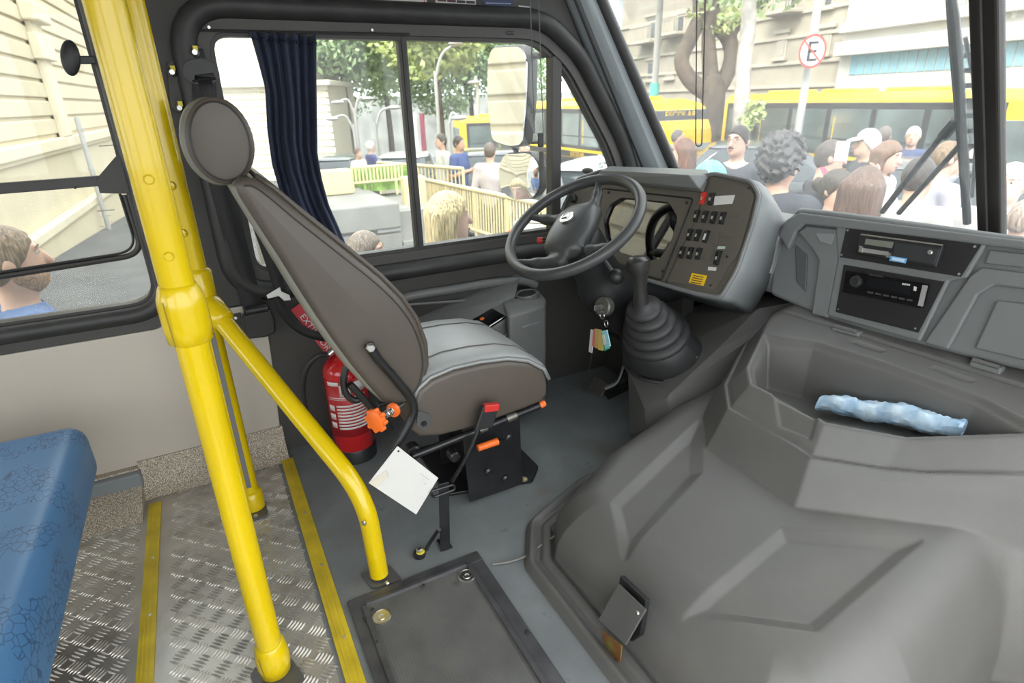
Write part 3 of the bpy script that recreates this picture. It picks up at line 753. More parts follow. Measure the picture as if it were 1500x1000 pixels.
MB().tube(smooth_curve([p * 1.0 for p in ring(B0 + V(0, 0, -.008), ax0, .154, .134, 28)], 2), .006, 6).build('boot_flange', M_boot, gl, smooth=True)
MB().lathe([(.004, 0), (.003, .003)], on(1021, 523, 'y', 1.33), (0, -1, .5), 8).build('screw', M_steel, gl)

# ================================================================== CENTRE DASH
dc = empty('centre_dash', (.3, 1.65, .57), 'grey centre dashboard with tachograph and radio slots', 'dashboard')
PD = (0.1, 1.60, .58); ND = (0, -.978, .207)
def dp(px, py, off=0.0): return onp(px, py, PD, ND) + Vector(ND) * off
face = [(1122, 424), (1128, 395), (1150, 330), (1170, 311), (1205, 310)]
shape = loop_round([dp(1126, 430), dp(1134, 372), dp(1162, 318), dp(1190, 310), dp(1500, 350), dp(1800, 395), dp(1800, 610), dp(1440, 528), dp(1230, 474)], .02, 4)
EXT = V(0, .25, -.085)
MB().prism(shape, EXT).build('dash_body', M_dash, dc, bevel=.012, seg=4)
# top lip
MB().tube(smooth_curve([dp(1128, 400, .004), dp(1141, 350, .004), dp(1170, 318, .006), dp(1200, 313, .006), dp(1500, 355, .006), dp(1700, 385, .006)], 5), .013, 10).build('dash_lip', M_dash, dc, smooth=True)
def ringbar(pts, r, m=M_dash, name='moulded_edge', close=True):
    return MB().tube(loop_round(pts, .015, 4), r, 8, closed=True).build(name, m, dc, smooth=True)
def relief(px, h_, name='moulded_relief', bev=.006, m=None): return MB().prism([dp(*p, .0) for p in px], Vector(ND) * h_).build(name, m or M_dash, dc, bevel=bev, seg=3)
relief([(1146, 345), (1158, 322), (1178, 312), (1500, 352), (1800, 390), (1800, 404), (1500, 366), (1228, 334), (1184, 329), (1172, 340), (1160, 366)], .022)
relief([(1172, 340), (1186, 331), (1236, 337), (1232, 380), (1216, 466), (1192, 460), (1203, 382), (1194, 366)], .014)
relief([(1424, 404), (1440, 392), (1800, 438), (1800, 462), (1460, 418), (1436, 432), (1392, 512), (1356, 502)], .014)
M_sunk = mat('grey_dash_inset', (.085, .09, .092), .55, var=.06)
relief([(1198, 341), (1228, 343), (1222, 360), (1206, 355)], .017, 'inset_panel', .002, mat('pale_inset', (.23, .24, .24), .5))
relief([(1166, 358), (1184, 374), (1182, 428), (1168, 412)], .006, 'side_pocket', .004, M_sunk)
relief([(1452, 366), (1800, 408), (1800, 424), (1444, 386)], .010, 'inset_panel', .004)
relief([(1462, 440), (1800, 480), (1800, 600), (1430, 510)], .010, 'lower_bulge', .008)
# raised fascia holding the two units
fas = [(1228, 326), (1452, 354), (1420, 408), (1395, 412), (1352, 500), (1216, 462), (1232, 380)]
MB().prism([dp(*p, .002) for p in fas], Vector(ND) * .016).build('radio_fascia', M_dash, dc, bevel=.006, seg=3)
M_blkp = mat('black_textured_plate', (.012, .012, .012), .55, var=.1, bump=.25, bscale=500)
p1 = MB().prism([dp(*p, .0185) for p in ((1246, 334), (1443, 359), (1413, 406), (1236, 377))], Vector(ND) * .002).build('tachograph_plate', M_blkp, dc)
p2 = MB().prism([dp(*p, .0185) for p in ((1242, 388), (1389, 413), (1351, 487), (1230, 457))], Vector(ND) * .002).build('radio_plate', M_blkp, dc)
for p in ((1248, 338), (1434, 362), (1411, 402), (1239, 374)): MB().lathe([(.0035, 0), (.003, .002)], dp(*p, .0205), ND, 8).build('screw', M_steel, p1)
for p in ((1234, 453), (1347, 481)): MB().lathe([(.003, 0), (.0025, .002)], dp(*p, .0205), ND, 8).build('screw', M_steel, p2)
# recess panels left and right (grooved outlines)
def recess(px, r=.005, inset_m=None):
    ringbar([dp(*p, .003) for p in px], r)

# tachograph
tg = empty('tachograph', dp(1330, 365, .02), 'black tachograph unit with small grey display in the upper dash slot', 'tachograph')
tq = [(1268, 345), (1392, 361), (1381, 393), (1264, 373)]
MB().prism([dp(*p, .0205) for p in tq], Vector(ND) * .014).build('body', M_black, tg, bevel=.003, seg=2)
def tile(q, off, th, m, parent, name, bevel=0.0): return MB().prism([dp(*p, off) for p in q], Vector(ND) * th).build(name, m, parent, bevel=bevel)
tile([(1279, 351), (1320, 356), (1317, 365), (1277, 359)], .035, .001, mat('lcd_grey', (.19, .2, .17), .3), tg, 'display')
tile([(1322, 357), (1388, 366), (1380, 389), (1318, 379)], .0345, .004, mat('dark_drawer', (.035, .037, .04), .35), tg, 'drawer', .001)
tile([(1272, 364), (1312, 370), (1311, 376), (1271, 370)], .035, .002, mat('silver_plastic', (.5, .5, .5), .3, metal=.6), tg, 'button_strip')
tile([(1270, 361), (1275, 362), (1274, 371), (1269, 370)], .035, .004, M_steel, tg, 'button'); tile([(1310, 371), (1316, 372), (1315, 379), (1309, 378)], .035, .004, M_steel, tg, 'button')
tile([(1316, 376), (1340, 380), (1338, 387), (1314, 383)], .0385, .001, mat('blue_label', (.15, .42, .75), .4), tg, 'label')
tile([(1319, 378), (1337, 381), (1336, 385), (1318, 382)], .0396, .0004, mat('pale_label', (.6, .75, .85), .4), tg, 'label_print')
MB().lathe([(.006, 0), (.006, .003), (.004, .004)], dp(1374, 371, .038), ND, 16).build('lock', M_steel, tg)
tile([(1272, 343.5), (1392, 359.5), (1391, 361.5), (1271, 345.5)], .034, .002, M_steel, tg, 'chrome_edge')
# radio
rd = empty('car_radio', dp(1308, 425, .02), 'black car radio with round knob in the lower dash slot', 'radio')
rq = [(1248, 397), (1369, 417), (1360, 452), (1243, 428)]
MB().prism([dp(*p, .0205) for p in rq], Vector(ND) * .012).build('body', mat('gloss_black', (.006, .006, .007), .12, var=.05), rd, bevel=.003)
MB().lathe([(.017, 0), (.016, .008), (.011, .01), (.010, .009)], dp(1264, 413, .032), ND, 24).build('volume_knob', M_black, rd, smooth=True, auto=30)
tile([(1280, 406), (1345, 417), (1342, 433), (1277, 421)], .033, .001, mat('radio_display', (.01, .011, .013), .08), rd, 'display')
for k in range(6):
    x0 = 1281 + k * 11.5; y0 = 427 + k * 2.2
    tile([(x0, y0), (x0 + 8, y0 + 1.5), (x0 + 7.5, y0 + 4), (x0 - .5, y0 + 2.5)], .033, .002, mat('button_grey', (.06, .06, .06), .3), rd, 'button')
tile([(1362, 418), (1369, 419), (1362, 449), (1355, 448)], .033, .004, mat('silver_plastic', (.5, .5, .5), .3, metal=.6), rd, 'release_bar')
tile([(1349, 420), (1353, 421), (1352, 427), (1348, 426)], .034, .001, M_white, rd, 'print')
for k in range(7): tile([(1283 + k * 3, 401.5 + k * .5), (1285.2 + k * 3, 401.9 + k * .5), (1284.8 + k * 3, 404.2 + k * .5), (1282.6 + k * 3, 403.8 + k * .5)], .033, .0006, mat('button_grey', (.06, .06, .06), .3), rd, 'print')
for k in range(4): tile([(1332 + k * 3, 415 + k * .5), (1334.2 + k * 3, 415.4 + k * .5), (1333.8 + k * 3, 418 + k * .5), (1331.6 + k * 3, 417.6 + k * .5)], .0345, .0006, M_white, rd, 'print')
# ================================================================== YELLOW GRAB POLES
R_M = .027
def foot(parent, c, r=.045, rot=0.0):
    MB().prism(loop_round([V(c[0], c[1], .0005) + Matrix.Rotation(rot, 3, 'Z') @ V(x, y, 0) for x, y in ((-r, -r * .8), (r, -r * .8), (r, r * .8), (-r, r * .8))], .02, 4), (0, 0, .008)).build('foot_plate', mat('grey_foot_plate', (.12, .12, .12), .35, metal=.4), parent)
    for s in (-1, 1):
        p = V(c[0], c[1], .008) + Matrix.Rotation(rot, 3, 'Z') @ V(s * r * .72, 0, 0)
        MB().lathe([(.007, 0), (.007, .003), (.004, .006)], p, n=10).build('bolt', M_steel, parent, smooth=True, auto=30)
pm = empty('grab_pole', (-.143, -.062, 0), 'thick yellow grab pole with collar, rising from the tread plate by the aisle', 'pole', 'yellow grab poles')
MB().tube([V(-.143, -.062, .0), V(-.143, -.062, 1.85)], R_M, 24).build('tube', M_yel, pm, smooth=True, auto=60)
zc_ = .868
c_ = MB().lathe([(.029, -.05), (.036, -.046), (.038, -.02), (.038, .02), (.036, .034), (.031, .05), (.028, .055)], (-.143, -.062, zc_ + .005), n=24).build('collar', M_yel, pm, smooth=True, auto=60)
MB().tube([V(-.111, -.086, zc_ - .04), V(-.109, -.087, zc_ + .04)], .0012, 5).build('collar_seam', mat('dark_seam', (.25, .19, .0), .6), c_)
MB().lathe([(.026, 0), (.033, .004), (.036, .03), (.036, .055), (.031, .085), (.0275, .09)], (-.143, -.062, .008), n=24).build('base_socket', M_yel, pm, smooth=True, auto=60)
MB().tube([V(-.115, -.085, .02), V(-.113, -.088, .09)], .0012, 5).build('socket_seam', mat('dark_seam', (.25, .19, .0), .6), pm)
foot(pm, (-.125, -.062), .055, .3)
for zz_ in (.98, 1.10): MB().lathe([(.008, 0), (.006, .004)], (-.116, -.062, zz_), (1, 0, 0), 10).build('bolt', M_yel, pm)
ps = empty('grab_pole', (-.796, -.044, 0), 'yellow grab pole close to the beige side panel, behind the seat', 'pole', 'yellow grab poles')
R_S = .025
MB().tube([V(-.796, -.044, 0), V(-.796, -.044, 1.85)], R_S, 20).build('tube', M_yel, ps, smooth=True, auto=60)
MB().bb((-.776, -.051, .10), (-.768, -.037, .62)).build('rubber_strip', mat('grey_rubber_strip', (.14, .14, .14), .6), ps)
MB().lathe([(.025, 0), (.034, .004), (.034, .06), (.026, .07)], (-.796, -.044, .006), n=20).build('base_socket', M_yel, ps, smooth=True, auto=60)
MB().lathe([(.026, -.06), (.034, -.052), (.034, .07), (.026, .08)], (-.796, -.044, .72), n=20).build('tee_collar', M_yel, ps, smooth=True, auto=60)
for z_ in (.90, 1.02): MB().lathe([(.012, 0), (.010, .007), (.004, .008)], (-.774, -.055, z_), (1, -.4, 0), 10).build('bolt', M_yel, ps)
foot(ps, (-.776, -.044), .045)
dg_ = empty('guard_rail', (-.31, .228, 0), 'bent yellow guard rail sloping down behind the driver seat to the floor', 'rail')
fx, fy = -.31, .228
bend = on(541, 742, 'y', fy); start = V(-.796, -.044, .715)
MB().tube(arc([start + V(.0, 0, .0), V(fx - .012, fy - .006, bend.z + .03), V(fx, fy, .012)], .10, 9), R_S, 20).build('tube', M_yel, dg_, smooth=True, auto=60)
dd = (V(fx, fy, .26) - start).normalized()
MB().tube([start + dd * .015, start + dd * .025, start + dd * .085, start + dd * .095], [.027, .035, .034, .027], 20).build('tee_socket', M_yel, dg_, smooth=True, auto=60)
MB().prism(loop_round([V(fx - .035, fy - .045, .0005), V(fx + .035, fy - .03, .0005), V(fx + .045, fy + .05, .0005), V(fx - .025, fy + .035, .0005)], .01, 3), (0, 0, .006)).build('foot_plate', mat('grey_foot_plate', (.12, .12, .12), .35, metal=.4), dg_)
q_ = on(556, 829, 'y', fy - .03)
MB().lathe([(.007, 0), (.007, .003), (.004, .005)], V(fx + .016, fy - .022, q_.z), (.6, -.8, 0), 10).build('bolt', M_steel, dg_, smooth=True, auto=30)
MB().lathe([(.007, 0), (.007, .003), (.004, .006)], V(fx + .038, fy + .01, .006), (0, 0, 1), 10).build('bolt', M_steel, dg_, smooth=True, auto=30)

# ================================================================== PASSENGER BENCH (blue printed vinyl)
M_blue = mat('blue_printed_vinyl', (.06, .175, .36), .42, var=.06, vscale=3)
N_, L_n = M_blue.node_tree.nodes, M_blue.node_tree.links
tc_ = N_.new('ShaderNodeTexCoord'); vo = N_.new('ShaderNodeTexVoronoi'); vo.feature = 'DISTANCE_TO_EDGE'; vo.inputs['Scale'].default_value = 48; vo.distance = 'CHEBYCHEV' if hasattr(vo, 'distance') else vo.distance
mp = N_.new('ShaderNodeMapping'); mp.inputs['Scale'].default_value = (1, 1.6, 1); L_n.new(tc_.outputs['Object'], mp.inputs['Vector']); L_n.new(mp.outputs['Vector'], vo.inputs['Vector'])
nz_ = N_.new('ShaderNodeTexNoise'); nz_.inputs['Scale'].default_value = 9; L_n.new(tc_.outputs['Object'], nz_.inputs['Vector'])
lt = N_.new('ShaderNodeMath'); lt.operation = 'LESS_THAN'; lt.inputs[1].default_value = .05; L_n.new(vo.outputs['Distance'], lt.inputs[0])
gt = N_.new('ShaderNodeMath'); gt.operation = 'GREATER_THAN'; gt.inputs[1].default_value = .49; L_n.new(nz_.outputs['Fac'], gt.inputs[0])
ml = N_.new('ShaderNodeMath'); ml.operation = 'MULTIPLY'; L_n.new(lt.outputs[0], ml.inputs[0]); L_n.new(gt.outputs[0], ml.inputs[1])
ml2 = N_.new('ShaderNodeMath'); ml2.operation = 'MULTIPLY'; ml2.inputs[1].default_value = .6; L_n.new(ml.outputs[0], ml2.inputs[0])
mxc = N_.new('ShaderNodeMix'); mxc.data_type = 'RGBA'; mxc.inputs['B'].default_value = (.012, .03, .09, 1)
src = N_['Principled BSDF'].inputs['Base Color'].links[0].from_socket
L_n.new(src, mxc.inputs['A']); L_n.new(ml2.outputs[0], mxc.inputs['Factor']); L_n.new(mxc.outputs['Result'], N_['Principled BSDF'].inputs['Base Color'])
bs = empty('passenger_bench', (-.3, -.6, 0), 'blue vinyl passenger bench cushion with dark line drawings', 'seat')
S = SDF((-.86, -.95, .24), (.42, -.30, .50), .01)
S.box((-.24, -.64, .352), (1.12, .50, .165), rr=.045)
o = S.build('cushion', M_blue, bs)
MB().bb((-.78, -.86, .22), (.30, -.46, .275)).build('seat_frame', M_bmetal, bs)
for x_ in (-.6, .15):
    for y_ in (-.82, -.70): MB().tube([V(x_, y_, 0), V(x_, y_, .225)], .016, 10).build('leg', M_bmetal, bs, smooth=True)

# ================================================================== DRIVER SEAT
ds = empty('driver_seat', (-.6, .6, 0), 'grey vinyl driver seat with headrest on a black steel pedestal', 'seat')
M_side = mat('taupe_vinyl_side', (.082, .068, .055), .42, var=.05, bump=.08, bscale=500)
M_top = mat('light_grey_vinyl', (.30, .31, .31), .42, var=.05, bump=.08, bscale=500)
XS, XL = -.385, -.845
def slab(name, pts, x0, x1, m, parent, bevel=.022, seg=4):
    o = MB().prism([V(x0, p.y, p.z) for p in pts], (x1 - x0, 0, 0)).build(name, m, parent, smooth=True, auto=180, bevel=bevel, seg=seg)
    o.modifiers['bevel'].angle_limit = math.radians(60); return o
bk_px = [(343, 272), (352, 261), (374, 262), (400, 279), (440, 313), (480, 345), (520, 377), (558, 408), (590, 440), (612, 472), (625, 508), (627, 540), (618, 570), (603, 590), (585, 598), (562, 590), (540, 566), (514, 535), (488, 500), (464, 465), (438, 425), (410, 380), (376, 328), (352, 291)]
bk = [on(*p, 'x', XS) for p in bk_px]
o = slab('backrest', bk, XS, XL, M_side, ds, .02, 4)
def inset_curve(pts, d):
    c = sum(pts, Vector()) / len(pts) if False else Vector((0, sum(p.y for p in pts) / len(pts), sum(p.z for p in pts) / len(pts)))
    return offset_loop(pts, -d)
pip = [V(XS - .0005, p.y, p.z) for p in inset_curve(bk, .016)][1:15]
MB().tube(smooth_curve(pip, 3), .0024, 6).build('piping', mat('dark_piping', (.03, .028, .026), .5), o, smooth=True)
# front (light) upholstery panel of the backrest
fr = [on(*p, 'x', XS) for p in bk_px[2:13]]
MB().sheet([[V(x_, p.y + .004, p.z + .003) for x_ in (XS - .02, XS - .05, (XS + XL) / 2, XL + .05, XL + .02)] for p in fr]).build('backrest_front', M_side, ds, smooth=True, solid=.012)
hr_c = (322, 206)
def ovl(c, a, b, rot, n, x): 
    out = []
    for k in range(n):
        t = 2 * math.pi * k / n; u, v = a * math.cos(t), b * math.sin(t); r = math.radians(rot)
        out.append(on(c[0] + u * math.cos(r) - v * math.sin(r), c[1] + u * math.sin(r) + v * math.cos(r), 'x', x))
    return out
XH = -.44
hd_ = ovl(hr_c, 49, 67, -22, 36, XH)
o = slab('headrest', hd_, XH, XH - .32, M_side, ds, .009, 4)
MB().tube([V(XH + .0005, p.y, p.z) for p in inset_curve(hd_, .009)], .0025, 6, closed=True).build('piping', mat('dark_piping', (.03, .028, .026), .5), o, smooth=True)
M_olive = mat('olive_grey_band', (.185, .18, .15), .4, var=.05)
hd2 = ovl((hr_c[0] - 7, hr_c[1] + 1), 50, 68, -22, 36, XH - .014)
slab('headrest_back', hd2, XH - .014, XH - .306, M_olive, ds, .014, 3)
bk2 = [on(x_ - dx_, y_ + dy_, 'x', XS - .014) for (x_, y_), dx_, dy_ in zip(bk_px, [5, 5, 6, 10, 14, 16, 18, 20, 24, 26, 28, 26, 20, 12, 4, 2, 5, 7, 8, 9, 9, 8, 7, 6], [2, 4, 8, 8, 6, 6, 6, 6, 4, 2, 0, -4, -8, -8, -4, 0, 2, 3, 4, 4, 4, 3, 3, 2])]
slab('backrest_back', bk2, XS - .014, XL + .014, M_olive, ds, .012, 3)
for xx in (-.55, -.66):
    MB().tube([on(345, 258, 'x', -.6) + V(xx + .6, 0, .03), on(362, 285, 'x', -.6) + V(xx + .6, .02, -.03)], .008, 8).build('headrest_post', M_bmetal, ds, smooth=True)
# cushion
cu_px = [(604, 596), (612, 574), (632, 557), (665, 543), (705, 534), (745, 529), (775, 532), (797, 543), (803, 560), (803, 578), (794, 590), (760, 603), (720, 618), (680, 631), (645, 640), (615, 641), (603, 632), (600, 612)]
cu = [on(*p, 'x', XS) for p in cu_px]
XC = -.765
o = slab('cushion', cu, XS, XC, M_side, ds, .016, 4)
tp = [on(*p, 'x', XS) for p in [(606, 588), (613, 571), (632, 554), (665, 540), (705, 531), (745, 526), (775, 529), (799, 541), (806, 556)]]
xs_ = [XS - .004, XS - .03, -.48, -.575, -.67, XC + .03, XC + .004]
zb = [0, .010, .012, .014, .012, .010, 0]
top = MB().sheet([[V(x_, p.y, p.z + zz_ - .002) for x_, zz_ in zip(xs_, zb)] for p in tp]).build('cushion_top', M_top, ds, smooth=True, solid=.01)
for x_ in (-.475, -.68): MB().tube([V(x_, p.y, p.z + .0165) for p in tp], .0016, 5).build('seam', M_side, top, smooth=True)
MB().tube([V(XS - .006, p.y, p.z + .004) for p in tp], .003, 6).build('piping', mat('grey_piping', (.12, .12, .115), .5), top, smooth=True)
# side hardware
xh = XS + .012
def hp(px, py, x=None): return on(px, py, 'x', xh if x is None else x)
MB().lathe([(.012, 0), (.012, .008), (.009, .012)], hp(542, 508, xh + .010), (1, 0, 0), 6).build('pivot_bolt', M_steel, ds)
MB().tube([hp(540, 505), hp(552, 524), hp(573, 548)], [.013, .012, .011], 10).build('recline_slot', M_bmetal, ds, smooth=True)
MB().tube(smooth_curve([hp(569, 543), hp(585, 562), hp(600, 580), hp(606, 596), hp(603, 612), hp(590, 636), hp(575, 660)], 5), .0115, 12).build('recline_lever', M_bmetal, ds, smooth=True)
MB().tube(smooth_curve([hp(508, 534, -.43), hp(503, 558, -.43), hp(508, 578, -.43), hp(520, 586, -.43), hp(530, 583, -.43)], 4), .009, 10).build('frame_hook', M_bmetal, ds, smooth=True)
MB().tube([hp(512, 562, -.42), hp(540, 592, -.42), hp(572, 628, -.42)], .010, 10).build('frame_bar', M_bmetal, ds, smooth=True)
M_or = mat('orange_plastic', (.85, .16, .02), .35, var=.05)
kd0, kd1 = hp(588, 593, xh + .0), hp(552, 615, xh + .055)
ax_ = (kd1 - kd0).normalized()
kn_ = MB(); pf = []
n_ = 40
for (r_, h_) in ((.018, -.006), (.026, -.004), (.027, .008), (.020, .012)):
    pf.append((r_, h_))
kb_ = MB().lathe(pf, kd1, ax_, 24).build('orange_knob', M_or, ds, smooth=True, auto=40)
for k in range(8):
    u_, w_ = frame_from(ax_); a_ = 2 * math.pi * k / 8
    MB().tube([kd1 - ax_ * .005 + (u_ * math.cos(a_) + w_ * math.sin(a_)) * .026, kd1 + ax_ * .009 + (u_ * math.cos(a_) + w_ * math.sin(a_)) * .026], .006, 8).build('knob_grip', M_or, kb_, smooth=True, auto=50)
MB().lathe([(.010, -.004), (.019, -.002), (.019, .006), (.012, .010)], kd0.lerp(kd1, .32), ax_, 18).build('orange_nut', M_or, ds, smooth=True, auto=40)
sp = []
for k in range(60):
    t = k / 59; u_, w_ = frame_from(ax_); a_ = t * 2 * math.pi * 8
    sp.append(kd0.lerp(kd1, .4 + .5 * t) + (u_ * math.cos(a_) + w_ * math.sin(a_)) * .0085)
MB().tube(sp, .002, 6).build('spring', M_steel, ds, smooth=True)
MB().tube([kd0 - ax_ * .01, kd1], .005, 8).build('threaded_rod', M_steel, ds, smooth=True)
MB().prism(loop_round([hp(612, 600, XS + .001), hp(630, 606, XS + .001), hp(630, 622, XS + .001), hp(622, 630, XS + .001), hp(609, 622, XS + .001)], .006, 3), (.004, 0, 0)).build('hinge_plate', mat('grey_plate', (.13, .13, .13), .35, metal=.6), ds)
MB().lathe([(.009, 0), (.007, .006)], hp(621, 620, XS + .005), (1, 0, 0), 6).build('hinge_bolt', M_bmetal, ds)
# slide rails, lever bar
for x_ in (XS - .01, XC + .03):
    a, b = on(604, 668, 'x', XS - .01), on(790, 594, 'x', XS - .01)
    MB().tube([V(x_, a.y, a.z), V(x_, b.y, b.z)], .011, 10).build('slide_rail', M_bmetal, ds, smooth=True)
    MB().tube([V(x_, *a.lerp(b, .72).yz), V(x_, *a.lerp(b, .80).yz)], .0135, 10).build('rail_sleeve', mat('worn_steel', (.2, .19, .17), .4, metal=.8, var=.2), ds, smooth=True)
    MB().tube([V(x_, *a.lerp(b, .5).yz), V(x_, *a.lerp(b, .56).yz)], .0135, 10).build('rail_sleeve', mat('worn_steel', (.2, .19, .17), .4, metal=.8, var=.2), ds, smooth=True)
MB().lathe([(.009, 0), (.011, .01), (.009, .02)], on(790, 594, 'x', XS - .01), (0, .95, .2), 10).build('orange_cap', M_or, ds, smooth=True)
pr, pr2 = on(662, 655, 'x', -.40), on(610, 640, 'x', -.42)
MB().lathe([(.016, 0), (.016, .03), (.012, .034)], hp(661, 662, XS - .02), (1, 0, 0), 14).build('pivot_boss', M_bmetal, ds, smooth=True, auto=40)
MB().lathe([(.022, 0), (.022, .03), (.018, .034)], hp(602, 656, XS - .05), (1, 0, 0), 14).build('pivot_boss', M_bmetal, ds, smooth=True, auto=40)
MB().bb((XC + .02, .42, .335), (XS - .02, .80, .372)).build('seat_pan', M_bmetal, ds, bevel=.006)
# pedestal
def pp(px, py, x): return on(px, py, 'x', x)
xp = -.47
quad = [pp(686, 660, xp), pp(756, 622, xp), pp(760, 695, xp), pp(694, 708, xp)]
zmin = min(p.z for p in quad)
y0_, y1_ = quad[3].y, quad[2].y
for x_ in (xp, -.70):
    MB().prism([V(x_, quad[0].y - .02, .335), V(x_, quad[1].y + .01, .335), V(x_, y1_ + .01, .012), V(x_, y0_ - .02, .012)], (.006 if x_ == xp else -.006, 0, 0)).build('pedestal_side', M_bmetal, ds, bevel=.002)
MB().bb((-.695, y0_ + .02, .012), (xp - .005, y0_ + .03, .33)).build('pedestal_web', M_bmetal, ds)
MB().bb((-.695, y1_ - .03, .012), (xp - .005, y1_ - .02, .33)).build('pedestal_web', M_bmetal, ds)
bp0, bp1 = on(655, 724, 'z', .01), on(780, 704, 'z', .01)
MB().prism(loop_round([V(bp0.x + .0, bp0.y, .0005), V(bp1.x, bp1.y, .0005), V(bp1.x - .06, bp1.y + .06, .0005), V(-.85, bp1.y + .06, .0005), V(-.85, bp0.y, .0005)], .01, 2), (0, 0, .012)).build('base_plate', M_bmetal, ds, bevel=.002)
q_ = on(768, 703, 'z', .014); MB().lathe([(.011, 0), (.011, .006), (.006, .010)], q_, n=8).build('base_bolt', mat('brass_bolt', (.55, .45, .3), .35, metal=.8), ds)
for p in ((745, 640), (740, 700), (715, 690)): MB().lathe([(.013, 0), (.013, .006), (.006, .01)], pp(*p, xp + .006), (1, 0, 0), 8).build('bolt', M_bmetal, ds)
MB().tube([hp(700, 656, xp + .05), hp(729, 646, xp + .05)], [.0105, .0115], 14).build('adjust_handle', M_or, ds, smooth=True, auto=50)
MB().tube([hp(729, 646, xp + .05), hp(735, 644, xp + .03)], .005, 8).build('handle_stem', M_bmetal, ds, smooth=True)
# seat belt buckle on a stalk
bu = empty('belt_buckle', hp(712, 610, XS + .03), 'black seat belt buckle with red button beside the cushion', 'buckle')
B_ = [hp(704, 592, XS + .028), hp(728, 590, XS + .028), hp(718, 622, XS + .028), hp(692, 628, XS + .028)]
MB().prism(B_, (.018, 0, 0)).build('housing', M_black, bu, bevel=.004)
MB().prism([hp(707, 590, XS + .031), hp(728, 588, XS + .031), hp(726, 598, XS + .031), hp(706, 600, XS + .031)], (.0185, 0, 0)).build('release_button', mat('red_button', (.55, .03, .025), .35), bu, bevel=.002)
MB().tube(smooth_curve([hp(703, 622, XS + .035), hp(690, 655, XS + .035), hp(676, 682, XS + .03), hp(662, 705, XS + .02)], 4), .0055, 8).build('stalk', M_bmetal, bu, smooth=True)
# upright strap bracket and floor anchor
an = empty('floor_bracket', on(654, 806, 'z', 0), 'black flat steel bracket standing on the floor by the seat', 'bracket')
g0 = on(655, 804, 'z', 0)
tq_ = on(648, 712, 'y', g0.y); 
MB().box(V(g0.x, g0.y, .115), (.005, .03, .23), Matrix.Rotation(math.radians(-3), 3, 'X')).build('upright', M_bmetal, an, bevel=.001)
MB().box(V(g0.x - .02, g0.y, .004), (.05, .03, .005)).build('base_tab', M_bmetal, an, bevel=.001)
lo_ = [on(p[0], p[1], 'x', g0.x) for p in ((630, 718), (664, 708), (666, 715), (633, 727))]
MB().tube(loop_round([V(g0.x + .004, p.y, p.z) for p in lo_], .01, 4), .004, 8, closed=True).build('wire_loop', M_bmetal, an, smooth=True)
MB().lathe([(.009, 0), (.009, .005), (.005, .008)], V(g0.x - .03, g0.y, .006), n=8).build('bolt', mat('brass_bolt', (.55, .45, .3), .35, metal=.8), an)
fa = empty('floor_anchor', on(615, 812, 'z', 0), 'belt anchor bolted to the floor with yellow paint mark', 'anchor')
q_ = on(615, 814, 'z', 0)
MB().lathe([(.017, .0005), (.018, .004), (.018, .013), (.012, .017)], q_, n=18).build('washer', M_bmetal, fa, smooth=True, auto=40)
MB().lathe([(.010, .017), (.010, .024), (.006, .027)], q_, n=6).build('bolt', M_steel, fa)
MB().lathe([(.013, .0172), (.012, .019)], q_ + V(.003, .002, 0), n=9).build('paint_mark', mat('yellow_paint', (.7, .6, .05), .5), fa)
MB().tube([q_ + V(0, .02, .012), on(628, 797, 'y', q_.y + .03), on(643, 775, 'y', q_.y + .05)], .006, 8).build('cable', M_bmetal, fa, smooth=True)
# hanging paper tag
tg_ = [on(*p, 'x', -.335) for p in ((582, 653), (640, 697), (606, 747), (540, 707))]
tg_[2].x += .02; tg_[1].x += .01
t0 = MB().add(tg_, [(0, 1, 2, 3)]).build('paper_tag', M_white, solid=.0012); tag(t0, 'square white paper tag with small print hanging from the seat lever', 'tag')
U = (tg_[1] - tg_[0]).normalized(); Wv = (tg_[3] - tg_[0]).normalized(); Nn = U.cross(Wv).normalized()
if Nn.x < 0: Nn = -Nn
def tg_at(a, b, off=.0012): return tg_[0] * (1 - a) * (1 - b) + tg_[1] * a * (1 - b) + tg_[2] * a * b + tg_[3] * (1 - a) * b + Nn * off
M_grey = mat('grey_print', (.45, .45, .45), .7)
for k in range(9):
    b_ = .16 + k * .062; L0 = .12 + .02 * (k % 3); a0 = .22 + .03 * ((k * 7) % 3)
    MB().add([tg_at(a0, b_), tg_at(.86 - .1 * (k % 2), b_), tg_at(.86 - .1 * (k % 2), b_ + .016), tg_at(a0, b_ + .016)], [(0, 1, 2, 3)]).build('print_line', M_grey, t0)
for k in range(8): MB().add([tg_at(.62 + .035 * k + u, .80 + v) for u, v in ((0, 0), (.026, 0), (.026, .03), (0, .03))], [(0, 1, 2, 3)]).build('print', M_ink, t0)
MB().lathe([(.006, 0), (.004, .001)], tg_at(.72, .66, .001), Nn, 14).build('print_mark', M_ink, t0)
MB().lathe([(.003, 0), (.003, .001)], tg_at(.07, .07, .001), Nn, 10).build('eyelet', M_ink, t0)
MB().tube([tg_at(.07, .07, .001), hp(583, 648)], .0008, 5).build('string', M_black, t0)
MB().prism([tg_at(0, .98, .002), tg_at(.1, .55, .002), tg_at(.16, .62, .012), tg_at(.12, .98, .008)], Nn * .0006).build('folded_corner', mat('cream_paper', (.62, .57, .48), .7), t0)

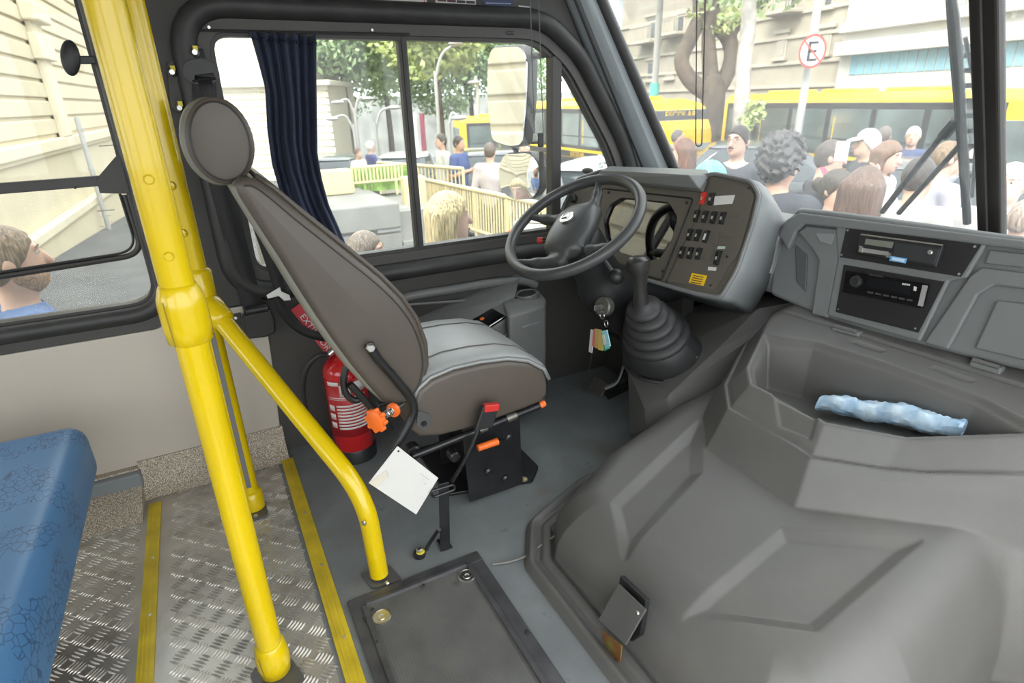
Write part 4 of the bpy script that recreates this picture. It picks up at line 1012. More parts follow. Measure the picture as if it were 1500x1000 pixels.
# ================================================================== FIRE EXTINGUISHER
ex = empty('fire_extinguisher', (-.916, .311, 0), 'red fire extinguisher with white printed label and black foot', 'extinguisher')
ec_ = on(522, 664, 'z', 0); ec_ = V(ec_.x, ec_.y, 0)
M_exred = mat('extinguisher_red', (.52, .012, .015), .22, var=.05, coat=.5)
RE = .073
MB().lathe([(RE - .012, .03), (RE, .045), (RE, .34), (RE - .005, .365), (RE - .02, .385), (RE - .045, .398), (.022, .402), (.020, .425)], ec_, n=40).build('cylinder', M_exred, ex, smooth=True, auto=50)
MB().lathe([(RE + .003, .001), (RE + .003, .045), (RE, .052), (RE - .02, .052)], ec_, n=40).build('foot_ring', M_black, ex, smooth=True, auto=50)
# label wrapped on the camera side
va = math.atan2(CAM[1] - ec_.y, CAM[0] - ec_.x)
def wrap(a0, a1, z0, z1, m, name, parent, r=RE + .0006, n=14):
    rows = [[V(ec_.x + r * math.cos(va + a0 + (a1 - a0) * i / n), ec_.y + r * math.sin(va + a0 + (a1 - a0) * i / n), z) for i in range(n + 1)] for z in (z0, z1)]
    return MB().sheet(rows).build(name, m, parent, smooth=True, solid=.0006)
lab = wrap(-1.25, 1.25, .115, .335, mat('label_red', (.45, .02, .025), .35), 'label', ex)
M_lw = mat('label_white', (.75, .72, .70), .45)
for k, (a0, a1, z0, z1) in enumerate([(-.95, -.35, .316, .33), (.3, .9, .285, .325), (-1.0, .9, .268, .271), (-1.0, .9, .262, .264)] + [(-1.05, -.72, .150 + j * .034, .172 + j * .034) for j in range(3)] + [(-.60, .95, .146 + j * .0125, .1535 + j * .0125) for j in range(8)]):
    wrap(a0, a1, z0, z1, M_lw, 'label_print', lab, RE + .0014, 8)
wrap(-.35, .15, .275, .318, M_white, 'label_emblem', lab, RE + .0014, 8)
wrap(-.25, .05, .285, .31, mat('label_red2', (.5, .02, .02), .4), 'label_emblem', lab, RE + .0018, 8)
MB().lathe([(.018, .42), (.018, .45), (.011, .455), (.011, .475)], ec_, n=16).build('valve', mat('brass', (.6, .48, .25), .3, metal=1), ex, smooth=True, auto=40)
MB().box(ec_ + V(.02, -.01, .475), (.1, .018, .01), Matrix.Rotation(.4, 3, 'Z')).build('handle', M_exred, ex, bevel=.003)
MB().box(ec_ + V(.03, -.005, .505), (.12, .02, .006), Matrix.Rotation(.4, 3, 'Z') @ Matrix.Rotation(-.22, 3, 'Y')).build('lever', M_exred, ex, bevel=.002)
xE = ec_.x
nz1 = on(482, 519, 'x', xE)
MB().tube([ec_ + V(0, 0, .44), nz1], .011, 10).build('hose_coupling', M_steel, ex, smooth=True)
MB().tube(smooth_curve([nz1, on(464, 522, 'x', xE), on(448, 542, 'x', xE - .01), on(444, 575, 'x', xE - .03), on(452, 615, 'x', xE - .05), on(470, 645, 'x', xE - .04), on(487, 655, 'x', xE - .02)], 6), .009, 10).build('hose', M_rubber, ex, smooth=True)
MB().tube([on(487, 655, 'x', xE - .02), on(490, 668, 'x', xE - .02)], .013, 10).build('nozzle', M_black, ex, smooth=True)
gp = wrap(2.0, 2.7, .13, .16, mat('green_seal', (.2, .4, .12), .5), 'seal_band', ex)
# red lanyard tag with lettering
la, lb_ = on(432, 449, 'x', -1.06), on(494, 528, 'x', -.97)
dl = (lb_ - la); sw = dl.normalized().cross(V(1, 0, 0)).normalized() * .017
rb = MB().prism([la + sw, lb_ + sw, lb_ - sw, la - sw], (.0012, 0, 0)).build('extinguisher_ribbon', mat('red_ribbon', (.5, .02, .03), .5)); tag(rb, 'red ribbon with white lettering running up from the extinguisher valve', 'ribbon')
text_obj('print', 'EXTINTOR', .03, la.lerp(lb_, .47) + V(.004, 0, 0), dl, V(0, 1, .6), M_white, rb, xs=1.02)

# ================================================================== SEAT BELT
sb = empty('seat_belt', V(-1.08, .09, .5), 'black driver seat belt hanging on the pillar, reel at the bottom', 'seat belt')
M_web = mat('black_webbing', (.012, .012, .013), .6, var=.2, vscale=60, bump=.3, bscale=400)
def strap(pts, w_, name, n=None):
    pts = smooth_curve(pts, 5); rows = []
    for i, p in enumerate(pts):
        d = (pts[min(i + 1, len(pts) - 1)] - pts[max(i - 1, 0)]).normalized(); s = d.cross(V(1, 0, 0)).normalized() * w_ / 2
        rows.append([p - s, p, p + s])
    return MB().sheet(rows).build(name, M_web, sb, smooth=True, solid=.0025)
strap([on(298, 112, 'x', -1.055), on(305, 190, 'x', -1.05), on(328, 290, 'x', -1.05), on(352, 380, 'x', -1.06), on(374, 462, 'x', -1.06)], .062, 'webbing')
strap([on(300, 118, 'x', -1.04), on(330, 220, 'x', -1.02), on(374, 318, 'x', -1.0), on(401, 395, 'x', -1.0), on(411, 428, 'x', -1.0)], .036, 'webbing')
strap([on(404, 430, 'x', -1.0), on(416, 458, 'x', -1.0), on(440, 482, 'x', -1.0), on(475, 494, 'x', -.99), on(510, 492, 'x', -.97)], .03, 'webbing')
strap([on(283, 72, 'x', -1.07), on(288, 90, 'x', -1.07)], .05, 'webbing')
# D ring
dring = [(274, 88), (300, 85), (318, 98), (323, 112), (316, 121), (284, 124), (270, 115), (267, 100)]
hole = [(285, 110), (312, 107), (315, 114), (285, 118)]
o = MB().holed(loop_round([on(*p, 'x', -1.052) for p in dring], .012, 4), [[on(*p, 'x', -1.052) for p in hole]], (.008, 0, 0)).build('guide_loop', M_black, sb, bevel=.002)
MB().tube([on(282, 119, 'x', -1.044), on(316, 115, 'x', -1.044)], .004, 6).build('guide_bar', M_black, o, smooth=True)
MB().prism([on(*p, 'x', -1.09) for p in ((270, 68), (292, 66), (294, 92), (272, 94))], (.02, 0, 0)).build('upper_bracket', M_bmetal, sb, bevel=.003)
MB().prism(loop_round([on(*p, 'x', -1.092) for p in ((244, 92), (262, 84), (276, 104), (280, 160), (264, 166), (250, 160))], .01, 3), (.006, 0, 0)).build('anchor_plate', M_char, sb, bevel=.002)
for p, x_ in (((285, 77), -1.07), ((252, 106), -1.086), ((263, 158), -1.086)):
    b_ = MB().lathe([(.013, 0), (.013, .005), (.008, .012), (.007, .018)], on(*p, 'x', x_), (1, 0, 0), 8).build('bolt', M_steel, sb)
    MB().box(on(p[0] + 1, p[1] - 6, 'x', x_ + .012), (.006, .012, .014)).build('paint_mark', mat('yellow_paint', (.7, .6, .05), .5), b_)
# retractor reel
rc = on(378, 470, 'x', -1.06)
MB().prism([on(*p, 'x', -1.09) for p in ((339, 460), (352, 457), (356, 488), (343, 491))], (.008, 0, 0)).build('reel_plate', M_bmetal, sb, bevel=.001)
for p in ((345, 465), (348, 484)): MB().lathe([(.007, 0), (.005, .005)], on(*p, 'x', -1.08), (1, 0, 0), 8).build('bolt', M_steel, sb)
MB().prism(loop_round([on(*p, 'x', -1.085) for p in ((354, 459), (372, 450), (394, 448), (400, 462), (402, 480), (388, 488), (358, 491))], .008, 3), (.045, 0, 0)).build('reel_housing', M_black, sb, bevel=.006, seg=3)
MB().tube([on(360, 456, 'x', -1.04), on(392, 450, 'x', -1.04)], .014, 14).build('reel_spool', M_black, sb, smooth=True)
# latch plate
tq = [on(*p, 'x', -.995) for p in ((390, 432), (410, 420), (412, 426), (424, 432), (426, 439), (416, 440), (408, 433), (392, 437))]
MB().prism(tq, (.004, 0, 0)).build('latch_plate', M_steel, sb, bevel=.0008)

# ================================================================== CURTAIN
cur = []
NV, NU = 34, 61
Lf = [(366, 47), (378, 90), (388, 130), (391, 190), (398, 240), (410, 280), (425, 320), (440, 370)]
Rt = [(462, 52), (462, 110), (463, 180), (464, 225), (471, 262), (482, 300), (498, 335), (514, 372)]
for i in range(NV):
    v = i / (NV - 1); fi = v * 7; k = min(int(fi), 6); f_ = fi - k
    l = (Lf[k][0] * (1 - f_) + Lf[k + 1][0] * f_, Lf[k][1] * (1 - f_) + Lf[k + 1][1] * f_); r = (Rt[k][0] * (1 - f_) + Rt[k + 1][0] * f_, Rt[k][1] * (1 - f_) + Rt[k + 1][1] * f_)
    row = []
    pl_, pr_ = on(*l, 'x', -1.068), on(*r, 'x', -1.068)
    for j in range(NU):
        u = j / (NU - 1); p = pl_.lerp(pr_, u)
        amp = .013 + .010 * v
        p.x += amp * math.sin(u * 40 + .5 * math.sin(3 * v)) * (1 - .75 * v) + (.016 * v + .004) * math.sin(u * 13 + 1.4 * v * 3) + .012 * v * math.sin(u * 6 - 2 * v)
        if i < 2: p.z += .003 * math.sin(u * 60)
        row.append(p)
    cur.append(row)
o = MB().sheet(cur).build('window_curtain', mat('navy_fabric', (.012, .02, .05), .75, var=.25, vscale=40, sheen=.1, bump=.2, bscale=600), smooth=True, auto=180, solid=.002); tag(o, 'dark navy gathered curtain hanging in the driver window', 'curtain')
MB().tube([cur[1][j] + V(.012, 0, 0) for j in range(0, NU, 2)], .003, 6).build('heading_tape', mat('navy_tape', (.01, .015, .035), .8), o)
# blind cords beside the mirror
bc = empty('blind_cord', on(790, 150, 'x', -1.02), 'thin double blind cord hanging in front of the driver window', 'cord')
for a, b in (((776, -20), (783, 195)), ((788, -20), (796, 200))): MB().tube([on(*a, 'x', -1.02), on(*b, 'x', -1.02)], .0018, 6).build('cord', mat('grey_cord', (.12, .12, .12), .6), bc, smooth=True)
MB().box(on(792, 205, 'x', -1.02), (.012, .022, .05)).build('cord_clip', M_black, bc, bevel=.003)
MB().box(on(785, 209, 'x', -1.02), (.008, .04, .008)).build('cord_hook', M_black, bc, bevel=.002)
MB().box(on(793, 236, 'x', -1.02), (.004, .018, .07)).build('cord_strap', M_char, bc)
# ================================================================== INSTRUMENT BINNACLE
tl, yw = math.radians(20), math.radians(6)
NB = V(math.sin(yw) * math.cos(tl), -math.cos(yw) * math.cos(tl), math.sin(tl)); PB = V(-.5, 1.45, .93)
UB = V(math.cos(yw), math.sin(yw), 0); VB = NB.cross(UB).normalized()
if VB.z < 0: VB = -VB
def bp(px, py, off=0.0): return onp(px, py, PB, NB) + NB * off
M_bin = mat('brown_grey_panel', (.105, .095, .078), .5, var=.06, bump=.12, bscale=500)
bn = empty('instrument_binnacle', V(-.6, 1.5, .6), 'grey instrument binnacle with gauge window and switch panel', 'dashboard')
shell = loop_round([bp(826, 300, .0), bp(846, 262, .0), bp(880, 250, .0), bp(1030, 258, .0), bp(1046, 254, .0), bp(1100, 265, .0), bp(1112, 285, .0), bp(1102, 330, 0), bp(1080, 395, 0), bp(1056, 436, .0), bp(1020, 430, .0), bp(905, 398, .0), bp(800, 375, .0)], .018, 4)
back = [p - NB * .16 + V(.085 if i > 45 and i < 200 else .0, 0, 0) for i, p in enumerate(shell)]
cs = sum(shell, Vector()) / len(shell)
rows = [[p - NB * .003 for p in shell + [shell[0]]], [cs + (p - cs) * 1.02 - NB * .010 for p in shell + [shell[0]]], [cs + (p - cs) * 1.035 - NB * .035 for p in shell + [shell[0]]], [cs + (p - cs) * 1.03 - NB * .09 - UB * .012 for p in shell + [shell[0]]], [cs + (p - cs) * 1.0 - NB * .24 - UB * .03 - VB * .03 for p in shell + [shell[0]]]]
MB().sheet(rows).build('housing', mat('grey_housing', (.20, .215, .22), .45, var=.05, bump=.08, bscale=500), bn, smooth=True, auto=70, solid=.004)
MB().tube(shell, .007, 8, closed=True).build('housing_edge', M_dash, bn, smooth=True)
# backing plate behind the panels
win = loop_round([bp(884, 322), bp(893, 300), bp(910, 289), bp(980, 296), bp(993, 318), bp(984, 352), bp(966, 380), bp(950, 382), bp(902, 368), bp(888, 350)], .012, 4)
gpan = loop_round([bp(838, 290), bp(850, 270), bp(880, 268), bp(1030, 282), bp(1018, 325), bp(972, 412), bp(905, 392), bp(812, 368)], .008, 3)
MB().holed([p - NB * .002 for p in shell], [[p - NB * .002 for p in win]], -NB * .006).build('face_plate', M_bin, bn)
MB().holed([p + NB * .001 for p in gpan], [[p + NB * .001 for p in win]], -NB * .012).build('gauge_panel', M_bin, bn, bevel=.002)
MB().tube([p + NB * .002 for p in loop_round([bp(882, 276), bp(1016, 291), bp(970, 410), bp(888, 388), bp(872, 330)], .012, 4)], .003, 6, closed=True).build('bezel_line', M_black, bn, smooth=True)
MB().sheet([[p for p in win + [win[0]]], [p - NB * .05 for p in win + [win[0]]]]).build('gauge_well', M_black, bn, smooth=True, auto=40, solid=.002)
MB().prism([p - NB * .05 for p in win], -NB * .004).build('gauge_face', mat('gauge_black', (.01, .01, .01), .5), bn)
for c_, r_ in (((915, 335), .05), ((955, 340), .05)):
    ctr = bp(*c_, -.048); d_ = MB().lathe([(r_ * .8, 0), (r_ * .8, .001)], ctr, NB, 32).build('dial', M_black, bn)
    MB().tube([ctr + NB * .003, ctr + NB * .003 + (UB * .6 - VB * .7) * (r_ - .01)], .0012, 5).build('needle', mat('needle_orange', (.7, .15, .03), .5), d_)
    for k in range(11):
        a_ = math.radians(215 - 25 * k); e = UB * math.cos(a_) + VB * math.sin(a_); MB().tube([ctr + NB * .001 + e * (r_ - .012), ctr + NB * .001 + e * (r_ - .006)], .0008, 4).build('tick', M_white, d_)
MB().prism([p - NB * .014 for p in win], -NB * .002).build('gauge_glass', glass('gauge_glass', .34, (.8, .8, .8)), bn)
for p in ((1006, 297), (971, 397), (892, 282)): MB().lathe([(.006, 0), (.005, .002), (.003, .0)], bp(*p, .001), NB, 12).build('screw_hole', M_black, bn)
# switch panel
swp = loop_round([bp(1043, 258), bp(1097, 272), bp(1106, 287), bp(1088, 355), bp(1080, 376), bp(1066, 392), bp(1048, 425), bp(978, 412), bp(1022, 318)], .007, 3)
sp_o = MB().prism([p + NB * .001 for p in swp], NB * .003).build('switch_panel', M_bin, bn, bevel=.001)
for p in ((1036, 264), (1098, 276), (978, 413), (1042, 418), (1066, 376)): MB().lathe([(.004, 0), (.003, .003)], bp(*p, .004), NB, 8).build('screw', M_black, sp_o)
M_sw = mat('switch_black', (.014, .014, .014), .35); M_swr = mat('switch_red', (.6, .035, .025), .35); M_leg = mat('switch_legend', (.35, .36, .3), .5)
EV = (bp(1031, 281) - bp(1024, 303)).normalized()   # switches lean with the panel edge
EU = EV.cross(NB); EU = EU if EU.x > 0 else -EU
def switch(px, py, kind='black', w_=.0175, h_=.040):
    c = bp(px, py, .004)
    def qd(w2, h2, o_=0): return [c + EU * a + EV * b + NB * o_ for a, b in ((-w2, -h2), (w2, -h2), (w2, h2), (-w2, h2))]
    if kind == 'blank':
        return MB().prism(qd(w_ / 2, h_ / 2), NB * .002).build('blank_cover', M_bin, bn, bevel=.0008)
    m = M_swr if kind == 'red' else M_sw
    s_ = MB().prism(qd(w_ / 2, h_ / 2), NB * .003).build('rocker_switch', m, bn, bevel=.0008)
    a = c + NB * .003
    MB().add([a - EU * w_ * .38 - EV * h_ * .42, a + EU * w_ * .38 - EV * h_ * .42, a + EU * w_ * .38 + EV * h_ * .42, a - EU * w_ * .38 + EV * h_ * .42,
              a - EU * w_ * .36 - EV * h_ * .40 + NB * .004, a + EU * w_ * .36 - EV * h_ * .40 + NB * .004, a + EU * w_ * .36 + EV * h_ * .40 + NB * .010, a - EU * w_ * .36 + EV * h_ * .40 + NB * .010],
             [(0, 1, 5, 4), (1, 2, 6, 5), (2, 3, 7, 6), (3, 0, 4, 7), (4, 5, 6, 7)]).build('rocker', m, s_, bevel=.001)
    lg = a + NB * .0075 - EV * h_ * .05
    MB().prism([lg - EU * .003 - EV * .005, lg + EU * .003 - EV * .005, lg + EU * .003 + EV * .005, lg - EU * .003 + EV * .005], NB * .001).build('legend', M_white if kind == 'white' else M_leg, s_)
    if kind == 'white':
        MB().prism([a + EU * x_ + EV * y_ + NB * (.0072 + .0018 * (y_ / h_)) for x_, y_ in ((-.004, -.012), (.003, -.012), (.005, .014), (-.002, .014))], NB * .001).build('legend', M_white, s_)
    return s_
switch(1031.6, 291, 'red'); switch(1043.6, 292)
for p in ((1022, 317), (1034, 318), (1047, 319), (1060, 320)): switch(*p)
for p in ((1012, 344), (1023.5, 345)): switch(*p)
switch(1036, 347, 'white')
for p in ((1001, 370), (1013, 371), (1025, 372)): switch(*p)
switch(1049, 348, 'blank', .022, .040); switch(1039, 374, 'blank', .022, .040); switch(1066, 343, 'blank', .028, .016); switch(1077, 314, 'blank', .028, .016)
switch(1053, 378, 'black', .020, .046)
def decal(px, m, name, off=.0045): return MB().prism([bp(*p, off) for p in px], NB * .0006).build(name, m, bn)
decal([(1048, 288), (1078, 286), (1074, 299), (1047, 301)], M_white, 'paper_label')
yl = decal([(1015, 400), (1037, 404), (1032, 419), (1010, 414)], mat('yellow_label', (.8, .5, .01), .5), 'warning_label')
for k in range(4): MB().prism([bp(*p, .0052) for p in ((1017 - k * 1.2, 403 + k * 3.2), (1032 - k * 1.2, 406 + k * 3.2), (1031.7 - k * 1.2, 407.2 + k * 3.2), (1016.7 - k * 1.2, 404.2 + k * 3.2))], NB * .0004).build('print', M_ink, yl)
decal([(1053, 361), (1064, 361), (1063, 365), (1052, 365)], mat('green_label', (.45, .55, .48), .5), 'small_label')
decal([(1039, 391), (1051, 392), (1050, 397), (1038, 396)], M_white, 'small_label')
# brow / hood on top
def bpo(px, py, off): return onp(px, py, PB + NB * off, NB)
bm_pts = [bpo(893, 243, -.10), bpo(1036, 248, -.10), bpo(880, 249, .035), bpo(1008, 256, .055), bpo(876, 261, .030), bpo(1024, 276, .035), bpo(1040, 256, -.005), bpo(872, 262, -.02), bpo(1030, 282, .004), bpo(876, 266, .004)]
hull('hood', bm_pts, M_dash, bn, bevel=.004)
# small things on the left of the binnacle
MB().lathe([(.017, 0), (.017, .012), (.013, .018)], bp(842, 292, .002), NB, 18).build('rotary_knob', M_black, bn, smooth=True, auto=40)
MB().sphere(bp(853, 247, -.03), (.03, .02, .012), 14, 8).build('speaker_cap', M_char, bn, smooth=True)
MB().tube([bp(838, 270, .004), bp(852, 266, .004)], .004, 6).build('vent_slit', M_black, bn, smooth=True)
# lower dash and footwell behind the column
ft = MB().bb((-1.09, 1.56, .0), (-.62, 1.62, .60)).build('wall_footwell', M_char); tag(ft, 'dark footwell bulkhead below the instrument binnacle', 'wall', kind='structure')
MB().bb((-1.09, 1.535, .16), (-.62, 1.565, .19)).build('footwell_ledge', M_char, ft, bevel=.006)
dl_ = MB().prism([V(-1.06, 1.62, .58), V(-1.06, 1.60, .76), V(-1.06, 1.66, .815), V(-1.06, 1.875, .795), V(-1.06, 1.875, .58)], (.78, 0, 0)).build('dash_shelf', M_dash, bevel=.012, seg=3); tag(dl_, 'grey dashboard shelf between binnacle and windshield', 'dashboard')

# ================================================================== STEERING WHEEL + COLUMN
SC = .00222
CW = Vector(CAM + ray(841, 331) * SC)
ta, ya = math.radians(57), math.radians(9)
NW = V(math.sin(ya) * math.cos(ta), -math.cos(ya) * math.cos(ta), math.sin(ta))
UW = NW.cross(V(0, 0, 1)).normalized(); 
if UW.x < 0: UW = -UW
VW = NW.cross(UW).normalized()
if VW.z < 0: VW = -VW
rim_px = [(738, 375), (765, 325), (800, 292), (850, 265), (900, 260), (935, 275), (943, 305), (930, 340), (895, 370), (850, 392), (800, 402), (755, 398)]
pp_ = [onp(*p, CW, NW) for p in rim_px]
A_ = np.array([[2 * (q - CW).dot(UW), 2 * (q - CW).dot(VW), 1] for q in pp_]); b_ = np.array([(q - CW).dot(UW) ** 2 + (q - CW).dot(VW) ** 2 for q in pp_])
s_ = np.linalg.lstsq(A_, b_, rcond=None)[0]; CWc = CW + UW * s_[0] + VW * s_[1]; RW = math.sqrt(s_[2] + s_[0] ** 2 + s_[1] ** 2) - .012
st_root = empty('steering_assembly', CWc, 'dark grey four-spoke steering wheel on a black shroud with ignition lock', 'steering wheel')
M_wheel = mat('wheel_grey_plastic', (.055, .057, .058), .38, var=.05, bump=.08, bscale=500)
sw_ = MB().tube([CWc + (UW * math.cos(2 * math.pi * k / 72) + VW * math.sin(2 * math.pi * k / 72)) * RW for k in range(72)], .0185, 14, closed=True).build('steering_wheel', M_wheel, st_root, smooth=True)
def wl_(px, py):
    q = onp(px, py, CWc - NW * .01, NW) - CWc; return q.dot(UW), q.dot(VW)
S = SDF((-RW - .02, -RW - .02, -.10), (RW + .02, RW + .02, .06), .0075)
hub = [wl_(835, 335)]
h0 = np.array(wl_(838, 335)); 
th = math.atan2(*(np.array(wl_(872, 285)) - np.array(wl_(820, 375)))[::-1])
Rz = [[math.cos(th), -math.sin(th), 0], [math.sin(th), math.cos(th), 0], [0, 0, 1]]
S.box((h0[0], h0[1], -.022), (.22, .135, .06), rr=.028, R=Rz)
S.ell((h0[0], h0[1], -.012), (.105, .08, .038), k=.03, R=Rz)
S.box((h0[0], h0[1], -.06), (.12, .12, .06), rr=.03, k=.02, R=Rz)
for (a, b) in (((822, 318), (772, 318)), ((818, 378), (760, 384)), ((868, 298), (880, 264)), ((862, 362), (905, 362))):
    p0, p1 = wl_(*a), np.array(wl_(*b)); nrm = np.linalg.norm(p1); p1 = p1 / nrm * (RW - .004)
    mid = (np.array(p0) * .5 + p1 * .5)
    S.cap((p0[0], p0[1], -.025), (mid[0], mid[1], -.02), .022, .015, k=.03)
    S.cap((mid[0], mid[1], -.02), (p1[0], p1[1], -.003), .015, .012, k=.02)
v_, q_ = S.arrays()
Bm = np.array([UW, VW, NW]) ; Bm = Bm if np.linalg.det(Bm) > 0 else Bm
vw = np.array(CWc) + v_[:, :1] * np.array(UW) + v_[:, 1:2] * np.array(VW) + v_[:, 2:] * np.array(NW)
if np.linalg.det(Bm) < 0: q_ = q_[:, ::-1]
mkobj('hub_and_spokes', np_mesh('hub_and_spokes', vw, q_), M_wheel, sw_, smooth=True)
ec2 = CWc + UW * wl_(838, 332)[0] + VW * wl_(838, 332)[1] + NW * .0285
em = MB().lathe([(.026, 0), (.026, .003), (.022, .004), (.0215, .002), (.001, .002)], ec2, NW, 28).build('emblem', mat('chrome', (.75, .75, .75), .15, metal=1), sw_, smooth=True, auto=30)
for k in range(3):
    a_ = math.radians(90 + 120 * k); MB().tube([ec2 + NW * .003, ec2 + NW * .003 + (UW * math.cos(a_) + VW * math.sin(a_)) * .022], [.004, .0015], 6).build('emblem_star', mat('chrome', (.75, .75, .75), .15, metal=1), sw_)
# column shroud
sc = st_root
CB = CWc - NW * .42; 
S = SDF((-.95, .95, .2), (-.35, 1.55, .85), .011)
c1 = CWc - NW * .075; c2 = CWc - NW * .30; c3 = CWc - NW * .46
S.cap(tuple(c1), tuple(c2), .075, .082, k=.03); S.cap(tuple(c2), tuple(c3), .08, .055, k=.04)
S.cap(tuple(c2), tuple(c2 + V(.03, .28, -.02)), .075, .07, k=.05)
S.cap(tuple(c3), (c3.x, 1.5, .14), .04, .035, k=.03)
S.build('shroud', M_black, sc)
ig = on(883, 449, 'y', c2.y - .075)
MB().lathe([(.034, -.02), (.034, .004), (.029, .008), (.028, .004), (.012, .004), (.011, .014), (.004, .015)], ig, (.25, -.9, .2), 24).build('ignition_lock', mat('grey_lock', (.13, .13, .11), .35, metal=.4), sc, smooth=True, auto=30)
# stalks
k0 = on(903, 405, 'x', CWc.x + .13)
MB().tube([c1 + UW * .05, k0], .008, 8).build('stalk', M_black, sc, smooth=True)
MB().sphere(k0, .026, 18, 12).build('stalk_ball', M_black, sc, smooth=True)
k1 = on(795, 352, 'x', CWc.x - .12)
MB().tube([c1 - UW * .05, k1], [.008, .009], 10).build('stalk', M_black, sc, smooth=True)
MB().tube([k1, k1 + (k1 - c1 + UW * .05).normalized() * .018], .011, 10).build('stalk_tip', M_swr, sc, smooth=True)
# keys
ky = empty('key_ring', ig + V(.01, -.02, -.03), 'bunch of keys with coloured plastic tags hanging from the ignition', 'keys')
ig2 = ig + V(.25, -.9, .2).normalized() * .015
MB().box(ig2 + V(.003, -.012, 0), (.004, .03, .018)).build('key', M_steel, ky, bevel=.001)
def at_y(px, py): return on(px, py, 'y', ig2.y - .02)
MB().tube([at_y(882, 462) + V(.012 * math.cos(t_), 0, .012 * math.sin(t_)) for t_ in np.linspace(0, 2 * math.pi, 20)[:-1]], .0014, 6, closed=True).build('ring', M_steel, ky, smooth=True)
MB().tube([at_y(888, 474) + V(.009 * math.cos(t_), 0, .012 * math.sin(t_)) for t_ in np.linspace(0, 2 * math.pi, 20)[:-1]], .0014, 6, closed=True).build('ring', M_steel, ky, smooth=True)
for k, (quad, c_) in enumerate((([(866, 482), (871, 484), (868, 517), (863, 515)], (.75, .68, .72)), ([(872, 481), (879, 483), (876, 508), (870, 506)], (.75, .2, .12)), ([(877, 480), (886, 482), (884, 510), (876, 508)], (.6, .42, .18)), ([(885, 484), (892, 486), (890, 512), (883, 510)], (.65, .5, .12)), ([(890, 484), (897, 483), (902, 508), (894, 512)], (.05, .4, .25)), ([(893, 482), (901, 480), (906, 504), (898, 508)], (.3, .6, .65)))):
    MB().prism([at_y(*p) + V(0, -.006 * k, 0) for p in quad], (0, -.003, 0)).build('key_tag', mat('key_tag_%d' % k, c_, .4), ky, bevel=.001)
MB().prism([at_y(*p) + V(0, -.04, 0) for p in ((896, 487), (900, 486), (903, 500), (899, 502))], (0, -.001, 0)).build('tag_print', M_white, ky)
MB().tube([at_y(868, 515), on(862, 545, 'y', ig2.y - .02), on(855, 570, 'y', ig2.y - .015)], .0025, 6).build('cord', M_black, ky, smooth=True)
# pedals
pd = empty('brake_pedal', on(878, 572, 'z', .05), 'black pedal with ribbed pad below the steering column', 'pedal')
pc = on(877, 566, 'z', .09)
MB().box(pc, (.075, .012, .06), Matrix.Rotation(math.radians(-38), 3, 'X') @ Matrix.Rotation(.3, 3, 'Z')).build('pad', mat('worn_pad', (.05, .042, .036), .7, var=.3, vscale=80), pd, bevel=.004)
for k in range(5): MB().box(pc + Matrix.Rotation(math.radians(-38), 3, 'X') @ V(0, -.008, -.022 + .011 * k), (.066, .005, .004), Matrix.Rotation(math.radians(-38), 3, 'X') @ Matrix.Rotation(.3, 3, 'Z')).build('pad_rib', M_rubber, pd)
MB().tube(smooth_curve([pc + V(.03, .01, .0), on(905, 558, 'y', pc.y + .06), on(915, 525, 'y', pc.y + .10), on(916, 490, 'y', pc.y + .12)], 4), .011, 8).build('arm', M_bmetal, pd, smooth=True)
pa = empty('accelerator_pedal', on(905, 575, 'z', .0), 'flat black accelerator pedal beside the brake pedal', 'pedal')
qa = on(903, 575, 'z', .035)
MB().box(qa + V(0, .03, .015), (.05, .16, .012), Matrix.Rotation(math.radians(22), 3, 'X') @ Matrix.Rotation(-.25, 3, 'Z')).build('plate', M_bmetal, pa, bevel=.003)
MB().box(qa + V(.01, .09, .03), (.02, .02, .06)).build('hinge_block', M_bmetal, pa, bevel=.002)
fc = MB().tube(smooth_curve([on(722, 826, 'z', .006), on(748, 822, 'z', .006), on(775, 812, 'z', .006), on(790, 800, 'z', .012), on(812, 785, 'z', .02)], 5), .003, 6).build('floor_cable', mat('grey_cable', (.2, .19, .17), .6), smooth=True); tag(fc, 'thin grey cable on the floor between hatch and engine cover', 'cable')
# ================================================================== DOOR ARMREST PANEL
ar = empty('door_side_panel', (-1.05, .95, .0), 'dark grey moulded armrest with cup holder below the driver window', 'side panel')
M_arm = mat('dark_grey_moulding', (.15, .153, .152), .45, var=.06, bump=.1, bscale=500)
def ap(px, py, x): return on(px, py, 'x', x)
XA = -.915
zcup = ap(772, 434, -.985).z
cup_top = [on(*p, 'z', zcup) for p in ((736, 441), (757, 420), (786, 421), (800, 437), (799, 447), (776, 456), (744, 464))]
MB().prism(loop_round(cup_top, .02, 4), (0, 0, -(zcup - .04))).build('armrest_block', M_arm, ar, smooth=True, auto=180, bevel=.012, seg=4).modifiers['bevel'].angle_limit = math.radians(60)
LA, LB, LC = ap(640, 497, -.985), ap(744, 438, -.985), ap(762, 455, -.865)
nL = (LB - LA).cross(LC - LA); nL = nL.normalized() if nL.z > 0 else -nL.normalized()
LD = onp(672, 508, LA, nL)
MB().add([LA, LB, LC, LD] + [V(p.x, p.y, .04) for p in (LA, LB, LC, LD)], [(0, 1, 2, 3), (4, 7, 6, 5), (0, 4, 5, 1), (1, 5, 6, 2), (2, 6, 7, 3), (3, 7, 4, 0)]).build('armrest_ledge', M_arm, ar, bevel=.008, seg=3)
MB().add([V(-1.098, LA.y - .05, LA.z + .05), V(-1.098, LB.y + .12, LB.z + .06), LB + V(0, .03, .0), LA + V(0, 0, .002)], [(0, 1, 2, 3)]).build('armrest_backing', M_arm, ar, solid=.01)
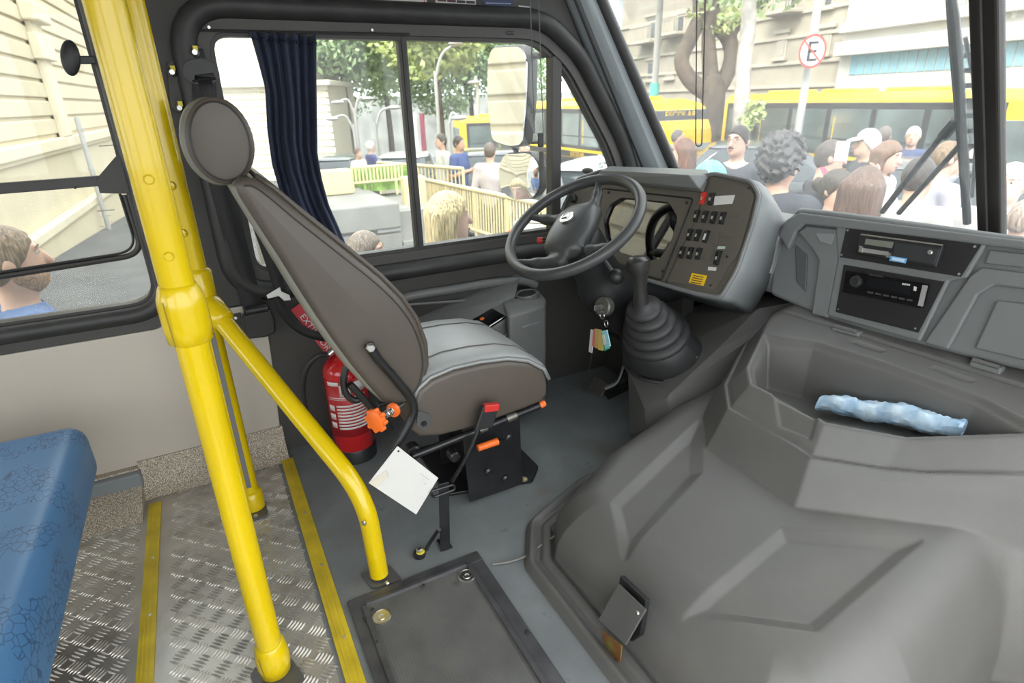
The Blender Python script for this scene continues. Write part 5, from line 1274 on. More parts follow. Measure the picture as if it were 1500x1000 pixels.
# upper ridge on the wall
MB().tube(smooth_curve([V(-1.09, .38, .50), ap(600, 434, -1.085), ap(660, 424, -1.08), ap(720, 414, -1.08), ap(765, 411, -1.08), ap(785, 418, -1.07)], 6), .018, 10).build('upper_ridge', M_arm, ar, smooth=True)
MB().tube(smooth_curve([ap(597, 446, -1.085), ap(680, 440, -1.08), ap(745, 436, -1.07), ap(762, 440, -1.05)], 6), .006, 8).build('lower_ridge', M_arm, ar, smooth=True)
cupc = ap(772, 434, -.985)
cu_o = MB().lathe([(.036, -.03), (.036, .012), (.040, .016), (.047, .014), (.048, .006), (.046, -.012)], cupc, (0, -.15, 1), 32, cap=False).build('cup_holder', mat('cup_rim', (.12, .122, .122), .4), ar, smooth=True, auto=60)
MB().lathe([(.036, -.012), (.034, .0135)], cupc, (0, -.15, 1), 32).build('cup_well', M_black, cu_o)
ps_ = [onp(*p, LA + nL * .002, nL) for p in ((664, 487), (721, 452), (742, 464), (692, 496))]
nA = nL
sp2 = MB().prism([p + nA * .004 for p in ps_], -nA * .01).build('window_switch_panel', mat('gloss_black', (.006, .006, .007), .12), ar, bevel=.002)
def s2(a, b, o_=.006): return ps_[0] * (1 - a) * (1 - b) + ps_[1] * a * (1 - b) + ps_[2] * a * b + ps_[3] * (1 - a) * b + nA * o_
for a in (.08, .40): MB().prism([s2(a, .22), s2(a + .07, .18), s2(a + .10, .78), s2(a + .03, .82)], nA * .003).build('switch_key', M_white, sp2, bevel=.001)
MB().lathe([(.009, 0), (.008, .003)], s2(.62, .3, .004), nA, 16).build('orange_button', M_or, sp2)
MB().tube([s2(.0, 1.0), s2(1.0, 1.0)], .0022, 6).build('chrome_strip', mat('chrome', (.75, .75, .75), .15, metal=1), sp2, smooth=True)
MB().tube([s2(1.0, 1.0), s2(1.02, .98)], .005, 8).build('strip_end', mat('chrome', (.75, .75, .75), .15, metal=1), sp2, smooth=True)
MB().tube(smooth_curve([p + V(.004, 0, 0) for p in (ap(716, 505, -.862), ap(740, 490, -.862), ap(765, 478, -.83), ap(788, 471, -.85))], 4), .006, 8).build('pocket_edge', mat('light_edge', (.2, .205, .205), .4), ar, smooth=True)
# ================================================================== FILM, CORD, WIPERS, MIRROR
def crumple(name, quad, z_amp, n=16, seed=3):
    r_ = np.random.default_rng(seed); rows = []
    for i in range(n):
        row = []
        for j in range(n):
            a, b = i / (n - 1), j / (n - 1)
            p = quad[0] * (1 - a) * (1 - b) + quad[1] * a * (1 - b) + quad[2] * a * b + quad[3] * (1 - a) * b
            row.append(p + V(*(r_.random(3) - .5)) * z_amp)
        rows.append(row)
    return MB().sheet(rows)
M_film = mat('clear_crumpled_film', (.75, .78, .8), .06, spec=1.0, metal=.35, alpha=.55)
fq = [on(872, 246, 'y', 1.64), on(884, 222, 'y', 1.70), on(944, 194, 'y', 1.76), on(940, 222, 'y', 1.72)]
o = crumple('plastic_film', fq, .035, 14).build('plastic_film', M_film, smooth=False); tag(o, 'crumpled clear plastic film lying on the dash by the front pillar', 'plastic film')
MB().sheet([[p + V(0, .02, -.012) for p in (fq[0], fq[0].lerp(fq[3], .5), fq[3])], [p + V(.01, .04, -.03) for p in (fq[0], fq[0].lerp(fq[3], .5), fq[3])], [V(p.x, 1.74, .80) for p in (fq[0], fq[0].lerp(fq[3], .5), fq[3])]]).build('film_fold', M_film, o)
lc = MB().tube(loop_round([on(1021, -40, 'y', 1.56), on(1034, -40, 'y', 1.56), on(1028, 214, 'y', 1.56), on(1019, 214, 'y', 1.56)], .02, 5), .0022, 6, closed=True).build('visor_cord', mat('brown_cord', (.06, .05, .04), .6), smooth=True); tag(lc, 'long thin looped visor cord hanging before the windshield', 'cord')
def wo(px, py, off=.03):
    # point on the windshield surface under a pixel, pushed outward
    r = ray(px, py); t = .0015
    for _ in range(60):
        p = CAM + r * t; t += (wsy(p[0], p[2]) - p[1]) / (r[1] + .28 * p[0] * r[0] + .56 * r[2])
    p = Vector(CAM + r * t); return p + V(0, .87, .49) * off
wp = empty('wiper', wo(1405, 325), 'black upright wiper blade with long arm by the centre post', 'wiper')
MB().tube([wo(1380, -10), wo(1386, 40), wo(1396, 160), wo(1402, 240), wo(1408, 335)], [.010, .014, .014, .013, .011], 8).build('blade', mat('wiper_grey', (.014, .016, .017), .45), wp, smooth=True)
MB().tube([wo(1396, 70, .05), wo(1407, 130, .055), wo(1414, 220, .05), wo(1412, 300, .04)], .005, 8).build('blade_spring', M_bmetal, wp, smooth=True)
for k in range(9): MB().box(wo(1404 + k * .9, 95 + k * 22, .045), (.02, .012, .012)).build('blade_clip', M_bmetal, wp)
wp2 = empty('wiper', wo(1290, 315), 'black twin wiper arm crossing the windshield diagonally', 'wiper')
MB().tube([wo(1384, 192), wo(1366, 212), wo(1284, 318)], [.012, .009, .009], 8).build('arm', M_bmetal, wp2, smooth=True)
MB().tube([wo(1396, 222), wo(1308, 320)], .008, 8).build('arm', M_bmetal, wp2, smooth=True)
MB().tube([wo(1391, 185), wo(1372, 207)], .017, 8).build('arm_joint', M_bmetal, wp2, smooth=True)
for p in ((1386, 192), (1376, 200)): MB().sphere(wo(*p, .05), .006, 8, 6).build('rivet', M_steel, wp2)
# exterior mirrors
mr = empty('side_mirror', at(745, 300, 2.55), 'tall driver side mirror with a smaller convex mirror below', 'mirror')
NM = V(.27, -.96, -.02).normalized(); PM = at(743, 140, 2.62)
def mp_(px, py, off=0.0): return onp(px, py, PM, NM) + NM * off
M_mirror = mat('mirror_glass', (.9, .91, .92), .015, metal=1.0)
ml_ = loop_round([mp_(720, 70), mp_(762, 68), mp_(771, 85), mp_(770, 150), mp_(764, 212), mp_(745, 214), mp_(721, 206), mp_(714, 150), mp_(714, 90)], .03, 4)
hs = MB().prism([PM + (p - PM) * 1.04 - NM * .004 for p in ml_], -NM * .07).build('housing', M_black, mr, bevel=.015, seg=3)
MB().prism([p for p in ml_], -NM * .006).build('mirror_pane', M_mirror, mr)
ml2 = [mp_(*p) for p in ((738, 226), (775, 224), (788, 240), (790, 275), (780, 290), (750, 292), (733, 280), (730, 245))]; ml2 = loop_round(ml2, .03, 4)
c2_ = sum(ml2, Vector()) / len(ml2)
MB().prism([c2_ + (p - c2_) * 1.05 - NM * .006 for p in ml2], -NM * .05).build('lower_housing', M_black, mr, bevel=.012, seg=3)
rws = [[c2_ + (p - c2_) * s_ + NM * (.016 * (1 - s_ ** 2) - .002) for p in ml2 + [ml2[0]]] for s_ in (1.0, .8, .6, .4, .2, .02)]
MB().sheet(rws).build('convex_pane', M_mirror, mr, smooth=True)
MB().tube([mp_(745, 214, -.03), mp_(752, 228, -.03)], .012, 10).build('connector', M_black, mr, smooth=True)
MB().tube(smooth_curve([mp_(768, 80, -.05), mp_(790, 74, -.06), V(-1.30, 1.50, 1.55), V(-1.16, 1.50, 1.60)], 5), .014, 10).build('arm', M_black, mr, smooth=True)
# ================================================================== OUTSIDE
def gz(x, y):
    r = math.hypot(x, y); return -.85 - .06 * max(0, r - 5)
def hdir(px):
    """horizontal unit direction of a pixel column at the horizon"""
    r = ray(px, 145 - .026 * (px - 750)); v = V(r[0], r[1], 0); return v.normalized()
def gp_(px, depth, z=None):
    """point at camera depth under pixel column, on the ground unless z given"""
    p = at(px, 145 - .026 * (px - 750), depth); p.z = gz(p.x, p.y) if z is None else z; return p
def pz_(px, py, depth): return at(px, py, depth)
M_asph = mat('asphalt', (.11, .11, .112), .85, var=.2, vscale=2)
rows = []
for i in range(41):
    a = 2 * math.pi * i / 40; rows.append([V(math.cos(a) * r, math.sin(a) * r, gz(math.cos(a) * r, math.sin(a) * r)) for r in (.0, 3, 5, 8, 12, 18, 26, 40, 60, 90)])
g = MB().sheet(rows).build('ground', M_asph, smooth=True); tag(g, 'grey street asphalt around the bus', 'street', kind='structure')

# ---------------- cream rusticated facade beside the bus
M_cream = mat('cream_stone', (.62, .55, .40), .8, var=.06, vscale=2, bump=.1, bscale=30)
M_cream2 = mat('cream_moulding', (.68, .61, .46), .8, var=.05, vscale=2)
fd = ray(335, 158); fd = V(fd[0], fd[1], 0).normalized(); fnrm = V(-fd.y, fd.x, 0)
F0 = at(0, 235, 9.5)
if fnrm.dot(Vector(CAM) - F0) < 0: fnrm = -fnrm
def fpz(py, px=0): return onp(px, py, F0, fnrm).z
def fac_s(px): q = onp(px, 200, F0, fnrm) - V(F0.x, F0.y, 0); return V(q.x, q.y, 0).dot(fd)
fb = empty('cream_building', V(F0.x, F0.y, gz(F0.x, F0.y)), 'cream stone building with grooved courses beside the passenger window', 'building')
Fb = V(F0.x, F0.y, 0); Zb = -1.8
S0, S1 = -9.0, 16.0
def fbox(s0, s1, z0, z1, d0, d1, name, m, parent, bevel=0.0):
    a, b = Fb + fd * s0 + fnrm * d0, Fb + fd * s1 + fnrm * d0
    return MB().prism([V(a.x, a.y, z0), V(b.x, b.y, z0), V(b.x, b.y, z1), V(a.x, a.y, z1)], fnrm * (d1 - d0)).build(name, m, parent, bevel=bevel)
fbox(S0, S1, Zb, 9.5, -.6, 0, 'wall', M_cream, fb)
z_c0, z_c1 = fpz(247), fpz(216)
ch = .36; n_course = 0
z_ = z_c1 + .05
while z_ < 8.5:
    fbox(S0, S1, z_ + .035, z_ + ch - .035, 0, .055, 'stone_course', M_cream, fb, .02); z_ += ch
fbox(S0, S1, z_c0 + .08, z_c1, 0, .16, 'cornice', M_cream2, fb, .03)
fbox(S0, S1, z_c0, z_c0 + .10, 0, .09, 'cornice', M_cream2, fb, .02)
zl = fpz(345, 50)
fbox(S0, S1, zl - .10, zl + .08, 0, .22, 'plinth_ledge', M_cream2, fb, .03)
fbox(S0, S1, Zb, zl - .10, 0, .14, 'plinth', M_cream, fb)
sp_ = fac_s(92)
fbox(sp_ - .55, sp_ + .25, z_c1, 8.5, .05, .16, 'pilaster', M_cream2, fb, .02)
fbox(sp_ - .70, sp_ + .40, fpz(92, 70), fpz(60, 70), .05, .26, 'pilaster_block', M_cream2, fb, .03)
fbox(sp_ - .75, sp_ + .45, fpz(42, 60), fpz(20, 60), .05, .34, 'pilaster_capital', M_cream2, fb, .04)
dpt, dpb = onp(92, 174, F0 + fnrm * .22, fnrm), onp(146, 378, F0 + fnrm * .22, fnrm)
sp2_ = fac_s(95)
dq = Fb + fd * (sp2_ + .15) + fnrm * .30
dpo = MB().tube([V(dq.x, dq.y, Zb), V(dq.x, dq.y, fpz(172, 92))], .055, 12).build('downpipe', mat('grey_pipe', (.42, .42, .40), .5, var=.1), fb, smooth=True)
for zz_ in (fpz(190, 95), fpz(250, 110)): MB().lathe([(.075, -.02), (.075, .02)], (dq.x, dq.y, zz_), n=12).build('pipe_clamp', mat('grey_pipe', (.42, .42, .40)), dpo)
# ---------------- pale wing across the yard, seen behind the curtain
wg = empty('pale_wing_building', gp_(400, 30), 'pale cream corner building with cornice seen behind the curtain', 'building')
w0, w1 = gp_(235, 30, 0), gp_(483, 30, 0); wd = (w1 - w0).normalized(); wn_ = V(-wd.y, wd.x, 0)
if wn_.dot(Vector(CAM) - w0) < 0: wn_ = -wn_
M_pale = mat('pale_stone', (.70, .65, .53), .8, var=.05, vscale=1)
def wbox(a, b, z0, z1, d0, d1, name, bevel=0.0):
    p, q = w0 + wd * a + wn_ * d0, w0 + wd * b + wn_ * d0
    return MB().prism([V(p.x, p.y, z0), V(q.x, q.y, z0), V(q.x, q.y, z1), V(p.x, p.y, z1)], wn_ * (d1 - d0)).build(name, M_pale, wg, bevel=bevel)
WL = (w1 - w0).length
zco = pz_(470, 118, 30).z
wbox(0, WL - .15, -3, zco, -6, 0, 'wall'); wbox(-.2, WL + .25, zco - .25, zco, -6, .45, 'cornice', .05); wbox(0, WL - .9, zco, zco + 9, -6, -.1, 'upper_wall')
zq = -2.6
while zq < zco - .3:
    wbox(0, WL, zq + .03, zq + .30, 0, .06, 'stone_course', .015); zq += .34
# ---------------- retaining wall, kerb block and railings
M_conc = mat('weathered_concrete', (.29, .285, .265), .85, var=.15, vscale=3, bump=.15, bscale=40)
rw = empty('retaining_wall', gp_(530, 7), 'grey concrete retaining wall with grooved face below the railings', 'wall')
XR_ = -6.0
def rp_(px, py): return on(px, py, 'x', XR_)
zt_ = rp_(520, 302).z; ya_, yb_ = rp_(380, 300).y, rp_(640, 300).y
MB().bb((XR_, ya_, -2), (XR_ - 1.6, yb_, zt_ - .12)).build('wall_face', M_conc, rw)
MB().bb((XR_ + .06, ya_, zt_ - .30), (XR_ - 1.6, rp_(583, 300).y, zt_ + .0)).build('coping', M_conc, rw, bevel=.02)
for k in range(5):
    MB().bb((XR_ + .035, ya_, zt_ - .43 - .17 * k), (XR_ - .1, rp_(546, 320).y, zt_ - .30 - .17 * k - .03)).build('slab_course', M_conc, rw, bevel=.008)
pn = [rp_(548, 310), rp_(583, 302), rp_(584, 338), rp_(549, 342)]
MB().bb((XR_ + .035, pn[0].y, pn[3].z), (XR_ - .1, pn[1].y, pn[0].z)).build('service_panel', mat('light_panel', (.36, .36, .355), .6, var=.1), rw, bevel=.008)
MB().bb((XR_ + .035, pn[0].y, pn[3].z - .30), (XR_ - .1, pn[1].y, pn[3].z - .025)).build('service_panel', M_conc, rw, bevel=.008)
for k in range(3): MB().bb((XR_ + .04, rp_(586, 320).y, zt_ - .62 - .18 * k), (XR_ - .1, yb_, zt_ - .48 - .18 * k)).build('slab_course', M_conc, rw, bevel=.008)
M_rail = mat('cream_rail_paint', (.72, .62, .36), .5, var=.05)
def railing(name, a, b, h, n, label, rr=.03, parent_z=None):
    r_ = empty(name, a, label, 'railing')
    MB().tube([a + V(0, 0, h), b + V(0, 0, h)], rr, 10).build('top_rail', M_rail, r_, smooth=True)
    MB().tube([a + V(0, 0, .08), b + V(0, 0, .08)], rr * .8, 10).build('bottom_rail', M_rail, r_, smooth=True)
    me_ = None
    for k in range(n + 1):
        p = a.lerp(b, k / n)
        big = k % 12 == 0
        MB().tube([p + V(0, 0, -.12 if big else .08), p + V(0, 0, h)], rr * .9 if big else .013, 8).build('post' if big else 'baluster', M_rail, r_, smooth=True)
    return r_
def onz(px, py, z): return on(px, py, 'z', z)
zr = .10
A1, B1 = onz(588, 256, zr), onz(800, 300, zr)
railing('railing', A1 - V(0, 0, .62), B1 - V(0, 0, .62), .62, 60, 'long cream metal railing with close vertical bars beside the street')
A2, B2 = onz(560, 240, .17), onz(678, 247, .17)
railing('railing', A2 - V(0, 0, .7) - V(.3, 0, 0), B2 - V(0, 0, .7), .7, 24, 'shorter cream railing standing behind the long one')
A3, B3 = on(514, 246, 'x', -7.2), on(588, 242, 'x', -7.2)
railing('railing', V(A3.x, A3.y, A3.z - .28), V(B3.x, B3.y, A3.z - .28), .28, 14, 'white low railing in front of the grass strip', .02)
o = MB().bb((-7.2, on(452, 260, 'x', -7.2).y, zt_ + .005), (-7.0, on(511, 260, 'x', -7.2).y, on(490, 247, 'x', -7.2).z)).build('parapet_panel', M_rail, bevel=.02); tag(o, 'solid cream parapet panel on the retaining wall', 'parapet')
o = MB().bb((XR_ - .6, on(586, 270, 'x', XR_ - .6).y, -1.2), (XR_ - .45, on(618, 270, 'x', XR_ - .6).y, on(600, 257, 'x', XR_ - .6).z)).build('gate_pillar', M_rail, bevel=.02); tag(o, 'cream pillar at the end of the long railing', 'pillar')
# grass strip
gq = []
gb = MB()
for k in range(1500):
    x_ = -8.0 + .7 * rng.random(); y_ = on(520, 262, 'x', -7.8).y + (on(592, 262, 'x', -7.8).y - on(520, 262, 'x', -7.8).y) * rng.random(); zq = on(560, 272, 'x', -7.8).z
    hgt = .12 + .2 * rng.random(); dx, dy = .08 * (rng.random() - .5), .1 * (rng.random() - .5)
    gb.add([(x_, y_ - .02, zq), (x_, y_ + .02, zq), (x_ + dx, y_ + dy, zq + hgt)], [(0, 1, 2)])
gr = gb.build('grass_strip', mat('fresh_grass', (.30, .48, .12), .7, var=.3, vscale=6)); tag(gr, 'fresh green grass behind the low white railing', 'grass', kind='stuff')

# ---------------- trees
M_bark = mat('dark_bark', (.10, .075, .055), .9, var=.35, vscale=6, bump=.5, bscale=40)
M_pbark = mat('pale_bark', (.30, .285, .26), .85, var=.25, vscale=5, bump=.3, bscale=30)
M_leaf = mat('tree_leaf', (.30, .42, .20), .6, var=.35, vscale=1.5)
M_leaf2 = mat('tree_leaf_yellowish', (.44, .52, .20), .6, var=.3, vscale=1.5)
def leaves(name, c, r, n, size, m, parent, clumps=9, seed=1):
    g_ = np.random.default_rng(seed); cc = [(np.array(c) + (g_.random(3) - .5) * 2 * np.array(r) * .62, (.45 + .3 * g_.random())) for _ in range(clumps)]
    vs_, fs_ = [], []
    for k in range(n):
        c0, s0 = cc[k % clumps]; d = g_.normal(size=3); d /= np.linalg.norm(d); rad = s0 * (g_.random() ** .35)
        p = c0 + d * np.array(r) * rad
        a = g_.normal(size=3); a /= np.linalg.norm(a); b = np.cross(a, g_.normal(size=3)); b /= np.linalg.norm(b); s = size * (.6 + .8 * g_.random())
        i = len(vs_); vs_ += [p - a * s, p + b * s * .45, p + a * s, p - b * s * .45]; fs_.append((i, i + 1, i + 2, i + 3))
    o = mkobj(name, np_mesh(name, np.array(vs_), np.array(fs_)), m, parent); o['kind'] = 'stuff'; return o
def limb(parent, pts, rs, m, name='trunk'): return MB().tube(smooth_curve(pts, 4), list(np.interp(np.linspace(0, len(pts) - 1, 4 * (len(pts) - 1) + 1), range(len(pts)), rs)), 10).build(name, m, parent, smooth=True)
def bigtree(px, depth, ztop, label, seed, rad, n, leaf=M_leaf, zc=None, trunk_r=.25):
    b = gp_(px, depth); t = empty('street_tree', b, label, 'tree', 'trees along the street')
    zc = ztop - rad if zc is None else zc
    limb(t, [b - V(0, 0, .3), b + V(.1, .1, 2), V(b.x, b.y, zc)], [trunk_r, trunk_r * .8, trunk_r * .4], M_bark)
    for k in range(4):
        a = k * 1.7 + seed; limb(t, [V(b.x, b.y, zc - rad * .5), V(b.x + math.cos(a) * rad * .4, b.y + math.sin(a) * rad * .4, zc), V(b.x + math.cos(a) * rad * .7, b.y + math.sin(a) * rad * .7, zc + rad * .3)], [.12, .08, .03], M_bark, 'branch')
    leaves('crown', (b.x, b.y, zc), (rad, rad, rad * .85), int(n * 1.6), .19, leaf, t, 14, seed); return t
bigtree(505, 34, 9.0, 'tall broad green tree behind the parked cars, left of the divider', 3, 4.2, 9000)
bigtree(565, 40, 11.0, 'huge green tree filling the middle of the driver window', 5, 5.2, 9000)
bigtree(470, 44, 8.0, 'green tree next to the pale corner building', 8, 4.5, 6000)
bigtree(640, 30, 8.0, 'slender leafy tree just right of the window divider', 11, 3.0, 7000, M_leaf2)
bigtree(688, 42, 7.5, 'round green tree behind the lamp posts', 14, 3.8, 6000)
bigtree(770, 60, 8.0, 'distant small green tree behind the side mirror', 17, 4.0, 3000)
# forked dark tree in front of the buildings
b = gp_(1042, 19); t = empty('forked_tree', b, 'dark forked street tree with thick twisting trunks', 'tree')
def q19(px, py, d=19): return at(px, py, d)
limb(t, [b - V(0, 0, .3), q19(1044, 150), q19(1043, 120)], [.42, .38, .34], M_bark)
limb(t, [q19(1043, 140), q19(1012, 118), q19(998, 88), q19(1012, 55), q19(1024, 20), q19(1020, -40)], [.30, .27, .24, .24, .22, .2], M_bark, 'branch')
limb(t, [q19(1043, 135), q19(1040, 100), q19(1038, 50), q19(1046, 0), q19(1046, -40)], [.28, .25, .22, .2, .2], M_bark, 'branch')
limb(t, [q19(1046, 140), q19(1064, 110), q19(1072, 80), q19(1066, 55), q19(1050, 35), q19(1040, 0)], [.28, .25, .25, .25, .24, .2], M_bark, 'branch')
limb(t, [q19(1068, 55), q19(1085, 30), q19(1110, 12), q19(1140, -20)], [.2, .16, .13, .1], M_bark, 'branch')
leaves('crown', tuple(q19(1060, -60)), (3.5, 3.5, 1.6), 3000, .16, M_leaf, t, 14, 21)
leaves('twig_leaves', tuple(q19(1075, 25)), (1.2, 1.2, .6), 350, .12, M_leaf2, t, 8, 22)
b = gp_(1090, 15); t = empty('pale_tree', b, 'smooth pale-barked tree trunk beside the forked tree', 'tree')
limb(t, [b - V(0, 0, .3), at(1084, 190, 15), at(1089, 100, 15), at(1096, 40, 15), at(1098, -30, 15)], [.26, .20, .19, .19, .17], M_pbark)
leaves('sprout', tuple(at(1102, 165, 14.7)), (.32, .32, .42), 260, .10, M_leaf2, t, 6, 31)
leaves('crown', tuple(at(1130, -50, 15)), (2.2, 2.2, 1.0), 900, .14, M_leaf, t, 10, 33)
# ---------------- poles, lamps, sign
M_pole = mat('light_grey_pole', (.36, .36, .35), .5, var=.08)
def pole(name, label, px, depth, top_py, r, cat='pole', m=M_pole):
    b = gp_(px, depth); o = empty(name, b, label, cat); top = at(px, top_py, depth); MB().tube([b, V(b.x, b.y, top.z)], r, 12).build('shaft', m, o, smooth=True); return o, b, top.z
o, b, zt2 = pole('street_pole', 'white street pole with a teal band near the front pillar', 958, 22, -20, .12)
MB().tube([V(b.x, b.y, at(958, 140, 22).z), V(b.x, b.y, at(958, 122, 22).z)], .18, 12).build('teal_band', mat('teal_box', (.12, .5, .42), .5), o, smooth=True)
o, b, zt2 = pole('sign_post', 'grey post carrying a round white no-parking sign with letter E', 1178, 13, -20, .085)
sc_ = at(1190, 75, 12.4); sn = (Vector(CAM) - sc_).normalized(); sn = V(sn.x, sn.y, 0).normalized(); su = V(-sn.y, sn.x, 0); su = su if su.dot(V(R_CW[0][0], R_CW[1][0], 0)) > 0 else -su
sg = o; RSg = .33; MB().tube([sc_, sc_ - sn * .45], .03, 8).build('sign_bracket', M_pole, o)
def sdisc(r0, r1, off, m, name):
    pts = [(math.cos(2 * math.pi * k / 40), math.sin(2 * math.pi * k / 40)) for k in range(40)]
    o_ = [sc_ + su * (c * r1 * .8) + V(0, 0, s * r1) + sn * off for c, s in pts]
    if r0 <= 0: return MB().prism(o_, sn * .01).build(name, m, sg)
    return MB().holed(o_, [[sc_ + su * (c * r0 * .8) + V(0, 0, s * r0) + sn * off for c, s in pts]], sn * .006).build(name, m, sg)
sdisc(0, RSg, 0, M_white, 'sign_plate'); M_sr = mat('sign_red', (.55, .06, .05), .5); sdisc(RSg * .86, RSg, .011, M_sr, 'red_ring')
eb_ = MB()
for (u0, u1, v0, v1) in ((-.09, -.035, -.19, .19), (-.09, .10, .14, .19), (-.09, .08, -.025, .025), (-.09, .10, -.19, -.14)):
    eb_.prism([sc_ + sn * .012 + su * u + V(0, 0, v) for u, v in ((u0, v0), (u1, v0), (u1, v1), (u0, v1))], sn * .003)
eb_.build('letter', M_ink, sg)
MB().prism([sc_ + sn * .016 + su * (a * .8) + V(0, 0, c_) for a, c_ in ((-.215, .175), (-.19, .20), (.215, -.175), (.19, -.20))], sn * .004).build('red_bar', M_sr, sg)
def lamp(px, depth, top, arms, label):
    o, b, z_ = pole('street_lamp', label, px, depth, top, .07, 'lamp post'); ax_ = hdir(px); sd = V(-ax_.y, ax_.x, 0); sd = sd if sd.dot(V(R_CW[0][0], R_CW[1][0], 0)) > 0 else -sd
    for (dx, dz) in arms:
        s = depth / F_PX; e = V(b.x, b.y, z_) + sd * dx * s + V(0, 0, -dz * s)
        a_ = MB().tube(smooth_curve([V(b.x, b.y, z_ - .3), V(b.x, b.y, z_) + (e - V(b.x, b.y, z_)) * .35 + V(0, 0, .25), e], 6), .05, 8).build('arm', M_pole, o, smooth=True)
        MB().sphere(e, (.3, .3, .09), 10, 6).build('lamp_head', M_pole, a_, smooth=True)
lamp(640, 24, 105, [(32, -35)], 'tall street lamp with one arm curving right')
lamp(518, 26, 158, [(-22, -8), (22, -12)], 'white forked street lamp with two arms')
lamp(546, 25, 180, [(30, -20)], 'short street lamp arching over the parked cars')
lamp(514, 25, 182, [(-30, -8)], 'low arched street lamp near the pale building')
lamp(700, 26, 122, [(-4, -1)], 'slim white post with box lamp near the yellow bus')
lamp(655, 20.5, 180, [(16, -6)], 'thin street lamp between tall lamp and yellow bus')
for k, (px_, m_) in enumerate(((616, (.25, .035, .07)), (604, (.75, .75, .75)), (632, (.75, .75, .75)), (627, (.75, .75, .75)), (641, (.75, .75, .75)))):
    if px_ in (616, 604):
        b = gp_(px_, 26); o = MB().bb((b.x - .06, b.y - .10, -.9), (b.x + .06, b.y + .10, .7)).build('banner', mat('banner_%d' % k, m_, .6)); tag(o, 'tall %s street banner behind the parked cars' % ('dark red' if px_ == 616 else 'white'), 'banner')
        MB().tube([V(b.x, b.y, gz(b.x, b.y)), V(b.x, b.y, .8)], .03, 8).build('banner_pole', M_pole, o)
# ---------------- buildings ahead
PA, PBs = gp_(1060, 17, 0), gp_(1480, 10.2, 0); bd = (PBs - PA).normalized(); bnm = V(-bd.y, bd.x, 0)
if bnm.dot(Vector(CAM) - PA) < 0: bnm = -bnm
B0 = PA - bnm * 9.5; B0.z = 0
def bhit(px, py): return onp(px, py, B0, bnm)
def bs_(px, py=60): q = bhit(px, py); return (V(q.x, q.y, 0) - B0).dot(bd), q.z
def bbox(parent, s0, s1, z0, z1, d0, d1, name, m, bevel=0.0):
    a, b = B0 + bd * s0 + bnm * d0, B0 + bd * s1 + bnm * d0
    return MB().prism([V(a.x, a.y, z0), V(b.x, b.y, z0), V(b.x, b.y, z1), V(a.x, a.y, z1)], bnm * (d1 - d0)).build(name, m, parent, bevel=bevel)
M_oldst = mat('old_beige_stone', (.36, .32, .25), .85, var=.12, vscale=1.2, bump=.15, bscale=20)
M_oldm = mat('old_beige_moulding', (.42, .38, .305), .85, var=.1, vscale=1.2)
M_wdark = mat('far_window_glass', (.09, .095, .095), .2, var=.3, vscale=2)
ob = empty('old_apartment_building', B0 + V(0, 0, -2), 'old beige stone apartment building with balconies beyond the buses', 'building')
sL, sR = bs_(880)[0], bs_(1243)[0]
bbox(ob, sL, sR, -3, 22, -6, 0, 'wall', M_oldst)
for py in (128, 96, 60, 28, -5): 
    z_ = bs_(1120, py)[1]; bbox(ob, sL, sR, z_ - .07, z_ + .07, 0, .10, 'string_course', M_oldm, .02)
def owin(px0, px1, py0, py1, bal=False, shut=False):
    s0, z0 = bs_(px0, py1); s1, z1 = bs_(px1, py0)
    w_ = bbox(ob, s0, s1, z0, z1, 0, .05, 'window', M_oldm)
    bbox(w_, s0 + .12, s1 - .12, z0 + .1, z1 - .12, .05, .07, 'pane', mat('shutter_beige', (.36, .33, .27), .7) if shut else M_wdark, 0)
    bbox(ob, s0 - .15, s1 + .15, z1, z1 + .16, 0, .16, 'lintel', M_oldm, .02)
    bbox(ob, s0 - .12, s1 + .12, z0 - .12, z0, 0, .2, 'sill', M_oldm, .02)
    if bal:
        bbox(ob, s0 - .5, s1 + .5, z0 - .15, z0 + .0, 0, .9, 'balcony_slab', M_oldm, .03)
        bbox(ob, s0 - .5, s1 + .5, z0 + .75, z0 + .83, .82, .9, 'balcony_rail', M_oldm)
        n = 12
        for k in range(n + 1):
            ss = s0 - .5 + (s1 - s0 + 1.0) * k / n; bbox(ob, ss - .03, ss + .03, z0, z0 + .75, .84, .88, 'baluster', M_oldm)
owin(1136, 1156, 48, 86, shut=True); owin(946, 966, 22, 62, True); owin(948, 962, 88, 118); owin(1146, 1172, -20, 18, True); owin(985, 1005, 20, 50, True)
owin(1206, 1228, -30, 12); owin(1200, 1222, 40, 80, shut=True); owin(1070, 1085, 40, 90); owin(975, 990, 80, 115, shut=True)
mb_ = empty('white_modern_building', B0 + bd * 20 + V(0, 0, -2), 'white modern building with a strip of blue windows beyond the bus', 'building')
M_wb = mat('white_render', (.52, .505, .46), .8, var=.05, vscale=1)
s0, s9 = bs_(1243)[0], bs_(1700)[0]
bbox(mb_, s0, s9, -3, 25, -6, .3, 'wall', M_wb)
zA, zB = bs_(1320, 106)[1], bs_(1320, 76)[1]
nW = 26; wst = (bs_(1256, 90)[0], bs_(1690, 90)[0])
for k in range(nW):
    a = wst[0] + (wst[1] - wst[0]) * k / nW; b = wst[0] + (wst[1] - wst[0]) * (k + .84) / nW
    f_ = bbox(mb_, a, b, zA, zB, .3, .33, 'window', mat('blue_glazing', (.22, .42, .50), .15, var=.2, vscale=1))
bbox(mb_, s0, s9, zB + .0, zB + .5, .3, .7, 'canopy', M_wb, .03); bbox(mb_, s0, s9, bs_(1320, 40)[1], bs_(1320, 40)[1] + .35, .3, .6, 'ledge', M_wb, .03)
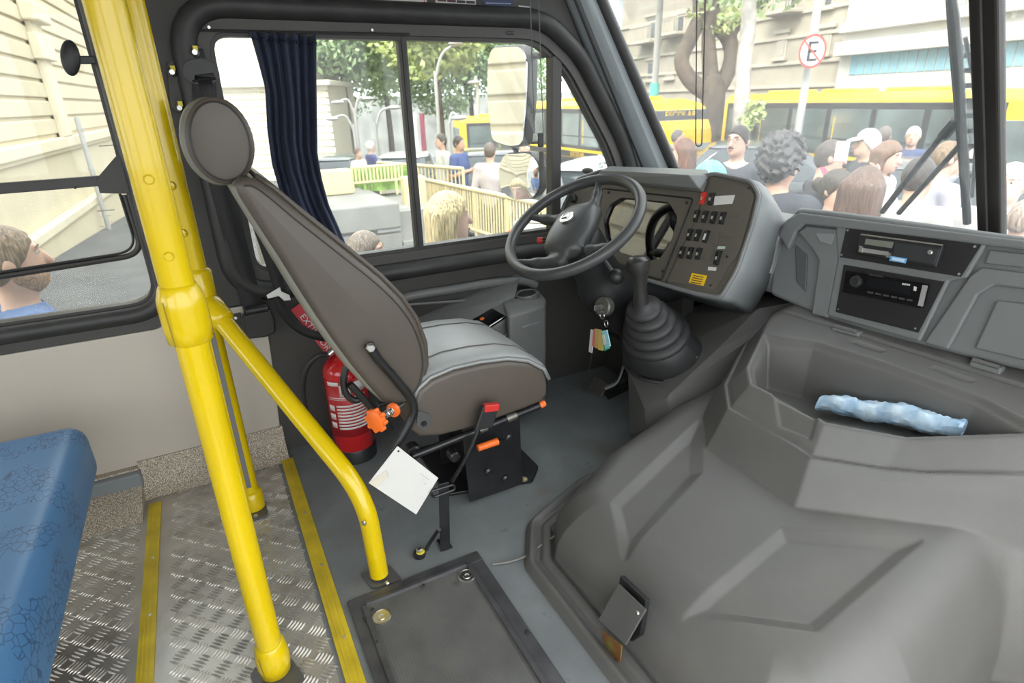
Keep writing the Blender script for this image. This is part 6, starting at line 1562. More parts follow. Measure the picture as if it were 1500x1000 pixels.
for (a, b) in ((1268, 1335), (1345, 1378), (1385, 1425), (1470, 1560)):
    p, q = bs_(a, 30), bs_(b, 8); bbox(mb_, p[0], q[0], p[1], q[1] + 1.2, .3, .34, 'window', mat('grey_glazing', (.38, .40, .38), .25, var=.2))
    for t_ in (.33, .66): bbox(mb_, p[0] + (q[0] - p[0]) * t_ - .05, p[0] + (q[0] - p[0]) * t_ + .05, p[1], q[1] + 1.2, .34, .40, 'mullion', M_wb)
gbd = MB().bb((0, 0, -3), (5.0, 10, 24)).build('grey_tower', mat('blue_grey_cladding', (.33, .37, .40), .5, var=.05)); pg_ = gp_(928, 40, 0); gbd.rotation_euler = (0, 0, math.atan2(hdir(940).y, hdir(940).x) - math.pi / 2); e_ = gp_(942, 40, 0); rgt = V(hdir(940).y, -hdir(940).x, 0); gbd.location = e_ - rgt * 5.0
tag(gbd, 'plain blue-grey tower block beside the front pillar', 'building')
# far low skyline behind the cars on the left
fs = MB()
o = MB().bb((-70, -5, -5), (-66, 60, 1.8)).build('street_wall', mat('far_grey_wall', (.35, .35, .33), .8, var=.3, vscale=.5)); tag(o, 'low grey wall closing the street behind the trees', 'wall')
# ---------------- buses
M_bus = mat('school_bus_yellow', (.80, .50, .02), .35, var=.04); M_busd = mat('bus_dark_trim', (.035, .035, .038), .4); M_busg = mat('bus_window_glass', (.12, .15, .15), .12, var=.35, vscale=1.5, spec=.8)
def bus(label, p0, dirv, side, L=7.6, W=2.2, H=2.62, nwin=6, text_front=False, text_side=False, roofz=None, z0=None):
    """p0: ground point of the near-side rear lower corner; dirv: unit vector towards the front; side: unit vector outward on the seen side"""
    d = Vector(dirv).normalized(); s = Vector(side).normalized(); zb = p0.z if z0 is None else z0
    b = empty('school_bus', V(p0.x, p0.y, zb), label, 'bus', 'yellow school buses'); o_ = V(p0.x, p0.y, zb)
    def P3(u, v, z): return o_ + d * u + s * v + V(0, 0, z)   # v: 0 at seen side, negative inward
    sec = [(-W + .0, .35), (0, .35), (0, 1.75), (-.02, H - .16), (-.22, H), (-W + .22, H), (-W + .06, H - .2), (-W, 1.75)]
    rows = []
    for (u, k) in ((0, .93), (.12, 1.0), (L - 1.1, 1.0), (L - .45, .97), (L, .86)):
        top = (H if u < L - .6 else (H - .12 if u < L else H - .75))
        rows.append([P3(u, -W / 2 + (a + W / 2) * (k if u in (0, L) else 1), min(z, top)) for a, z in sec + [sec[0]]])
    m_ = MB().sheet(rows); n8 = len(sec)
    m_.f.append(tuple(range(n8 - 1, -1, -1))); m_.f.append(tuple(len(rows) * (n8 + 1) - (n8 + 1) + k for k in range(n8)))
    body = m_.build('body', M_bus, b, bevel=.05, seg=3)
    def sidebox(u0, u1, z0_, z1_, off0, off1, name, mm, parent=b, bev=0.0, skew=0.0):
        return MB().prism([P3(u0, off0, z0_), P3(u1, off0, z0_), P3(u1 - skew, off0, z1_), P3(u0 - skew, off0, z1_)], s * (off1 - off0)).build(name, mm, parent, bevel=bev)
    band = sidebox(.25, L - .95, 1.24, 2.40, -.02, .012, 'window_band', M_busd, bev=.02)
    step = (L - 1.45) / nwin
    for k in range(nwin):
        wv_ = sidebox(.36 + k * step, .36 + (k + .88) * step, 1.34, 2.26, .012, .022, 'side_window', M_busg, band, .012)
        sidebox(.40 + k * step, .34 + (k + .88) * step, 1.60, 1.63, .022, .03, 'window_bar', M_busd, band)
    for k in range(2): sidebox(.48 + (2 * k + 1) * step, .50 + (2 * k + 1) * step, 1.40, 2.1, .005, .03, 'inner_pole', M_bus, band)
    sidebox(.0, L - .3, .98, 1.16, -.01, .014, 'dark_stripe', M_busd); sidebox(.0, L - .25, .40, .96, -.01, .014, 'lower_panel', M_busd)
    sidebox(L - .9, L - .35, 1.28, 2.1, -.01, .016, 'cab_window', M_busg, bev=.02, skew=.18)
    for u in (1.6, L - 1.3):
        w_ = MB().lathe([(.2, -.2), (.40, -.2), (.42, -.1), (.42, .02), (.38, .05), (.2, .03), (.05, .06)], P3(u, -.05, .42), s, 24).build('wheel', M_rubber, b, smooth=True, auto=40)
    for u in (1.5, 3.4, 5.2): MB().box(P3(u, -W / 2, H + .03), (.9, .9, .10), Matrix.Rotation(math.atan2(d.y, d.x), 3, 'Z')).build('roof_hatch', M_bus, b, bevel=.04)
    # front windshield and rear window
    f1 = [P3(L - .02, -.16, 1.32), P3(L - .02, -W + .16, 1.32), P3(L - .30, -W + .2, H - .28), P3(L - .30, -.2, H - .28)]
    nrm_ = (f1[1] - f1[0]).cross(f1[3] - f1[0]).normalized(); nrm_ = nrm_ if nrm_.dot(d) > 0 else -nrm_
    ws = MB().prism([p + nrm_ * .04 for p in f1], nrm_ * .03).build('windshield', mat('bus_windshield', (.20, .22, .22), .1, var=.3, vscale=1.2), b, bevel=.01)
    if text_front:
        tb_ = [f1[3].lerp(f1[0], .02), f1[2].lerp(f1[1], .02), f1[2].lerp(f1[1], .24), f1[3].lerp(f1[0], .24)]
        MB().prism([p + nrm_ * .072 for p in tb_], nrm_ * .006).build('sign_band', M_busd, ws)
        cc_ = sum(tb_, Vector()) / 4 + nrm_ * .082; xd = (f1[0] - f1[1]) if (f1[0] - f1[1]).dot(V(R_CW[0][0], R_CW[1][0], 0)) > 0 else (f1[1] - f1[0])
        text_obj('lettering', 'ESCOLAR', .24, cc_, xd, V(0, 0, 1), M_bus, ws)
    for v_ in (-.35, -W + .35): MB().lathe([(.11, 0), (.10, .04)], P3(L, v_, .85), d, 16).build('headlamp', mat('lamp_glass', (.7, .72, .72), .1), b)
    MB().prism([P3(0, -.25, 1.4), P3(0, -W + .25, 1.4), P3(0, -W + .25, 2.2), P3(0, -.25, 2.2)], -d * .02).build('rear_window', M_busg, b)
    if text_side:
        xd = d if d.dot(V(R_CW[0][0], R_CW[1][0], 0)) > 0 else -d
        text_obj('lettering', 'ESCOLAR', .20, P3(L * .5, .018, 1.07), xd, V(0, 0, 1), M_bus, b); text_obj('lettering', 'ESCOLAR', .20, P3(L - 1.2, .018, 1.07), xd, V(0, 0, 1), M_bus, b)
    return b
roofzA = at(1062, 140, 17).z
bus('large yellow school bus seen side-on through the windshield', V(PA.x, PA.y, 0), bd, bnm, L=(PBs - PA).length + 1.0, nwin=6, H=2.62, z0=roofzA - 2.60)
pF = gp_(955, 14.5, 0); dF = (Vector(CAM) - pF); dF.z = 0; dF.normalize(); rF = V(dF.y, -dF.x, 0) ; rF = rF if rF.dot(V(R_CW[0][0], R_CW[1][0], 0)) > 0 else -rF
dB = (dF * .80 + rF * .60).normalized(); sB = V(dB.y, -dB.x, 0); sB = sB if sB.dot(-rF) > 0 else -sB
bus('yellow school bus with lettering above its windshield, behind the front pillar', pF - dB * 7.2, dB, sB, L=7.2, nwin=5, text_front=True, text_side=True, z0=at(960, 146, 14.5).z - 2.62)
pC = gp_(672, 23, 0); rC = V(hdir(720).y, -hdir(720).x, 0); rC = rC if rC.dot(V(R_CW[0][0], R_CW[1][0], 0)) > 0 else -rC; dC = (rC * .98 + hdir(720) * .2).normalized(); sC = V(dC.y, -dC.x, 0); sC = sC if sC.dot(Vector(CAM) - pC) > 0 else -sC
bus('distant yellow school bus behind the parked cars, seen past the side mirror', pC, dC, sC, L=7.0, nwin=5, z0=at(690, 172, 23).z - 2.62)
# ---------------- cars
def car(label, p, dirv, colr, name, L=4.2, W=1.72, H=1.46):
    d = Vector(dirv).normalized(); s = V(-d.y, d.x, 0); c = empty('parked_car', p, label, 'car', 'cars parked along the street')
    m = mat('car_' + name, colr, .25, coat=.6)
    def P3(u, v, z): return p + d * u + s * v + V(0, 0, z)
    def ringz(z, u0, u1, w): return [P3(u, v, z) for u, v in ((u0, -w * .8), (u0 + .15, -w), (u1 - .25, -w), (u1, -w * .7), (u1, w * .7), (u1 - .25, w), (u0 + .15, w), (u0, w * .8))]
    def loft(rs, nm, mm, par):
        mb = MB().sheet([r + [r[0]] for r in rs]); n = len(rs[0]); mb.f.append(tuple(range(n - 1, -1, -1))); k = (len(rs) - 1) * (n + 1); mb.f.append(tuple(k + i for i in range(n)))
        return mb.build(nm, mm, par, smooth=True, auto=30, bevel=.03, seg=2)
    h2 = L / 2
    loft([ringz(.22, -h2 + .1, h2 - .1, W / 2 - .05), ringz(.45, -h2, h2, W / 2), ringz(.72, -h2, h2 - .05, W / 2), ringz(.90, -h2 + .08, h2 - .4, W / 2 - .06)], 'body', m, c)
    cab = loft([ringz(.88, -h2 + .25, h2 - 1.15, W / 2 - .08), ringz(H - .05, -h2 + .85, h2 - 1.95, W / 2 - .25)], 'cabin_glass', mat('car_glass', (.04, .05, .055), .08, spec=.8), c)
    loft([ringz(H - .06, -h2 + .80, h2 - 1.90, W / 2 - .23), ringz(H, -h2 + .95, h2 - 2.05, W / 2 - .32)], 'roof', m, c)
    for u in (-.15, ): 
        for v in (-1, 1): MB().tube([P3(u, v * (W / 2 - .07), .88), P3(u, v * (W / 2 - .24), H - .05)], .03, 6).build('pillar', m, c)
    for u in (-h2 + .8, h2 - .8):
        for v in (-1, 1): MB().lathe([(.12, -.1), (.30, -.1), (.31, .04), (.27, .07), (.15, .05), (.03, .07)], P3(u, v * (W / 2 - .08), .31), s * v, 18).build('wheel', M_rubber, c, smooth=True, auto=40)
    for v in (-1, 1):
        MB().box(P3(-h2 + .02, v * (W / 2 - .2), .74), (.10, .26, .14), Matrix.Rotation(math.atan2(d.y, d.x), 3, 'Z')).build('tail_light', mat('tail_red', (.6, .04, .03), .3), c, bevel=.02)
        MB().box(P3(h2 - .1, v * (W / 2 - .22), .66), (.12, .3, .12), Matrix.Rotation(math.atan2(d.y, d.x), 3, 'Z')).build('headlight', mat('lamp_glass', (.7, .72, .72), .1), c, bevel=.02)
def carat(px, depth, yaw, colr, name, label, zoff=0.0):
    p = gp_(px, depth); f = V(hdir(px).y, -hdir(px).x, 0); f = f if f.dot(V(R_CW[0][0], R_CW[1][0], 0)) > 0 else -f
    p.z += zoff; car(label, p, Matrix.Rotation(math.radians(yaw), 3, 'Z') @ f, colr, name)
carat(478, 15.5, 84, (.10, .105, .11), 'graphite', 'dark grey parked car nearest the pale corner building')
carat(592, 15.5, 80, (.50, .51, .52), 'white', 'white parked car with red tail lights, left of the window divider')
carat(700, 18.0, 84, (.42, .43, .44), 'silver', 'silver parked car behind the people at the railing')
carat(752, 13.2, 12, (.02, .022, .026), 'black', 'black parked car behind the man in the pale pink shirt')
carat(922, 7.6, 75, (.55, .56, .57), 'white', 'white parked car close by, below the quarter light')
carat(980, 12.6, 20, (.06, .065, .065), 'dark_green', 'dark car in front of the lettered yellow bus')
carat(1165, 9.7, 5, (.05, .055, .06), 'black2', 'dark car behind the crowd, in front of the large bus', .15)
carat(1490, 6.6, 10, (.11, .11, .115), 'grey2', 'grey car right of the upright wiper blade')
# ================================================================== PEOPLE
SKIN = {}
def skin(c): 
    k = 'skin_%d' % int(c[0] * 1000); return mat(k, c, .5, var=.06, vscale=25)
def hair_mat(c):
    k = 'hair_%d_%d' % (int(c[0] * 999), int(c[2] * 999))
    if k in MATS: return MATS[k]
    m = mat(k, c, .5); N, L = m.node_tree.nodes, m.node_tree.links; b = N['Principled BSDF']
    tc = N.new('ShaderNodeTexCoord'); mp = N.new('ShaderNodeMapping'); mp.inputs['Scale'].default_value = (130, 130, 14); n = N.new('ShaderNodeTexNoise'); n.inputs['Scale'].default_value = 1.0; n.inputs['Detail'].default_value = 4
    L.new(tc.outputs['Object'], mp.inputs['Vector']); L.new(mp.outputs['Vector'], n.inputs['Vector'])
    r = N.new('ShaderNodeValToRGB'); r.color_ramp.elements[0].position = .35; r.color_ramp.elements[1].position = .7
    r.color_ramp.elements[0].color = tuple(x * .45 for x in c) + (1,); r.color_ramp.elements[1].color = tuple(min(1, x * 1.7) for x in c) + (1,)
    L.new(n.outputs['Fac'], r.inputs['Fac']); L.new(r.outputs['Color'], b.inputs['Base Color'])
    bp_ = N.new('ShaderNodeBump'); bp_.inputs['Strength'].default_value = .7; bp_.inputs['Distance'].default_value = .006; L.new(n.outputs['Fac'], bp_.inputs['Height']); L.new(bp_.outputs['Normal'], b.inputs['Normal'])
    return m
def rotz(a): c, s = math.cos(a), math.sin(a); return np.array([[c, -s, 0], [s, c, 0], [0, 0, 1.0]])
def rotx(a): c, s = math.cos(a), math.sin(a); return np.array([[1, 0, 0], [0, c, -s], [0, s, c.__float__()]])
def person(label, px, py_top, depth, face, shirt, trousers=(.05, .06, .09), hair='short', hairc=(.03, .022, .017), sk=(.55, .36, .26), height=None, head_yaw=0.0, head_pitch=0.0,
           arms='down', sleeve='short', h=.014, build=1.0, beard=None, glasses=False, female=False, pattern=None, shoes=(.03, .03, .03), collar=True, moustache=False):
    """face: heading in degrees (0 = looking to picture right, 90 = away from the camera, 180 = left, 270 = towards the camera)"""
    top = at(px, py_top, depth); top.z -= {'short': .012, 'curly': .045, 'long': .018, 'bun': .015, 'cap': .02, 'thin': .008, 'bob': .022, 'bald': 0}[hair]; gzz = gz(top.x, top.y); Ht = top.z - gzz if height is None else height
    s = Ht / 1.765
    base = V(top.x, top.y, top.z - Ht)
    fwd = hdir(px); rgt = V(fwd.y, -fwd.x, 0); rgt = rgt if rgt.dot(V(R_CW[0][0], R_CW[1][0], 0)) > 0 else -rgt
    a = math.radians(face); look = rgt * math.cos(a) + fwd * math.sin(a); yaw = math.atan2(look.y, look.x) - math.pi / 2
    root = empty('person', base, label, 'person', None, yaw); root.scale = (s, s, s)
    bpy.context.view_layer.update() if False else None
    # skeleton in a local frame, facing +Y
    Rh = rotz(math.radians(head_yaw)) @ np.array([[1, 0, 0], [0, math.cos(math.radians(head_pitch)), -math.sin(math.radians(head_pitch))], [0, math.sin(math.radians(head_pitch)), math.cos(math.radians(head_pitch))]])
    NK = np.array([0, .0, 1.50])
    def hd(p): return NK + Rh @ (np.array(p) - NK)
    HC = hd((0, .012, 1.645))
    bw = build; sh = (.165 if female else .185) * bw
    E, W = {}, {}
    P_ = {'down': ((.25, -.02, 1.12), (.26, .05, .88)), 'fold': ((.25, .0, 1.13), (.06, .22, 1.20)), 'phone': ((.24, .12, 1.16), (.10, .30, 1.46)), 'up': ((.26, .16, 1.40), (.24, .34, 1.66)), 'fwd': ((.24, .06, 1.14), (.20, .30, 1.10)), 'hip': ((.30, -.06, 1.14), (.17, .06, .98))}
    arms = (arms, arms) if isinstance(arms, str) else arms
    for sd, nm in ((-1, arms[0]), (1, arms[1])):
        e, w_ = P_[nm]; E[sd] = np.array((sd * e[0], e[1], e[2])); W[sd] = np.array((sd * w_[0], w_[1], w_[2]))
    def torso(S, g, k=.05):
        S.ell((0, 0, 1.27), (sh * .92 + g, .112 * bw + g, .20 + g), k)
        if female: S.ell((.065, .085, 1.27), (.06 + g, .055 + g, .06 + g), .03); S.ell((-.065, .085, 1.27), (.06 + g, .055 + g, .06 + g), .03)
        S.ell((0, .008, 1.08), ((.135 if female else .148) * bw + g, .105 * bw + g, .17 + g), k)
        S.ell((0, -.005, .93), (.168 * bw + g, .118 * bw + g, .12 + g), k)
        S.cap((-sh + .02, -.005, 1.415), (sh - .02, -.005, 1.415), .055 + g, None, k)
    def arm(S, g, upto):
        for sd in (-1, 1):
            sp = np.array((sd * (sh + .005), -.005, 1.40)); e, w_ = E[sd], W[sd]
            if upto == 'short':
                S.cap(sp, sp + (e - sp) * .72, .058 + g, .052 + g * 1.7, .04)
            else:
                S.cap(sp, e, .056 + g, .043 + g, .04); S.cap(e, w_, .043 + g, .030 + g, .02)
    def legs(S, g, foot=False):
        for sd in (-1, 1):
            S.cap((sd * .085, 0, .90), (sd * .095, .015, .50), .088 + g, .060 + g, .04); S.cap((sd * .095, .015, .50), (sd * .10, -.01, .09), .058 + g, .042 + g, .03)
            if foot: S.cap((sd * .10, -.02, .045), (sd * .115, .14, .035), .042 + g, .034 + g, .03)
    lo, hi = (-.48, -.32, -.02), (.48, .50, 1.86)
    # ---- body: one continuous surface
    S = SDF(lo, hi, h)
    torso(S, 0); arm(S, 0, 'all'); legs(S, 0, True)
    S.cap((0, -.012, 1.40), tuple(hd((0, .0, 1.56))), .060 if not female else .052, .055 if not female else .047, .03)
    S.ell(HC, (.076, .096, .112), .02, R=Rh)
    S.ell(hd((0, .035, 1.575)), (.058, .066, .058), .03, R=Rh)
    S.cap(hd((0, .108, 1.655)), hd((0, .126, 1.617)), .009, .015, .014)
    S.ell(hd((0, .086, 1.552)), (.022, .022, .018), .018, R=Rh)       # chin
    S.ell(hd((0, .103, 1.583)), (.026, .012, .010), .010, R=Rh)       # lips
    S.cap(hd((-.045, .092, 1.682)), hd((.045, .092, 1.682)), .010, None, .014)
    for sd in (-1, 1):
        S.ell(hd((sd * .036, .110, 1.662)), (.017, .014, .012), .010, op='sub', R=Rh)
        S.ell(hd((sd * .081, -.005, 1.637)), (.012, .022, .034), .008, R=Rh)
        w_ = W[sd]; d_ = (W[sd] - E[sd]) / np.linalg.norm(W[sd] - E[sd])
        S.ell(w_ + d_ * .05, (.036, .030, .046), .02)
    v, q = S.arrays()
    # fingers: five tapered, bent tubes rooted inside the palm and joined to the same mesh
    fm = MB()
    for sd in (-1, 1):
        w_ = W[sd]; d_ = Vector((W[sd] - E[sd])).normalized(); side = d_.cross(V(0, 1, 0) if abs(d_.y) < .8 else V(0, 0, 1)).normalized(); nn = d_.cross(side).normalized(); c_ = Vector(w_) + d_ * .06
        for k, ln in enumerate((.062, .074, .080, .070)):
            o_ = c_ + side * (.030 - .019 * k) + d_ * .018
            fm.tube([o_, o_ + d_ * ln * .5 + nn * .006, o_ + d_ * ln * .8 + nn * .02, o_ + d_ * ln * .92 + nn * .036], [.0095, .009, .008, .005], 6)
        o_ = c_ + side * .030 - d_ * .015; fm.tube([o_, o_ + side * .022 + d_ * .025, o_ + side * .026 + d_ * .052], [.012, .010, .006], 6)
    me = np_mesh('body', v, q)
    bm = bmesh.new(); bm.from_mesh(me); fme = fm.mesh('f'); bm.from_mesh(fme); bm.to_mesh(me); bm.free(); bpy.data.meshes.remove(fme)
    def link(name, me_, m_, smooth=True, par=root):
        o = bpy.data.objects.new(name, me_); col.objects.link(o); me_.materials.append(m_); o.parent = par
        if smooth: me_.shade_smooth()
        return o
    link('body', me, skin(sk))
    # ---- clothes
    S = SDF((-.48, -.32, .80), (.48, .50, 1.56), h); torso(S, .014); arm(S, .013, sleeve if sleeve == 'short' else 'all')
    if collar: S.cap((0, -.018, 1.43), (0, -.012, 1.485), .071, .066, .03)
    nk, nr_ = (1.470, .060) if collar else (1.425, .088)
    S.clip(lambda X, Y, Z: np.maximum(.84 - Z, -np.maximum(nk - .30 * np.maximum(Y, 0) - Z, np.sqrt(X * X + (Y + .012) ** 2) - nr_ - .4 * np.maximum(Z - nk, 0))), .006)
    S.clip(lambda X, Y, Z: (Z - 1.492) + 0 * X + 0 * Y)
    if sleeve == 'long':
        for sd in (-1, 1):
            w_ = W[sd]; S.ell(w_ + (W[sd] - E[sd]) / np.linalg.norm(W[sd] - E[sd]) * .06, (.05, .05, .05), 0, op='sub')
    m_sh = pattern or mat('cloth_%d_%d_%d' % tuple(int(x * 999) for x in shirt), shirt, .8, var=.08, vscale=9, bump=.25, bscale=25)
    v, q = S.arrays(); link('shirt', np_mesh('shirt', v, q), m_sh)
    S = SDF((-.30, -.25, .05), (.30, .30, 1.02), max(h, .016)); S.ell((0, -.005, .93), (.172 * bw + .006, .12 * bw + .006, .13), .05); legs(S, .014); S.clip(lambda X, Y, Z: np.maximum(.085 - Z, Z - .985) + 0 * X + 0 * Y)
    v, q = S.arrays(); link('trousers', np_mesh('trousers', v, q), mat('trousers_%d_%d' % (int(trousers[0] * 999), int(trousers[2] * 999)), trousers, .85, var=.1))
    for sd in (-1, 1):
        S = SDF((sd * .11 - .08, -.10, -.012), (sd * .11 + .08, .22, .13), .014); S.cap((sd * .10, -.025, .045), (sd * .115, .145, .038), .052, .044, .03); S.clip(lambda X, Y, Z: np.maximum(.0 - Z, Z - .10) + 0 * X + 0 * Y)
        v, q = S.arrays(); link('shoe', np_mesh('shoe', v, q), mat('shoe_%d' % int(shoes[0] * 999), shoes, .5))
    # ---- hair
    m_h = hair_mat(hairc)
    hh = min(h, .010)
    if hair != 'bald':
        big = {'short': .011, 'curly': .034, 'long': .020, 'bun': .016, 'cap': .020, 'thin': .010, 'bob': .024}[hair]
        S = SDF(HC - np.array((.17, .20, .42 if hair in ('long', 'bob') else .19)), HC + np.array((.17, .17, .20)), hh)
        S.ell(HC + Rh @ np.array((0, -.008, .012)), (.078 + big, .094 + big, .108 + big * .9), 0, R=Rh)
        n_pl = Rh @ np.array((0, -.742, .67)); p_pl = HC + Rh @ np.array((0, .086, .060)) if hair != 'long' else HC + Rh @ np.array((0, .088, .055))
        if hair == 'thin': p_pl = HC + Rh @ np.array((0, .055, .075))
        S.clip(lambda X, Y, Z: -((X - p_pl[0]) * n_pl[0] + (Y - p_pl[1]) * n_pl[1] + (Z - p_pl[2]) * n_pl[2]), .02)
        S.ell(HC + Rh @ np.array((0, .105, -.040)), (.085, .046, .095), .02, op='sub', R=Rh)
        if hair in ('long', 'bob'):
            ln = .30 if hair == 'long' else .16
            for xx in (-.055, 0, .055): S.cap(HC + Rh @ np.array((xx, -.07, .02)), HC + np.array((xx * 1.35, -.085, -ln)), .052, .040, .03)
            for sd in (-1, 1): S.cap(HC + Rh @ np.array((sd * .074, -.012, .03)), HC + Rh @ np.array((sd * .088, .0, 0)) + np.array((0, -.01, -ln * .8)), .028, .026, .03)
        if hair == 'bun': S.ell(HC + Rh @ np.array((0, -.13, .02)), (.05, .045, .05), .02)
        if hair in ('long', 'bob'):
            X, Y, Z = S.grid(); S.D = S.D + (.0020 * np.sin(X * 150 + 1.5 * np.sin(Z * 14)) * np.cos(Y * 120)).astype(np.float32)
        elif hair == 'curly':
            X, Y, Z = S.grid(); S.D = S.D + (.013 * np.sin(X * 130 + 3 * np.sin(Z * 47)) * np.sin(Y * 120 + 2 * np.sin(X * 39)) + .009 * np.sin(Z * 140 + 3 * np.sin(Y * 50) + 2 * np.sin(X * 61))).astype(np.float32)
        elif hair in ('short', 'thin', 'bun'):
            X, Y, Z = S.grid(); fq = 150 if hair == 'curly' else 95; am = .012 if hair == 'curly' else .0035
            S.D = S.D + am * (np.sin(X * fq + 2 * np.sin(Z * 60)) * np.sin(Y * fq * 1.1) * np.sin(Z * fq * (.9 if hair == 'curly' else .35) + 1)).astype(np.float32)
        v, q = S.arrays(); link('hair' if hair != 'cap' else 'cap', np_mesh('hair', v, q), m_h)
        if hair == 'cap':
            br = MB(); c_ = HC + Rh @ np.array((0, .09, .045)); br.lathe([(.085, -.006), (.087, 0), (.085, .006)], tuple(c_), tuple(Rh @ np.array((0, .25, 1))), 20); link('cap_brim', br.mesh('cap_brim'), m_h)
    if beard is not None:
        S = SDF(HC - .17, HC + np.array((.17, .19, .12)), hh); S.ell(hd((0, .034, 1.572)), (.066, .074, .062), 0, R=Rh); S.ell(hd((0, .02, 1.60)), (.079, .07, .05), .02, R=Rh)
        pl_ = hd((0, .0, 1.592)); S.clip(lambda X, Y, Z: np.maximum(Z - pl_[2] - .012 + .25 * np.maximum(Y - pl_[1] - .09, 0), pl_[1] - .01 - Y) + 0 * X, .01)
        S.ell(hd((0, .112, 1.585)), (.022, .02, .011), .006, op='sub', R=Rh)
        v, q = S.arrays(); link('beard', np_mesh('beard', v, q), mat('beard_%d' % int(beard[0] * 999), beard, .8, var=.4, vscale=120))
    if h <= .0145 or True:
        em_ = MB(); ir = MB(); bw_ = MB()
        for sd in (-1, 1):
            c_ = hd((sd * .036, .087, 1.661)); em_.sphere(tuple(c_), .0112, 10, 8); ir.sphere(tuple(c_ + Rh @ np.array((0, .0078, 0))), (.0055, .0055, .0055), 8, 6)
            bw_.tube([tuple(hd((sd * .018, .104, 1.682))), tuple(hd((sd * .040, .103, 1.688))), tuple(hd((sd * .058, .090, 1.682)))], [.004, .0042, .002], 6)
        eo = link('eyes', em_.mesh('eyes'), mat('eye_white', (.5, .47, .44), .4)); link('irises', ir.mesh('irises'), mat('iris_dark', (.03, .02, .015), .1), True, eo); link('eyebrows', bw_.mesh('eyebrows'), m_h if hair != 'cap' else mat('brow_dark', (.03, .02, .015), .7))
        lp_ = MB(); lp_.sphere(tuple(hd((0, .112, 1.583))), (.024, .009, .007), 10, 6); link('lips', lp_.mesh('lips'), mat('lips', (.42, .17, .14), .45))
    if moustache:
        ms = MB(); ms.tube([tuple(hd((-.026, .108, 1.594))), tuple(hd((0, .120, 1.600))), tuple(hd((.026, .108, 1.594)))], [.004, .007, .004], 8); link('moustache', ms.mesh('moustache'), m_h)
    if glasses:
        gl_ = MB()
        for sd in (-1, 1):
            c_ = [hd((sd * .036 + .024 * math.cos(t), .121, 1.660 + .018 * math.sin(t))) for t in np.linspace(0, 2 * math.pi, 14)[:-1]]; gl_.tube([tuple(p) for p in c_], .002, 5, closed=True); gl_.tube([tuple(hd((sd * .060, .12, 1.664))), tuple(hd((sd * .084, .0, 1.664)))], .002, 5)
        gl_.tube([tuple(hd((-.012, .122, 1.663))), tuple(hd((.012, .122, 1.663)))], .002, 5); link('glasses', gl_.mesh('glasses'), M_black)
    return root
m_chk = mat('blue_check_cloth', (.05, .09, .22), .8, color2=(.16, .24, .42), vscale=120)
person('man with short brown hair and beard in blue checked shirt, outside the passenger window', -8, 328, 1.95, 8, (.2, .3, .5), hair='short', hairc=(.20, .14, .09), sk=(.58, .36, .27), beard=(.33, .21, .14), h=.009, pattern=m_chk, head_pitch=3, sleeve='long')
person('grey-brown haired man whose head top shows just above the window sill', 530, 336, 2.75, 350, (.5, .5, .5), hair='short', hairc=(.22, .18, .15), sk=(.6, .38, .29), h=.011)
person('blonde woman in white top seen in profile through the driver window', 652, 278, 2.75, 12, (.5, .49, .46), hair='bob', hairc=(.62, .48, .27), sk=(.68, .45, .36), h=.010, female=True, collar=False)
person('man in pale pink shirt seen from behind at the railing', 717, 208, 8.0, 75, (.52, .46, .46), hair='short', hairc=(.10, .07, .05), sleeve='long', h=.016)
person('man in navy polo shirt with folded arms at the railing', 671, 198, 10.0, 330, (.06, .09, .22), hair='short', hairc=(.05, .04, .03), sk=(.5, .3, .21), arms='fold', h=.016)
person('man in white polo shirt beside the man in navy', 646, 195, 10.5, 200, (.52, .52, .49), hair='short', hairc=(.06, .05, .04), sk=(.5, .3, .21), h=.016)
person('man in white shirt partly hidden behind the mirrors', 768, 205, 9.0, 250, (.52, .52, .51), hair='thin', hairc=(.18, .15, .12), h=.018)
person('man in navy shirt and light cap among the parked cars', 541, 206, 13.5, 20, (.07, .08, .2), hair='cap', hairc=(.68, .58, .5), h=.018, arms='fwd')
person('person in white shirt beside the man with the cap', 523, 216, 13.0, 320, (.7, .68, .66), hair='short', hairc=(.12, .06, .04), h=.018)
person('man in dark suit standing by the lettered bus', 993, 189, 9.5, 20, (.03, .035, .06), hair='thin', hairc=(.1, .09, .08), sk=(.5, .32, .24), sleeve='long', arms='fold', h=.016)
person('woman with auburn hair behind the instrument hood', 1004, 201, 5.6, 160, (.66, .52, .40), hair='bob', hairc=(.15, .075, .05), sk=(.66, .43, .33), female=True, h=.013)
person('person in a mint green cap standing behind the instrument hood', 1043, 233, 3.6, 200, (.22, .62, .48), hair='cap', hairc=(.12, .55, .42), sk=(.6, .4, .3), h=.012)
person('man with glasses and moustache in dark grey T-shirt', 1085, 182, 4.9, 262, (.055, .06, .075), hair='short', hairc=(.03, .022, .018), sk=(.60, .40, .31), head_yaw=-22, glasses=True, moustache=True, h=.011, collar=False)
person('man with big curly grey-black hair in dark navy shirt', 1152, 186, 3.1, 55, (.045, .05, .065), hair='curly', hairc=(.07, .065, .065), sk=(.56, .34, .25), h=.011, head_pitch=4)
person('dark-haired man holding a camera to his face', 1215, 203, 4.2, 15, (.05, .05, .06), hair='short', hairc=(.08, .06, .05), sk=(.60, .38, .28), arms=('phone', 'phone'), h=.012, head_pitch=-6)
person('woman with dark tied-back hair in front of the camera man', 1229, 246, 3.5, 330, (.7, .52, .40), hair='bun', hairc=(.05, .035, .03), sk=(.60, .38, .28), female=True, h=.012, collar=False)
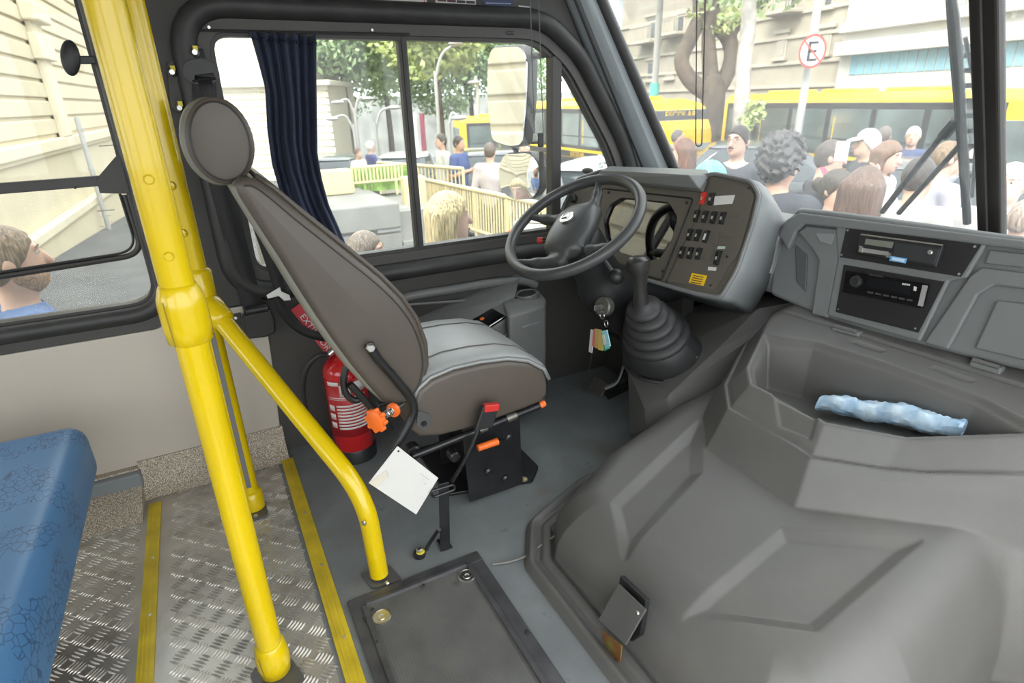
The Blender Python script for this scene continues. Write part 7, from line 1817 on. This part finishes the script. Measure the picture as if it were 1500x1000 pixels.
person('woman with long light brown hair looking down to the right', 1300, 204, 4.7, 335, (.5, .47, .43), hair='long', hairc=(.17, .10, .065), sk=(.68, .46, .36), female=True, h=.012, head_pitch=-8)
person('brown-haired woman seen from behind near the windshield', 1272, 242, 2.95, 70, (.6, .55, .5), hair='long', hairc=(.11, .065, .045), sk=(.64, .42, .33), female=True, h=.011, collar=False)
person('man with short black hair in white shirt seen from behind', 1352, 228, 3.45, 60, (.40, .40, .40), hair='short', hairc=(.06, .05, .045), sk=(.60, .38, .29), h=.011)
person('man in pale lavender shirt raising an arm behind the wiper blade', 1392, 205, 4.15, 30, (.36, .36, .43), hair='short', hairc=(.2, .13, .09), sk=(.62, .42, .33), arms=('up', 'down'), sleeve='long', h=.012)
person('grey-haired man in navy polo facing the bus crowd', 1341, 184, 8.0, 265, (.06, .08, .16), hair='short', hairc=(.55, .54, .52), sk=(.52, .34, .26), h=.015)
person('man with shaved head in dark shirt far behind the crowd', 1298, 184, 8.2, 80, (.07, .08, .11), hair='thin', hairc=(.12, .1, .09), sk=(.5, .32, .24), h=.016)
person('person in white cap behind the long-haired woman', 1276, 187, 5.4, 200, (.05, .05, .06), hair='cap', hairc=(.75, .75, .75), sk=(.55, .36, .27), h=.014)
person('white-haired man in white shirt right of the centre post', 1490, 236, 3.3, 250, (.50, .50, .49), hair='short', hairc=(.70, .68, .66), sk=(.62, .42, .33), h=.012)
person('man with thin hair in blue shirt low at the right windshield', 1512, 290, 2.9, 60, (.28, .38, .55), hair='thin', hairc=(.3, .24, .2), sk=(.66, .44, .35), h=.012)
# things in hands
cp = at(1233, 222, 3.95)
o = MB().box(cp, (.08, .05, .13), Matrix.Rotation(.5, 3, 'Z')).build('pocket_camera', M_white, bevel=.008); tag(o, 'small white camera held up by the dark-haired man', 'camera')
o = MB().tube([at(1205, 245, 4.05), at(1212, 262, 3.98), at(1218, 285, 4.0)], .02, 6, flat=.2).build('camera_strap', mat('red_strap', (.5, .05, .1), .6)); tag(o, 'red camera strap around the neck of the dark-haired man', 'strap')
